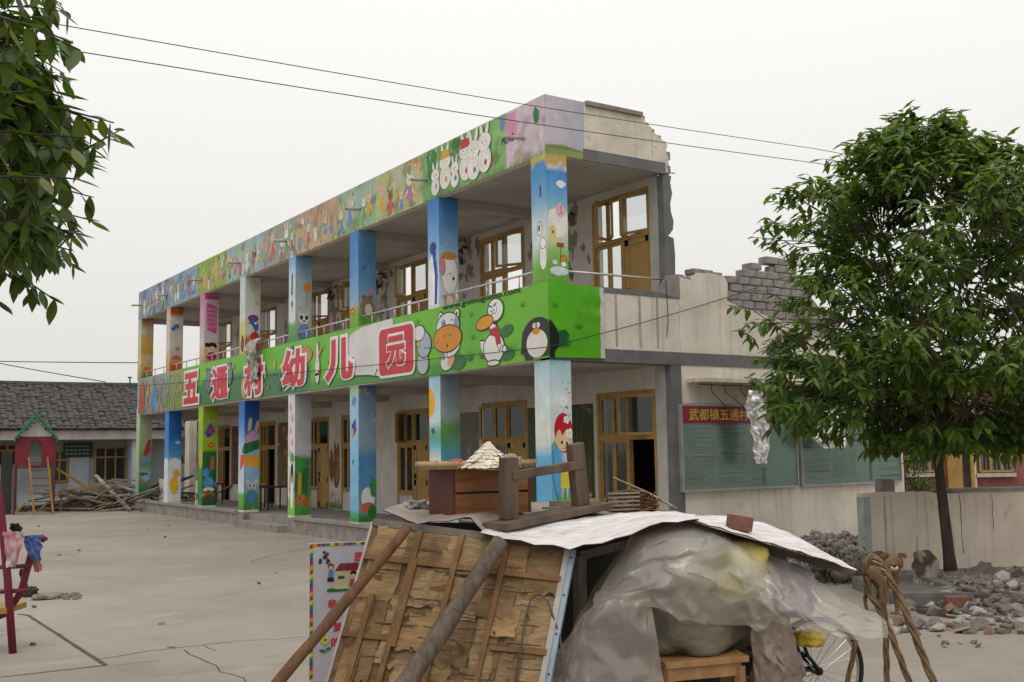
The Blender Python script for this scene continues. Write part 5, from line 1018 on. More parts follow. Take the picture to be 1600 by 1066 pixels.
def heapz(p, hp):
    z = 0
    for c, r, h in hp:
        d = (Vector((p.x, p.y))-Vector((c.x, c.y))).length/r
        if d < 1: z = max(z, h*(1-d*d))
    return z
heaps = [(G(1570, 925), 1.2, .16), (G(1640, 940), 1.4, .22), (G(1545, 912), .8, .11)]
heapsB = [(G(1300, 872), 1.1, .34), (G(1235, 850), 1.0, .25), (G(1180, 842), .8, .12)]
def scatter(n, xr, yr, sz, hp, label, group, keep=lambda x, y: True, pool=None):
    for k in range(n):
        for _ in range(30):
            x, y = CH.uniform(*xr), CH.uniform(*yr)
            if keep(x, y): break
        p = G(x, y); s = CH.uniform(*sz)*(.7 if CH.random() < .6 else 1.25); p.z = heapz(p, hp)+s*.22
        o = bpy.data.objects.new('rubble_chunk', CH.choice(pool or chunk_me)); COL.objects.link(o); o.location = p; o.rotation_euler = (CH.gauss(0, .4), CH.gauss(0, .4), CH.uniform(0, 6.3)); o.scale = (s, s*CH.uniform(.7, 1), s*CH.uniform(.6, 1)); tag(o, label, 'rubble', group)
scatter(170, (1405, 1625), (898, 990), (.04, .14), heaps, 'grey broken masonry chunk in the heap around the tree planter', 'masonry heap round the planter', lambda x, y: (y > 945-.25*max(0, x-1530)) or x > 1500)
scatter(85, (1165, 1348), (840, 888), (.05, .12), heapsB, 'grey masonry lump in the bank below the notice boards', 'masonry bank below the boards', lambda x, y: y > 838+.05*(x-1165), [q for q in chunk_me if q.materials[0].name == 'rubble_pale'])
scatter(16, (1395, 1545), (955, 1040), (.03, .07), [], 'small stone lying loose on the yard before the masonry heap', 'loose stones on the yard')
def finerubble(hp, n, name, label, mt='rubble'):
    mb = MB()
    for k in range(n):
        c, r, h = CH.choice(hp); a = CH.uniform(0, 6.3); q = c+Vector((math.cos(a), math.sin(a), 0))*r*math.sqrt(CH.random())*1.05; q.z = heapz(q, hp)+.005; s = CH.uniform(.012, .05)
        mb.bar(q-Vector((s, 0, 0)), q+Vector((s*CH.random(), s*CH.gauss(0, .8), s*CH.gauss(0, .5))), s*1.3, s)
    for c, r, h in hp:
        rows = [[c+Vector((math.cos(a)*r*k/7, math.sin(a)*r*k/7, max(-.01, h*(1-(k/7)**2)-.02+.04*nz(math.cos(a)*k, math.sin(a)*k, r)))) for a in [2*math.pi*j/20 for j in range(21)]] for k in range(8)]; mb.grid(rows)
    tag(mb.build(name, mt), label, 'rubble', kind='stuff')
finerubble(heaps, 2600, 'rubble', 'fine crushed masonry filling the heap round the planter'); finerubble(heapsB, 1700, 'rubble', 'fine crushed masonry bank under the notice boards', 'rubble_pale')
# planter kerb round the tree
pc = G(1405, 950); pd = G(1535, 948); KF = Frame(pc, pd-pc); kl = (pd-pc).length
pk = thing('tree_planter', 'low square concrete planter kerb around the tree foot', 'planter', KF.P(kl/2, -.6, 0)); mat('planter_grey', (.17, .165, .155), (.11, .108, .1), 5, .9, .3, 25)
zk = KF.px(1440, 927)[1]
for a in ((0, kl, -.12, 0), (0, kl, -1.6, -1.48), (0, .12, -1.479, -.121), (kl-.12, kl, -1.479, -.121)): B1(KF, 'kerb', 'planter_grey', pk, *a, 0, zk)
B1(KF, 'soil', mat('dry_soil', (.19, .16, .13), (.12, .1, .08), 6, .95, .6, 20), pk, .121, kl-.121, -1.478, -.122, 0, zk-.05)
o = MB(); KF.box(o, .42, .66, .12, .24, .0, .14); o = o.build('loose_brick', mat('red_brick', (.23, .10, .07), (.15, .075, .055), 9, .95, .7, 30, spots=.85, spotcol=(.30, .25, .21)), bevel=.008); tag(o, 'orange brick propped against the planter kerb', 'brick')
tr = MB().tube([G(1312, 912)+Vector((0, 0, .12)), G(1340, 905)+Vector((0, 0, .15)), G(1376, 893)+Vector((0, 0, .16))], [.11, .13, .12], 10).build('fallen_log', 'rubble', smooth=True); tag(tr, 'short grey log lying behind the dog', 'log')
shc = Frame(G(1300, 915), HR); R_ = random.Random(5); mb = MB(); q0 = G(1300, 905); s = thing('scrub_bush', 'dark dry scrub below the right roof sheet tip', 'bush', q0)
for k in range(900):
    q = q0+HR*R_.gauss(0, .26)+HF*R_.gauss(0, .3)+Vector((0, 0, abs(R_.gauss(.12, .13)))); leaf(mb, q, Vector((R_.gauss(0, 1), R_.gauss(0, 1), R_.gauss(.2, .7))), Vector((0, 0, 1)), .09, .03, R_.choice([(.04, .055, .025), (.05, .04, .03), (.03, .04, .02), (.07, .09, .04), (.1, .06, .04)]))
tag(mb.build('foliage', 'leaf', s, colors=True), kind='stuff'); MB().tube([q0, q0+Vector((.1, .1, .35))], .015, 5).build('stem', 'bark', s)
# ================================================================ dogs
def fur(name, back, belly, scale=3.2, lo=.42, hi=.58):
    m = bpy.data.materials.new(name); m.use_nodes = True; t = m.node_tree; b = t.nodes['Principled BSDF']; n = t.nodes.new; L = t.links.new; b.inputs['Roughness'].default_value = .85; b.inputs['Specular IOR Level'].default_value = .15
    tc = n('ShaderNodeTexCoord'); no = n('ShaderNodeTexNoise'); no.inputs['Scale'].default_value = scale; no.inputs['Detail'].default_value = 5; L(tc.outputs['Object'], no.inputs['Vector']); rp = n('ShaderNodeValToRGB')
    rp.color_ramp.elements[0].position = lo; rp.color_ramp.elements[1].position = hi; rp.color_ramp.elements[0].color = (*back, 1); rp.color_ramp.elements[1].color = (*belly, 1); L(no.outputs[0], rp.inputs[0]); L(rp.outputs[0], b.inputs['Base Color'])
    n4 = n('ShaderNodeTexNoise'); n4.inputs['Scale'].default_value = 90; bp = n('ShaderNodeBump'); bp.inputs['Strength'].default_value = .7; bp.inputs['Distance'].default_value = .01; L(tc.outputs['Object'], n4.inputs['Vector']); L(n4.outputs[0], bp.inputs['Height']); L(bp.outputs[0], b.inputs['Normal']); MATS[name] = m; return m
fur('dog_tan', (.15, .082, .04), (.23, .14, .075)); fur('dog_ear', (.085, .04, .022), (.11, .05, .028)); fur('dog_white', (.55, .48, .4), (.46, .38, .3)); fur('dog_grey', (.075, .058, .04), (.30, .26, .21), 4.5, .46, .56); mat('dog_nose', (.012, .011, .011), rough=.4)
def dog(label, at, ang, sc_, coat, muzzle, earm, headturn, headup=0.0, tailup=True):
    """four-legged body grown from a joint skeleton; local x forward, z up"""
    root = thing('dog', label, 'dog', at)
    J = [((-.02, 0, .43), .095), ((.16, 0, .42), .115), ((.28, 0, .45), .095), ((.36, 0, .54), .065), ((-.2, 0, .44), .088), ((-.30, 0, .43), .07)]
    E = [(0, 1), (1, 2), (2, 3), (0, 4), (4, 5)]
    for s in (-1, 1):
        i = len(J); J += [((.25, s*.075, .34), .05), ((.235, s*.075, .2), .03), ((.245, s*.075, .06), .022), ((.275, s*.075, .018), .024)]; E += [(2, i), (i, i+1), (i+1, i+2), (i+2, i+3)]
        i = len(J); J += [((-.24, s*.07, .33), .062), ((-.19, s*.075, .24), .04), ((-.285, s*.075, .14), .024), ((-.265, s*.075, .04), .02), ((-.235, s*.075, .017), .023)]; E += [(5, i), (i, i+1), (i+1, i+2), (i+2, i+3), (i+3, i+4)]
    i = len(J); J += [((-.40, 0, .46), .025), ((-.47, 0, .56 if tailup else .38), .02), ((-.45, 0, .66 if tailup else .27), .012)]; E += [(5, i), (i, i+1), (i+1, i+2)]
    me = bpy.data.meshes.new('body'); me.from_pydata([j[0] for j in J], E, []); o = bpy.data.objects.new('body', me); COL.objects.link(o); me.materials.append(MATS[coat])
    sk = o.modifiers.new('skin', 'SKIN'); sk.use_smooth_shade = True
    for v, j in zip(me.skin_vertices[0].data, J): v.radius = (j[1], j[1])
    me.skin_vertices[0].data[0].use_root = True
    o.modifiers.new('sub', 'SUBSURF').levels = 2; o.modifiers['sub'].render_levels = 2
    mw = Matrix.Rotation(ang, 4, 'Z') @ Matrix.Scale(sc_, 4); o.parent = root; o.matrix_basis = mw
    hm = Matrix.Translation(mw @ Vector((.40, 0, .60))) @ Matrix.Rotation(ang+headturn, 4, 'Z') @ Matrix.Rotation(-headup, 4, 'Y') @ Matrix.Scale(sc_*1.22, 4)
    def part(name, shp, m, seg=20):
        bm = bmesh.new(); bmesh.ops.create_uvsphere(bm, u_segments=seg, v_segments=seg-6, radius=1)
        for v in bm.verts: v.co = shp(v.co)
        q = bpy.data.meshes.new(name); bm.to_mesh(q); bm.free(); q.polygons.foreach_set('use_smooth', [True]*len(q.polygons)); q.materials.append(MATS[m]); h = bpy.data.objects.new(name, q); COL.objects.link(h); h.parent = root; h.matrix_basis = hm; return h
    def skull(c):   # rounded skull narrowing into a muzzle
        x, y, z = c; f = max(0, x); return Vector((.085*x+.03*f*f, .082*y*(1-.25*f), .075*z*(1-.15*f)+.01))
    part('head', skull, coat)
    part('muzzle', lambda c: Vector((.085+.058*c.x, .034*c.y*(1-.2*c.x), -.026+.028*c.z*(1-.25*c.x))), muzzle); part('muzzle_bridge', lambda c: Vector((.08+.055*c.x, .026*c.y, .004+.022*c.z)), coat)
    part('chin_fur', lambda c: Vector((.02+.05*c.x, .055*c.y, -.045+.04*c.z)), coat)
    part('nose', lambda c: Vector((.142+.012*c.x, .018*c.y, -.002+.013*c.z)), 'dog_nose', 12)
    for s in (-1, 1):
        part('eye', lambda c: Vector((.074+.011*c.x, s*.033+.011*c.y, .030+.011*c.z)), 'dog_nose', 12)
        bm = bmesh.new(); E_ = [(.026, s*.026, .098), (-.034, s*.044, .100), (-.026, s*.112, .112), (.022, s*.128, .052), (.046, s*.078, .062)]
        vs = [bm.verts.new(q) for q in E_]+[bm.verts.new((q[0]-.004, q[1]-s*.004, q[2]-.012)) for q in E_]; bm.faces.new(vs[:5]); bm.faces.new(vs[9:4:-1])
        for k in range(5): bm.faces.new((vs[k], vs[k+5], vs[(k+1) % 5+5], vs[(k+1) % 5]))
        bmesh.ops.recalc_face_normals(bm, faces=bm.faces); q = bpy.data.meshes.new('ear'); bm.to_mesh(q); bm.free(); q.polygons.foreach_set('use_smooth', [True]*len(q.polygons)); q.materials.append(MATS[earm]); h = bpy.data.objects.new('ear', q); COL.objects.link(h); h.parent = root; h.matrix_basis = hm; sb_ = h.modifiers.new('sub', 'SUBSURF'); sb_.levels = sb_.render_levels = 2
    return root
_v = -ray(1390, 900); _p = Vector((-_v.y, _v.x, 0)); fd = _v+_p*.42; dog('tan dog with dark folded ears facing the yard behind the bamboo loops', G(1378, 960), math.atan2(fd.y, fd.x), .9, 'dog_tan', 'dog_white', 'dog_ear', -.38)
# ================================================================ foreground: board shelter over a loaded tricycle
mat('raw_ply', (.25, .16, .078), (.14, .085, .04), 5, .85, .6, 30, stretch=(1, 1, 3.5), spots=.6, spotcol=(.09, .05, .025)); mat('raw_ply_pale', (.36, .23, .11), (.21, .125, .056), 5, .85, .5, 30, stretch=(1, 1, 4), spots=.35, spotcol=(.14, .08, .04)); mat('batten', (.22, .12, .05), (.13, .068, .03), 6, .85, .3, 40); mat('edge_blue', (.30, .38, .44), (.22, .28, .33), 6, .6); mat('edge_grey', (.42, .39, .37), (.3, .27, .25), 8, .7)
mat('pole_brown', (.17, .085, .038), (.09, .045, .022), 7, .75, .3, 30, stretch=(3, 3, .6)); mat('pole_grey', (.16, .118, .088), (.075, .056, .044), 9, .75, .7, 45, stretch=(2, 2, .5), spots=.7, spotcol=(.3, .27, .25))
TL, TR_ = D(583, 817, 6.35), D(892, 856, 6.1); BL_, BR_ = D(466, 1215, 5.55), D(820, 1224, 5.45)
for q in (BL_, BR_): q.z = .02
e1 = (TR_-TL); e2 = (BL_-TL); pn = e1.cross(e2).normalized(); pn = -pn if pn.dot(CAM-TL) < 0 else pn
def PP(u, v, h=0): return (TL.lerp(TR_, u)).lerp(BL_.lerp(BR_, u), v)+pn*h
bd = thing('leaning_board', 'large torn plywood board with battens leaning in front of the shelter', 'board', (BL_+BR_)/2)
rows = [[PP(i/30, j/30, .004+.010*nz(i*.5, j*.23, 2)) for i in range(31)] for j in range(31)]; MB().grid(rows).build('plywood_core', 'raw_ply', bd)
MB().prism([PP(0, 0, -.012), PP(1, 0, -.012), PP(1, 1, -.012), PP(0, 1, -.012)], -pn*.02).build('backing', 'edge_grey', bd)
VR = random.Random(12); mat('raw_ply_mid', (.38, .26, .14), (.2, .125, .06), 7, .85, .6, 34, stretch=(1, 1, 5), spots=.5, spotcol=(.12, .07, .035))
def veneer(u0, u1, v0, v1, curl, m, seed):
    rows = []
    for j in range(9):
        v = v0+(v1-v0)*j/8; r = []
        for i in range(9):
            u = u0+(u1-u0)*i/8; ju = (.016*nz(j*.6, seed) if i in (0, 8) else 0); jv = (.022*nz(i*.55, seed+4)+.007*nz(i*2.3, seed) if j in (0, 8) else 0); k = j/8
            r.append(PP(min(.985, max(.012, u+ju)), min(.99, max(.01, v+jv)), .014+.007*nz(i*.4, j*.4, seed)+curl*.45*(k**3)*(.6+.4*nz(i*.3, seed))))
        rows.append(r)
    MB().grid(rows).build('veneer_flake', m, bd, smooth=True)
for k, (u0, u1, v0, v1, cu) in enumerate([(.04, .2, .02, .30, .01), (.21, .40, .02, .14, .01), (.40, .60, .02, .17, .015), (.60, .8, .03, .15, .01), (.82, .985, .05, .22, .05), (.24, .42, .17, .32, .02), (.42, .62, .2, .36, .012), (.62, .78, .2, .34, .02), (.8, .98, .25, .58, .008), (.04, .12, .33, .66, .04), (.13, .19, .30, .62, .05), (.2, .25, .30, .55, .07), (.28, .45, .36, .5, .03), (.46, .62, .38, .55, .015), (.64, .74, .36, .62, .02), (.7, .82, .30, .42, .07), (.78, .88, .42, .60, .06), (.3, .55, .55, .66, .03), (.1, .22, .66, .8, .02), (.25, .42, .68, .86, .03), (.45, .66, .62, .72, .02), (.5, .72, .72, .9, .02), (.74, .95, .62, .85, .01), (.05, .2, .82, .97, .01)]):
    du, dv_ = (u1-u0)*.04, (v1-v0)*.05; u0, u1, v0, v1 = max(.012, u0-du), min(.985, u1+du), max(.012, v0-dv_), v1+dv_
    veneer(u0, u1, v0, v1, cu, ('raw_ply_pale', 'raw_ply', 'raw_ply_mid')[k % 3], k)
for k in range(46):   # torn splinters
    u, v = VR.uniform(.05, .95), VR.uniform(.04, .7); l_ = VR.uniform(.02, .09); a = VR.gauss(0, .5)+(1.57 if VR.random() < .35 else 0)
    MB().add([PP(u, v, .02), PP(u+l_*math.cos(a), v+l_*.6*math.sin(a), .028+VR.uniform(0, .035)), PP(u+l_*.8*math.cos(a)+.01, v+l_*.6*math.sin(a)+.02, .022), PP(u+.008, v+.016, .018)], [(0, 1, 2, 3)]).build('splinter', 'raw_ply_pale' if k % 2 else 'batten', bd)
for k in range(34):   # splits between the plies
    u, v = VR.uniform(.05, .85), VR.uniform(.04, .72); l_ = VR.uniform(.06, .22); P_ = [PP(min(.98, u+l_*i/6), v+.008*nz(i*.7, k), .021+.012*nz(u*9, v*9)) for i in range(7)]; Q_ = [p+(BL_-TL).normalized()*(.004+.006*abs(nz(i, k, 3))) for i, p in enumerate(P_)]
    MB().grid([[p+pn*.012 for p in P_], [q+pn*.006 for q in Q_]]).build('split', 'old_timber_dark', bd)
for a, b in (((.47, .01), (.45, .99)), ((.70, .02), (.69, .99)), ((.26, .02), (.24, .99)), ((.105, .30), (.10, .99)), ((.27, .14), (.27, .50))): MB().bar(PP(*a, .03), PP(*b, .03), .03, .03, up=pn).build('batten', 'batten', bd)
for v, u0, u1 in ((.15, .01, .985), (.46, .01, .24), (.66, .43, .7), (.47, .72, .985)): MB().bar(PP(u0, v, .022), PP(u1, v+.005, .022), .032, .022, up=pn).build('batten', 'batten', bd)
MB().bar(PP(.0, 0, .0), PP(1, 0, .0), .045, .03, up=pn).build('edge_trim', 'old_timber_dark', bd); MB().bar(PP(.988, .0, .008), PP(.988, 1, .008), .03, .04, up=pn).build('edge_trim', 'edge_grey', bd); MB().bar(PP(1.012, .01, -.01), PP(1.012, 1, -.01), .032, .05, up=pn).build('edge_trim', 'edge_blue', bd); MB().bar(PP(.0, .0, .0), PP(.0, 1, .0), .014, .03, up=pn).build('edge_trim', 'edge_grey', bd)
for k in range(6): MB().tube([PP(1.012, .05+.17*k, .012), PP(1.012, .05+.17*k, .018)], .006, 8).build('rivet', 'dark', bd)
def pole(name, label, a, b, r0, r1, m, seed, wob=.012):
    n = 14; pts = [a.lerp(b, k/n)+Vector((nz(k*.35, seed), nz(k*.35, seed+7), nz(k*.35, seed+3)))*wob for k in range(n+1)]; o = MB().tube(pts, [(r0+(r1-r0)*k/n)*(1+.2*nz(k*.9, seed)) for k in range(n+1)], 12).build(name, m, smooth=True); tag(o, label, 'pole', 'poles propping the board'); return o
ga = D(268, 1222, 5.15); ga.z = .03; gb = D(500, 1225, 5.0); gb.z = .04
pole('wooden_pole', 'slim brown wooden pole propped against the left half of the torn board', D(641, 829, 6.17)+pn*.05, ga, .028, .034, 'pole_brown', 3); pole('wooden_pole', 'thick grey wooden pole propped across the middle of the torn board', D(784, 852, 6.08)+pn*.06, gb, .045, .06, 'pole_grey', 5)
o = MB().tube([PP(.885, .78, .05), PP(.86, .34, .05), PP(.868, .26, .05), PP(.90, .235, .05), PP(.95, .265, .05), PP(1.03, .40, .0), PP(1.07, .52, -.03), PP(1.13, .8, -.04)], .006, 7).build('wire_hook', mat('rusty_wire', (.13, .085, .06), (.09, .06, .045), 8, .8), smooth=True); tag(o, 'bent rusty wire hook over the right edge of the board', 'wire')
# ---- roof sheets
def sheet(name, label, near, far, m, nseg=10, crinkle=.012, thick=.006, under=None):
    def interp(P, t):
        k = min(len(P)-2, int(t*(len(P)-1))); f = t*(len(P)-1)-k; f = f*f*(3-2*f)*.4+f*.6; return P[k].lerp(P[k+1], f)
    A, Bf = [D(*q) for q in near], [D(*q) for q in far]; rows = []
    for j in range(nseg+1):
        v = j/nseg; rows.append([interp(A, i/28).lerp(interp(Bf, i/28), v)+Vector((0, 0, crinkle*nz(i*.5, j*.7, len(near)))) for i in range(29)])
    o = MB().grid(rows).build(name, m, smooth=True); so = o.modifiers.new('solid', 'SOLIDIFY'); so.thickness = thick; so.offset = -1; tag(o, label, 'sheet')
    if under: o.data.materials.append(MATS[under]); so.material_offset = 1; so.material_offset_rim = 1
    return o
mat('white_laminate', (.76, .74, .73), (.50, .46, .43), 5, .6, .25, 12, stretch=(1, 5, 1), spots=.3, spotcol=(.35, .29, .25)); mat('grey_board', (.33, .28, .23), (.22, .185, .15), 4, .85, .3, 20); mat('maroon_edge', (.09, .035, .035), (.06, .025, .025), 4, .7)
sheet('roof_sheet', 'grey weathered roof board under the crate on the shelter', [(598, 797, 6.55), (652, 818, 6.3), (735, 808, 6.3), (756, 832, 6.2), (830, 838, 6.2)], [(640, 782, 7.6), (700, 783, 7.6), (800, 783, 7.5), (880, 785, 7.4), (985, 797, 7.2)], 'grey_board', under='maroon_edge')
sheet('roof_sheet', 'white laminated roof sheet in front of the upturned bench', [(748, 832, 6.12), (820, 847, 6.03), (892, 857, 5.98), (960, 843, 6.0), (1030, 817, 6.12), (1092, 811, 6.2)], [(775, 820, 6.45), (850, 812, 6.6), (930, 807, 6.75), (985, 801, 6.9), (1030, 798, 7.0), (1085, 803, 7.0)], 'white_laminate', under='maroon_edge')
sheet('roof_sheet', 'white laminated roof sheet carrying a brick and sloping to a point', [(1084, 813, 6.22), (1130, 826, 6.2), (1190, 845, 6.2), (1250, 862, 6.25), (1300, 878, 6.3), (1337, 892, 6.35)], [(1086, 805, 6.9), (1140, 806, 6.95), (1195, 817, 6.95), (1245, 838, 6.85), (1295, 866, 6.6), (1339, 890, 6.4)], 'white_laminate', under='maroon_edge', crinkle=.008)
o = MB().bar(D(1137, 814, 6.35), D(1174, 820, 6.35), .09, .085).build('roof_brick', 'red_brick', bevel=.006); tag(o, 'single red brick weighing down the right roof sheet', 'brick')
# ---- frame inside the shelter that carries the sheets, and an added black sheet standing in for the shadow inside
fr_ = thing('shelter_frame', 'dark wooden frame holding up the shelter roof sheets', 'frame', G(960, 1190))
def drop(p): return Vector((p.x, p.y, 0))
for x, y, d_ in ((640, 800, 7.3), (905, 868, 6.35), (1085, 818, 6.75), (985, 806, 7.3)): q = D(x, y, d_); MB().bar(drop(q), q, .06).build('post', 'old_timber_dark', fr_)
MB().bar(D(640, 800, 7.3), D(1085, 818, 6.9), .06).build('beam', 'old_timber_dark', fr_); MB().bar(D(905, 868, 6.35), D(1085, 822, 6.6), .05).build('beam', 'old_timber_dark', fr_); MB().bar(D(1085, 822, 6.6), D(1325, 893, 6.5), .04).build('beam', 'old_timber_dark', fr_)
q = [D(600, 815, 7.25), D(1100, 822, 6.95), D(1230, 870, 7.0)]; rows = [[a.lerp(drop(a), j/6) for a in q] for j in range(7)]; MB().grid(rows).build('shadow_sheet', 'dark', fr_)
# ---- things on the roof
mat('crate_red', (.12, .03, .02), (.085, .022, .016), 4, .6, spots=.35, spotcol=(.05, .02, .02)); mat('crate_wood', (.30, .13, .045), (.16, .062, .022), 3, .6, .2, 20, stretch=(1, 1, 6)); mat('wicker', (.44, .30, .17), (.28, .18, .1), 9, .85, .5, 60)
CF = Frame(D(712, 806, 6.55), (D(800, 800, 6.75)-D(712, 806, 6.55))); zc0 = D(712, 806, 6.55).z; zc1 = D(712, 733, 6.55).z; cl = (D(800, 800, 6.75)-D(712, 806, 6.55)).length+.12; e_s = (D(665, 800, 6.85)-D(712, 806, 6.55)); dep = .33
ct = thing('wooden_crate', 'old drawer-like crate with dark red side on the shelter roof', 'crate', CF.P(cl/2, -dep/2, zc0))
hz = zc1-zc0
for a, b in ((.0, .45), (.50, 1.0)): B1(CF, 'side_board', 'crate_wood', ct, 0, cl, -.02, 0, zc0+hz*a, zc0+hz*b); B1(CF, 'side_board', 'crate_wood', ct, 0, cl, -dep, -dep+.02, zc0+hz*a, zc0+hz*b)
B1(CF, 'end_board', 'crate_red', ct, -.02, -.001, -dep, .002, zc0, zc1); B1(CF, 'end_board', 'crate_red', ct, cl+.001, cl+.02, -dep, .002, zc0, zc1); B1(CF, 'inner_lining', 'dark', ct, .002, cl-.002, -dep+.022, -.022, zc0+.01, zc1-.02)
tc_ = CF.P(cl/2-.02, -dep/2, zc1+.015); tray = thing('wicker_tray', 'round flat wicker tray lying on the red crate', 'tray', tc_); rt_ = .40
ring = lambda r, z, sy=.62, n=36: [tc_+CF.e*r*math.cos(2*math.pi*k/n)+CF.n*(-r*sy*math.sin(2*math.pi*k/n))+Vector((0, 0, z)) for k in range(n+1)]
MB().tube(ring(rt_, .012), .018, 8, cap=False).build('rim', 'wicker', tray, smooth=True)
for k in range(40): a = 2*math.pi*k/40; c = tc_+CF.e*rt_*math.cos(a)-CF.n*rt_*.62*math.sin(a)+Vector((0, 0, .012)); MB().tube([c+Vector((0, 0, -.02)), c+CF.e*.012+Vector((0, 0, .02))], .012, 5).build('binding', 'wicker', tray)
MB().prism(ring(rt_, -.004)[:-1], (0, 0, -.012)).build('base', 'wicker', tray)
# white cone of woven strips on the tray
ap = D(764, 690, 6.6); bc = D(762, 730, 6.6); R0 = .155; cone = thing('woven_cone', 'white scaly cone-shaped heap on the wicker tray', 'cone', bc); mat('cream_strip', (.74, .67, .55), (.55, .48, .38), 9, .8, .2, 40)
hc = (ap-bc).z
for r in range(8):
    for k in range(20):
        a = 2*math.pi*(k+.5*(r % 2))/20; s0, s1 = r/8.4, (r+1.35)/8.4; d_ = Vector((math.cos(a), math.sin(a), 0)); t_ = Vector((-math.sin(a), math.cos(a), 0)); rr0, rr1 = R0*(1-s0)+.012, R0*(1-min(1, s1))+.002; w_ = rr0*.19; d_ = (d_+Vector((VR.gauss(0, .06), VR.gauss(0, .06), 0))); s0 += VR.uniform(-.02, .02)
        MB().add([bc+d_*rr0-t_*w_+Vector((0, 0, hc*s0)), bc+d_*(rr0+.008)+Vector((0, 0, hc*s0-.006)), bc+d_*rr0+t_*w_+Vector((0, 0, hc*s0)), bc+d_*rr1+t_*w_*.8+Vector((0, 0, hc*min(1, s1))), bc+d_*rr1-t_*w_*.8+Vector((0, 0, hc*min(1, s1)))], [(0, 1, 2, 3, 4)]).build('strip', 'cream_strip', cone)
MB().tube([bc, ap], [R0*.97, .008], 16).build('core', 'cream_strip', cone)
def lump(name, label, cat, c, r, m, seed, amp=.35, parent=None):
    bm = bmesh.new(); bmesh.ops.create_icosphere(bm, subdivisions=4, radius=1)
    for v in bm.verts:
        n_ = v.co.normalized(); pw = .72; n_ = Vector([math.copysign(abs(t)**pw, t) for t in n_]); k = 1+amp*nz(n_.x*1.6+seed, n_.y*1.6, n_.z*1.6)-amp*.55*abs(nz(n_.x*3.2+seed, n_.y*3.2, n_.z*2.4))+amp*.25*abs(nz(n_.x*8+seed, n_.y*8, n_.z*5)); v.co = Vector((n_.x*r[0]*k, n_.y*r[1]*k, n_.z*r[2]*k))
    q = bpy.data.meshes.new(name); bm.to_mesh(q); bm.free(); q.polygons.foreach_set('use_smooth', [True]*len(q.polygons)); q.materials.append(MATS[m] if isinstance(m, str) else m); o = bpy.data.objects.new(name, q); COL.objects.link(o); o.location = c
    if parent: o.parent = parent; o.matrix_parent_inverse = Matrix.Translation(-parent_world(parent))
    else: tag(o, label, cat)
    return o
plastic_mat('thin_plastic', (.58, .53, .45), .52, .22, .11, .3); plastic_mat('thin_plastic_clear', (.74, .70, .63), .58, .18, .15, .3); mat('orange_cloth', (.42, .13, .05), (.3, .09, .04), 6, .8)
lump('plastic_bag', 'crumpled clear plastic bag beside the white cone on the tray', 'bag', D(795, 722, 6.7), (.07, .06, .045), 'thin_plastic', 3, .5); lump('orange_rag', 'small orange rag left of the white cone on the tray', 'rag', D(712, 724, 6.75), (.05, .04, .025), 'orange_cloth', 6, .4)
# upturned bench
mat('bench_wood', (.15, .105, .072), (.075, .052, .037), 5, .85, .4, 25, stretch=(1, 1, .25), spots=.3, spotcol=(.09, .07, .055))
pa_, pb_ = D(792, 829, 6.2), D(945, 797, 6.95); pa_.z += .0
bn = thing('upturned_bench', 'heavy wooden bench lying upside down on the shelter roof', 'bench', (pa_+pb_)/2); dv = (pb_-pa_).normalized(); sdv = Vector((-dv.y, dv.x, 0)).normalized()
ctr = pa_.lerp(pb_, .5)+sdv*.09
MB().bar(pa_+sdv*.07-dv*.03+Vector((0, 0, .022)), pb_+sdv*.07+dv*.06+Vector((0, 0, .022)), .19, .045).build('seat_plank', 'bench_wood', bn, bevel=.005)
for t, w_, zt in ((.13, .118, 722), (.86, .125, 704)):
    q = pa_.lerp(pb_, t)+sdv*.09+Vector((0, 0, .044)); h_ = .365 if t < .5 else .40; off = dv*(.05 if t > .5 else -.005)*-1
    MB().bar(q, q+Vector((0, 0, h_))+off, w_, .06, up=sdv).build('leg', 'bench_wood', bn, bevel=.006)
q0_, q1_ = pa_.lerp(pb_, .13)+sdv*.07+Vector((0, 0, .30)), pa_.lerp(pb_, .86)+sdv*.07+Vector((0, 0, .305)); MB().bar(q0_, q1_, .035, .055).build('stretcher', 'bench_wood', bn, bevel=.006)
# coil of twigs and an old basket frame behind the bench
bk = thing('broken_basket', 'broken woven basket hoop with twigs behind the upturned bench', 'basket', D(985, 795, 7.2)); c = D(983, 786, 7.2)
for k in range(4): MB().tube([c+HR*.17*math.cos(a)*(1-.04*k)+Vector((0, 0, .055*math.sin(a)+.01*k))+HF*.1*math.sin(a+k) for a in [2*math.pi*i/24 for i in range(25)]], .009, 6, cap=False).build('hoop', 'pole_brown', bk, smooth=True)
for k in range(5): z_ = .012*k; MB().bar(D(950, 797, 7.1)+Vector((0, 0, z_*2.2)), D(1000, 795, 7.1)+Vector((0, 0, z_*2.2)), .03, .012).build('slat', 'old_timber', bk)
for k in range(24):
    a = D(995+VR.uniform(-25, 30), 785+VR.uniform(-8, 12), 7.15); MB().tube([a, a+HR*VR.uniform(-.12, .14)+Vector((0, 0, VR.uniform(-.03, .05)))], .005, 4).build('twig', 'pole_brown', bk)
for a, b in (((958, 746), (1045, 788)), ((1000, 764), (1050, 792)), ((1030, 782), (1058, 795)), ((985, 797), (1055, 800))): MB().tube([D(*a, 7.2), D((a[0]+b[0])/2, (a[1]+b[1])/2-2, 7.2), D(*b, 7.15)], .006, 5).build('twig', 'wicker', bk)
lump('rag_sack', 'brown and white rag-covered lump leaning by the tree foot', 'sack', G(1447, 920)+Vector((0, 0, .20)), (.15, .13, .22), 'dog_grey', 23, .4)
bs = lump('rag_bundle', 'grey rag bundle on the roof board left of the crate', 'bundle', D(652, 790, 7.0), (.07, .06, .035), mat('grey_rag', (.34, .32, .3), (.2, .19, .18), 12, .9, .4, 40), 2, .5)
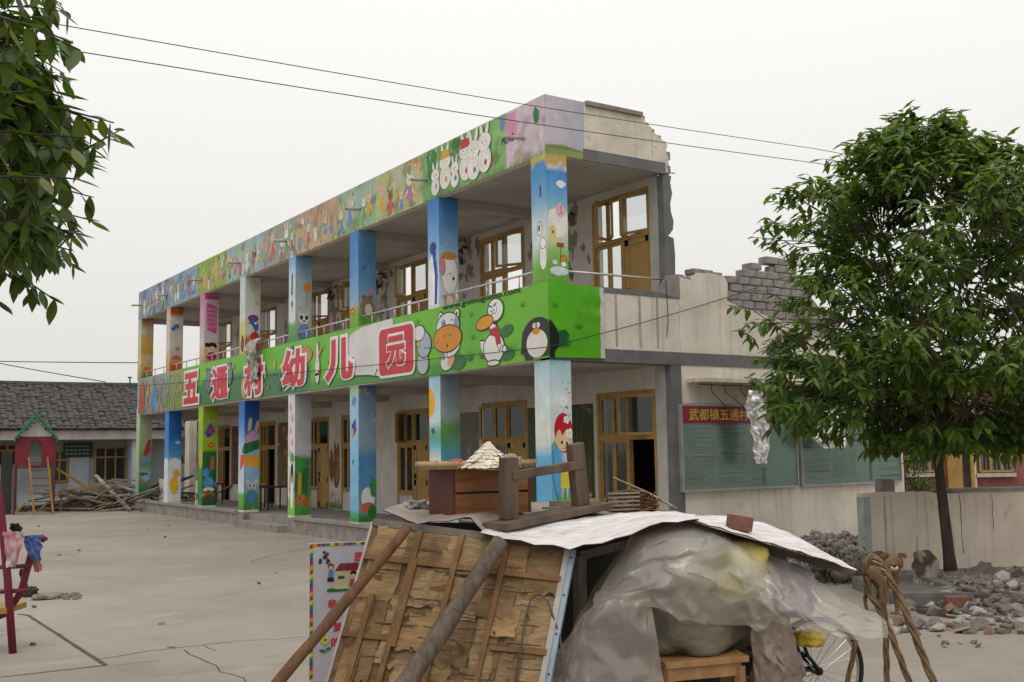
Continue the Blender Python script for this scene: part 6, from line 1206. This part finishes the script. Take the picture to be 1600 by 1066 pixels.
for k in range(9): p = D(835+VR.uniform(-15, 45), 797+VR.uniform(-5, 6), 6.95); tag(MB().bar(p, p+HR*VR.uniform(.08, .3)+HF*VR.gauss(0, .08), VR.uniform(.02, .04), .012).build('wood_scrap', 'crate_wood' if k % 2 else 'old_timber'), 'flat wood scrap lying on the roof behind the upturned bench', 'wood scrap', 'wood scraps on the roof')
tag(MB().bar(D(860, 790, 7.1), D(935, 786, 7.3), .03, .06).build('loose_batten', 'old_timber'), 'long grey batten lying behind the bench legs', 'batten')
# ================================================================ load under the plastic
mat('olive_sack', (.20, .185, .135), (.12, .11, .08), 5, .55, .5, 9, stretch=(1, 1, 3)); mat('yellow_cloth', (.60, .52, .16), (.46, .4, .13), 4, .8, .2, 10); mat('lavender_cloth', (.36, .32, .40), (.25, .22, .29), 5, .85, .3, 14); mat('brown_cloth', (.27, .21, .18), (.17, .13, .11), 6, .9, .4, 14); mat('yellow_bag', (.55, .42, .05), (.42, .3, .04), 5, .5); mat('stool_wood', (.36, .205, .085), (.25, .135, .055), 4, .6, .2, 30, stretch=(1, 5, 1))
def cush(name, label, cat, c, r, m, seed, amp=.16): return lump(name, label, cat, c, r, m, seed, amp)
cush('load_sack', 'big olive sack bulging under the plastic sheet above the stool', 'sack', D(1095, 968, 6.45), (.33, .28, .23), 'olive_sack', 4, .3)
cush('bedding_bundle', 'cream bundle filling the top of the plastic hood', 'bundle', D(1080, 880, 6.55), (.30, .28, .2), mat('cream_bundle', (.5, .46, .36), (.38, .34, .27), 4, .85, .2, 10), 8)
cush('yellow_bundle', 'yellow bundle showing through the plastic', 'bundle', D(1150, 890, 6.38), (.16, .2, .18), 'yellow_cloth', 6)
cush('blue_bundle', 'lavender clothes bundle behind the hanging plastic', 'bundle', D(1225, 925, 6.65), (.17, .18, .17), 'lavender_cloth', 11)
cush('brown_bundle', 'crumpled brown cloth bag beside the stool', 'bag', D(1215, 1052, 6.36), (.14, .13, .22), 'brown_cloth', 14, .5)
cush('cloth_bundle', 'dull brown load low under the sacks', 'bundle', D(1120, 1120, 6.5), (.45, .3, .22), 'brown_cloth', 17)
cush('yellow_bag', 'yellow plastic bag above the wheel', 'bag', D(1262, 998, 6.6), (.09, .09, .05), 'yellow_bag', 18, .3)
# wooden stool
st0, st1 = D(1038, 1040, 6.05), D(1168, 1028, 6.12); st = thing('wooden_stool', 'plain pale wooden stool under the load', 'stool', drop((st0+st1)/2)); sd_ = (st1-st0).normalized(); sn = Vector((-sd_.y, sd_.x, 0)).normalized()
MB().bar(st0+sn*.12, st1+sn*.12, .30, .035).build('seat', 'stool_wood', st, bevel=.004); zt_ = st0.z-.018
MB().bar(st0+sn*.0-Vector((0, 0, .055))+sd_*.02, st1-Vector((0, 0, .055))-sd_*.04, .022, .07).build('apron', 'stool_wood', st)
for t in (.05, .9):
    for s_ in (.0, .24): q = st0.lerp(st1, t)+sn*s_; MB().bar(Vector((q.x, q.y, 0)), Vector((q.x, q.y, zt_)), .045).build('leg', 'stool_wood', st)
# ---- tricycle: the visible wheel, its stays and the load bed
wc = D(1275, 1046, 6.7); wc.z = .325; trike = thing('cargo_tricycle', 'loaded cargo tricycle with a spoked wheel under the plastic sheet', 'tricycle', Vector((wc.x, wc.y, 0)))
wa = (HR*.97+HF*.22).normalized(); wn = Vector((-wa.y, wa.x, 0)); mat('tyre', (.02, .02, .02), (.03, .03, .028), 5, .8); mat('chrome', (.55, .55, .53), (.4, .4, .4), 6, .3, metal=.8); mat('bike_black', (.02, .02, .022), rough=.4)
circ = lambda r, n=48: [wc+wa*r*math.cos(2*math.pi*k/n)+Vector((0, 0, r*math.sin(2*math.pi*k/n))) for k in range(n+1)]
wh = MB().tube(circ(.312), .0165, 8, cap=False).build('wheel', 'tyre', trike, smooth=True); MB().tube(circ(.290), .009, 6, cap=False).build('rim', 'chrome', wh, smooth=True); MB().tube([wc-wn*.045, wc+wn*.045], .026, 12).build('hub', 'bike_black', wh, smooth=True)
for k in range(28):
    a = 2*math.pi*k/28; b_ = a+(.45 if k % 2 else -.45); s_ = .03 if k % 4 < 2 else -.03
    MB().tube([wc+wn*s_+wa*.024*math.cos(b_)+Vector((0, 0, .024*math.sin(b_))), wc+wa*.288*math.cos(a)+Vector((0, 0, .288*math.sin(a)))], .0022, 4).build('spoke', 'chrome', wh)
top = D(1246, 998, 6.7)
for s_ in (-.055, .055): MB().tube([wc+wn*s_, wc.lerp(top, .5)+wn*s_-wa*.02, top+wn*s_], .012, 7).build('fork_blade', 'bike_black', trike, smooth=True); MB().tube([wc+wn*s_, wc-wa*.36+wn*s_+Vector((0, 0, .06))], .009, 7).build('stay', 'bike_black', trike, smooth=True)
bed = Frame(D(1000, 1100, 6.6), wa); z_b = .40
B1(bed, 'load_bed', 'old_timber_dark', trike, -.35, .78, -.55, .05, z_b, z_b+.04)
MB().box(0, .01, 0, .01, 0, .01)
B1(bed, 'bed_side', mat('bed_red', (.26, .03, .025), (.2, .025, .02), 5, .6), trike, .74, .82, -.5, .04, z_b+.02, z_b+.22)
MB().tube([bed.P(-.3, -.2, .36), bed.P(.7, -.2, .36), wc-wa*.05+Vector((0, 0, .1))], .02, 8).build('frame_tube', 'bike_black', trike, smooth=True)
# ---- plastic sheeting, draped as a control net of surveyed points
def net(name, label, ctrl, m, sub=6, wr=.02, seed=0, parent=None, wf=2.2):
    H_, W_ = len(ctrl), len(ctrl[0]); P = [[D(*c) for c in r] for r in ctrl]
    def cr(a, b, c, d, t): return .5*((2*b)+(-a+c)*t+(2*a-5*b+4*c-d)*t*t+(-a+3*b-3*c+d)*t**3)
    def row(r, u):
        k = min(len(r)-2, int(u)); t = u-k; g_ = lambda i: r[min(len(r)-1, max(0, i))]; return cr(g_(k-1), g_(k), g_(k+1), g_(k+2), t)
    # crumpled film: irregular facets with creases of varying sharpness
    CR = random.Random(seed*13+1); nu, nv = (W_-1)*sub, (H_-1)*sub; me = bpy.data.meshes.new(name); vs = []; fs = []
    for j in range(nv+1):
        for i in range(nu+1):
            e_ = (0 < i < nu, 0 < j < nv); u = (i+(CR.uniform(-.38, .38) if e_[0] else 0))/sub; v = (j+(CR.uniform(-.38, .38) if e_[1] else 0))/sub
            q = row([row(r, u) for r in P], v); f1 = nz(u*.9+seed, v*.7, seed*2.1); s1 = u*1.5+.55*v+.35*nz(u*.6, v*.6, seed); f2 = 1-min(1, abs(nz(s1+5, v*.35+seed, 3.3))*3.0)
            vs.append(tuple(q-FW*wr*(1.1*f1+.9*f2+CR.gauss(0, .5))+Vector((0, 0, wr*CR.gauss(0, .18)))))
    for j in range(nv):
        for i in range(nu):
            a = j*(nu+1)+i; b, c, d = a+1, a+nu+2, a+nu+1; fs += [(a, b, c), (a, c, d)] if CR.random() < .5 else [(a, b, d), (b, c, d)]
    me.from_pydata(vs, [], fs); me.update(); me.polygons.foreach_set('use_smooth', [True]*len(me.polygons)); me.materials.append(M.get(m) or MATS[m])
    ca = me.attributes.new('crease_edge', 'FLOAT', 'EDGE'); ca.data.foreach_set('value', [min(1, max(0, CR.gauss(.6, .35))) for _ in me.edges])
    o = bpy.data.objects.new(name, me); COL.objects.link(o); sb_ = o.modifiers.new('sub', 'SUBSURF'); sb_.levels = sb_.render_levels = 2
    if label: tag(o, label, 'plastic sheet')
    return o
net('plastic_sheet', 'translucent plastic sheet hanging as a curtain beside the board', [
    [(968, 860, 6.5), (990, 845, 6.45), (1020, 828, 6.45), (1060, 815, 6.45)],
    [(925, 925, 6.35), (955, 920, 6.25), (985, 915, 6.2), (1015, 920, 6.15)],
    [(893, 985, 6.15), (920, 955, 5.98), (975, 935, 5.95), (1015, 932, 6.0)],
    [(856, 1040, 5.98), (900, 1035, 5.9), (975, 1030, 5.88), (1030, 1020, 5.93)],
    [(830, 1110, 5.85), (890, 1110, 5.8), (970, 1105, 5.8), (1042, 1100, 5.88)],
    [(815, 1195, 5.8), (885, 1200, 5.75), (965, 1200, 5.75), (1048, 1195, 5.85)]], 'thin_plastic', 3, .03, 2)
net('plastic_sheet', 'translucent plastic hood bulging over the bundles below the roof sheets', [
    [(985, 832, 6.35), (1040, 815, 6.4), (1085, 812, 6.42), (1120, 828, 6.4), (1160, 852, 6.4), (1200, 872, 6.42)],
    [(968, 872, 6.25), (1015, 845, 6.1), (1080, 842, 6.05), (1130, 850, 6.1), (1175, 872, 6.15), (1215, 900, 6.25)],
    [(940, 915, 6.12), (1000, 890, 6.0), (1070, 880, 5.95), (1125, 890, 6.0), (1175, 910, 6.05), (1220, 930, 6.2)],
    [(930, 950, 6.02), (1010, 920, 5.95), (1075, 912, 5.95), (1130, 925, 6.0), (1178, 950, 6.08), (1215, 965, 6.2)],
    [(1012, 934, 5.96), (1048, 958, 5.98), (1085, 972, 6.02), (1122, 975, 6.06), (1165, 980, 6.1), (1200, 988, 6.2)]], 'thin_plastic_clear', 3, .036, 5)
net('plastic_sheet', 'translucent plastic sheet stretched out to the bamboo loops at the side', [
    [(1135, 838, 6.4), (1190, 860, 6.42), (1240, 880, 6.42), (1275, 905, 6.42), (1325, 938, 6.45), (1378, 962, 6.5)],
    [(1150, 880, 6.2), (1200, 905, 6.15), (1240, 925, 6.15), (1285, 945, 6.2), (1335, 962, 6.3), (1384, 972, 6.4)],
    [(1165, 930, 6.12), (1205, 945, 6.05), (1245, 955, 6.0), (1290, 975, 6.05), (1340, 980, 6.2), (1387, 980, 6.35)],
    [(1175, 965, 6.15), (1210, 972, 6.1), (1250, 982, 6.05), (1300, 996, 6.05), (1345, 1000, 6.15), (1386, 1000, 6.33)]], 'thin_plastic_clear', 3, .036, 9)
# ---- bamboo carrying loops bound with strips
mat('bamboo', (.21, .135, .062), (.10, .06, .028), 8, .6, .3, 40, stretch=(1, 1, 1))
lp = thing('bamboo_loops', 'twisted bamboo carrying loops standing by the plastic sheet', 'carrier', drop(D(1390, 1100, 6.55)))
def twist(pts, r, name='cane'):
    P = []
    for a, b in zip(pts, pts[1:]):
        n = max(3, int((b-a).length/.02))
        for k in range(n): P.append(a.lerp(b, k/n))
    P.append(pts[-1])
    for s_ in range(3):
        Q = []
        for i, p in enumerate(P):
            d = (P[min(i+1, len(P)-1)]-P[max(0, i-1)]).normalized(); u = d.cross(HF).normalized(); w_ = u.cross(d); a = i*.33+s_*2.094; Q.append(p+(u*math.cos(a)+w_*math.sin(a))*r*.55)
        MB().tube(Q, r*.62, 6).build(name, 'bamboo', lp, smooth=True)
def gz(p): return Vector((p.x, p.y, .0))
twist([D(1353, 900, 6.6), D(1353, 880, 6.6), D(1362, 869, 6.6), D(1374, 877, 6.58), D(1388, 901, 6.55), D(1406, 934, 6.5), D(1432, 1000, 6.4), D(1462, 1075, 6.3), gz(D(1480, 1125, 6.25))], .021)
twist([D(1353, 900, 6.6), D(1358, 930, 6.58), D(1371, 945, 6.55), D(1390, 985, 6.5), D(1422, 1070, 6.4), gz(D(1440, 1125, 6.35))], .019)
twist([D(1383, 900, 6.55), D(1380, 930, 6.55), D(1384, 990, 6.5), D(1386, 1066, 6.45), gz(D(1387, 1120, 6.45))], .018)
twist([D(1337, 1000, 6.5), D(1333, 1025, 6.48), D(1323, 1070, 6.45), gz(D(1318, 1125, 6.4))], .015)
for x, y in ((1371, 880), (1378, 890), (1384, 903)): c = D(x, y, 6.57); MB().tube([c+(HR*math.cos(a)*.9+Vector((0, 0, -.45*math.cos(a))))*.03+HF*math.sin(a)*.03 for a in [2*math.pi*k/14 for k in range(15)]], .006, 5, cap=False).build('binding', 'wicker', lp, smooth=True)
# ================================================================ painted sign board behind the torn board
s0, s1 = D(484, 850, 7.35), D(600, 847, 7.5); SB = Frame(s0, s1-s0); zt_ = s0.z; sl_ = (Vector((s1.x, s1.y))-Vector((s0.x, s0.y))).length
sb = thing('sign_board', 'white painted sign board with colourful dashed border behind the torn board', 'sign', SB.P(sl_/2, 0, 0)); mat('sign_white', (.52, .50, .55), (.44, .42, .47), 3, .6)
B1(SB, 'panel', 'sign_white', sb, 0, sl_, -.03, 0, .04, zt_)
p = Paint(SB.P(0, 0, 0), SB.e, (0, 0, 1), SB.n, .0002); cs = ['c8a02c', 'b83a2c', '2f5a9c', '3f8a4a', 'd8c23c', '8a4a2c']; ci = 0
v = .05
while v < zt_-.01:
    p.pg([(.0, v), (.022, v+.012), (.022, v+.04), (.0, v+.03)], cs[ci % 6]); p.k -= .9; v += .029; ci += 1
u = .02
while u < sl_:
    p.pg([(u, zt_-.02), (u+.024, zt_-.02), (u+.03, zt_), (u, zt_)], cs[ci % 6]); p.k -= .9; u += .03; ci += 1
ux = lambda x: SB.px(x, 900)[0]
vz = lambda y: SB.px(520, y)[1]
p.pg([(ux(511), vz(925)), (ux(548), vz(925)), (ux(548), vz(918)), (ux(511), vz(920))], '1f6a44').pg([(ux(523), vz(921)), (ux(560), vz(921)), (ux(560), vz(892)), (ux(524), vz(893))], 'c8c49a').pg([(ux(523), vz(893)), (ux(562), vz(893)), (ux(560), vz(881)), (ux(531), vz(881))], '8a2a2c').line([(ux(528), vz(903)), (ux(538), vz(903))], .02, '3a3a44')
p.ell(ux(517), vz(885), .02, .02, '5a1c2c').ell(ux(517), vz(887), .014, .013, 'e0b898').pg([(ux(513), vz(891)), (ux(521), vz(891)), (ux(520), vz(902)), (ux(513), vz(902))], '5f86c0').pg([(ux(512), vz(902)), (ux(521), vz(902)), (ux(522), vz(909)), (ux(511), vz(909))], '1f2440').line([(ux(515), vz(909)), (ux(515), vz(917))], .008, 'e0b898').line([(ux(519), vz(909)), (ux(519), vz(917))], .008, 'e0b898'); p.ell(ux(552), vz(897), .022, .018, '17140f').ell(ux(552), vz(901), .015, .014, 'e0b898').pg([(ux(547), vz(906)), (ux(556), vz(906)), (ux(556), vz(918)), (ux(545), vz(918))], 'a8553a')
for k in range(9): p.ell(ux(503)+VR.uniform(-.02, .05), vz(867)-VR.uniform(-.02, .06), .012, .010, VR.choice(['3a1f2c', '2a3a2c', '7a2a44']), n=8)
p.flower(ux(508), vz(999), .03, 'd8c84a', '3f6a3a', 7).ell(ux(504), vz(1016), .025, .01, '2f7a5a', -15).ell(ux(513), vz(1013), .02, .01, '2f7a5a', 15)
tag(p.done('picture', 'mural', sb), kind='stuff')
for ch, x, y in (('亲', 519, 943), ('爱', 527, 980), ('的', 524, 1003), ('园', 561, 870)):
    a_, z_ = SB.px(x, y); letter('lettering', ch, SB.P(a_, .002, z_), SB.e, (0, 0, 1), .06, .062, .03, MATS['letter_red'], sb, .0015, .0008)
for a_ in (.05, sl_-.05): B1(SB, 'leg', 'old_timber', sb, a_-.02, a_+.02, -.07, -.031, 0, zt_*.8)
# ================================================================ red swing frame with clothes at the picture edge
mat('frame_red', (.17, .018, .04), (.12, .015, .03), 6, .45)
sw = thing('swing_frame', 'dark red metal play frame with clothes thrown over it', 'frame', G(18, 1020)); f0 = G(18, 1021)
SF = Frame(f0, HR); k9 = 9.55/FPX
def sp(x, y, t=0): return SF.P((x-18)*k9, t, (1021-y)*k9)
MB().tube([sp(20, 1021), sp(8, 905), sp(-7, 790), sp(-40, 640)], .034, 10).build('leg', 'frame_red', sw, smooth=True)
MB().tube([sp(-60, 985, -.1), sp(0, 962, -.1), sp(22, 930, -.1), sp(36, 872, -.1), sp(42, 852, -.1), sp(54, 845, -.1), sp(58, 850, -.1)], .032, 10).build('arm', 'frame_red', sw, smooth=True)
for y in (890, 928): MB().tube([sp(-30, y, -.05), sp(38, y-2, -.05)], .02, 8).build('crossbar', 'frame_red', sw, smooth=True)
MB().tube([sp(-90, 640), sp(-40, 640)], .03, 8).build('crossbar', 'frame_red', sw, smooth=True); MB().tube([sp(-130, 1021, -1.4), sp(-40, 640)], .034, 8).build('leg', 'frame_red', sw, smooth=True)
MB().tube([sp(-120, 1021), sp(-60, 985, -.1)], .03, 8).build('leg', 'frame_red', sw, smooth=True)
MB().box(0, .01, 0, .01, 0, .01); o = MB(); SF.box(o, (-40-18)*k9, (12-18)*k9, -.35, .05, .35, .40); o.build('seat', 'play_yellow', sw)
def cloth(label, pts, m, seed, t=-.06):
    rows = []
    for j, (xl, xr, y) in enumerate(pts):
        for s in range(5 if j < len(pts)-1 else 1):
            nx_ = pts[min(j+1, len(pts)-1)]; q = [a+(b-a)*s/5 for a, b in zip((xl, xr, y), nx_)]; rows.append([sp(q[0]+(q[1]-q[0])*i/10, q[2]+2*nz(i*.4, seed), t+.05*nz(i*.7, len(rows)*.3, seed)) for i in range(11)])
    o = MB().grid(rows).build('draped_cloth', m, smooth=True); tag(o, label, 'cloth')
mat('cloth_pale', (.50, .46, .47), (.52, .12, .13), 7, .85, stretch=(1.6, 1.6, .5)); mat('cloth_blue', (.09, .15, .38), (.06, .09, .24), 6, .85); mat('cloth_red', (.5, .1, .11), (.55, .4, .4), 7, .85, stretch=(2, 2, .4)); mat('cloth_dark', (.03, .03, .034), rough=.9)
cloth('white and red striped cloth draped on the red frame', [(4, 38, 833), (6, 36, 845), (8, 30, 868), (10, 26, 888)], 'cloth_pale', 3, .06); cloth('blue cloth thrown over the bent end of the red frame', [(33, 58, 840), (32, 60, 850), (36, 60, 862), (49, 59, 880)], 'cloth_blue', 5, .0); cloth('red towel hanging beneath the blue cloth', [(30, 46, 862), (32, 47, 880), (38, 48, 900)], 'cloth_red', 8, -.16); cloth('black cap-like cloth at the top of the red frame', [(0, 14, 822), (0, 19, 830), (2, 20, 836)], 'cloth_dark', 9, -.12)
cloth('dark blue trousers hanging low inside the red frame', [(12, 26, 895), (12, 25, 915), (14, 24, 932)], mat('cloth_navy', (.05, .06, .09), rough=.9), 11, -.2)
lump('shoe_pile', 'dark rag lying on the ground beside the red frame', 'rag', G(42, 932)+Vector((0, 0, .05)), (.13, .1, .06), 'cloth_dark', 3, .4); lump('flat_stone', 'flat dark stone lying on the open concrete', 'stone', G(72, 936)+Vector((0, 0, .03)), (.16, .12, .035), 'rubble', 5, .25)
for x, y in ((263, 822), (258, 840), (60, 823), (52, 950), (50, 1009), (268, 1012), (230, 827), (123, 861), (93, 868), (404, 913), (252, 976)): o = bpy.data.objects.new('pebble', chunk_me[(x+y) % 9]); COL.objects.link(o); o.location = G(x, y)+Vector((0, 0, .015)); o.scale = (.05, .045, .035); tag(o, 'small pebble on the open concrete yard', 'pebble', 'pebbles on the yard')
gr = MB()
for k in range(90): p = G(VR.uniform(80, 125), VR.uniform(928, 938)); gr.bar(p, p+Vector((.02, .01, .012)), .02)
tag(gr.build('grit', 'rubble'), 'patch of grey grit beside the flat stone', 'grit', kind='stuff')
# cloth bundle hung over the banner top, and small desks in the corridor
rows = []
for j in range(22):
    v = j/21; z = 4.45-1.0*v; wv = .75*(1-.45*v); yc = 11.9-.05*v+.1*nz(v*3, 2); xo = -.12-.12*math.sin(min(1, v*1.6)*math.pi)*(1-.4*v)
    rows.append([(xo+.11*nz(i*.6, j*.35, 4)+(.12 if j == 0 else 0), yc+wv*(.5-i/14)*1.0+.06*nz(i*.3, j*.4, 9), z+.07*nz(i*.8, j*.5, 1)) for i in range(15)])
o = MB().grid(rows).build('hanging_rags', mat('rag_mix', (.55, .52, .46), (.22, .23, .19), 9, .9, .5, 20, stretch=(1, 1, .6)), smooth=True); tag(o, 'pale ragged cloth hanging over the banner between two characters', 'cloth')
for y in (13.9, 15.0, 19.0):
    d_ = thing('small_desk', 'small dark school desk in the corridor '+{13.9: 'just behind the penguin pillar', 15.0: 'midway between penguin and mouse pillars', 19.0: 'behind the pillar with the striped ball'}[y], 'desk', (1.2, y, .3), 'desks in the corridor'); MB().box(.9, 1.5, y-.3, y+.3, .86, .89).build('top', 'dark', d_)
    for x in (.94, 1.46):
        for s_ in (-.26, .26): MB().box(x-.015, x+.015, y+s_-.015, y+s_+.015, .3, .86).build('leg', 'dark', d_)

o = net('draped_cloth', None, [[(1172, 962, 6.3), (1195, 955, 6.22), (1225, 965, 6.25), (1240, 985, 6.35)], [(1172, 990, 6.18), (1198, 992, 6.1), (1228, 1005, 6.14), (1246, 1020, 6.25)], [(1176, 1030, 6.14), (1205, 1035, 6.05), (1235, 1045, 6.1), (1254, 1058, 6.22)], [(1180, 1085, 6.12), (1205, 1090, 6.06), (1235, 1095, 6.1), (1258, 1100, 6.2)]], 'brown_cloth', 4, .022, 21)
tag(o, 'dull brown cloth draped over the bundle between stool and wheel', 'cloth')
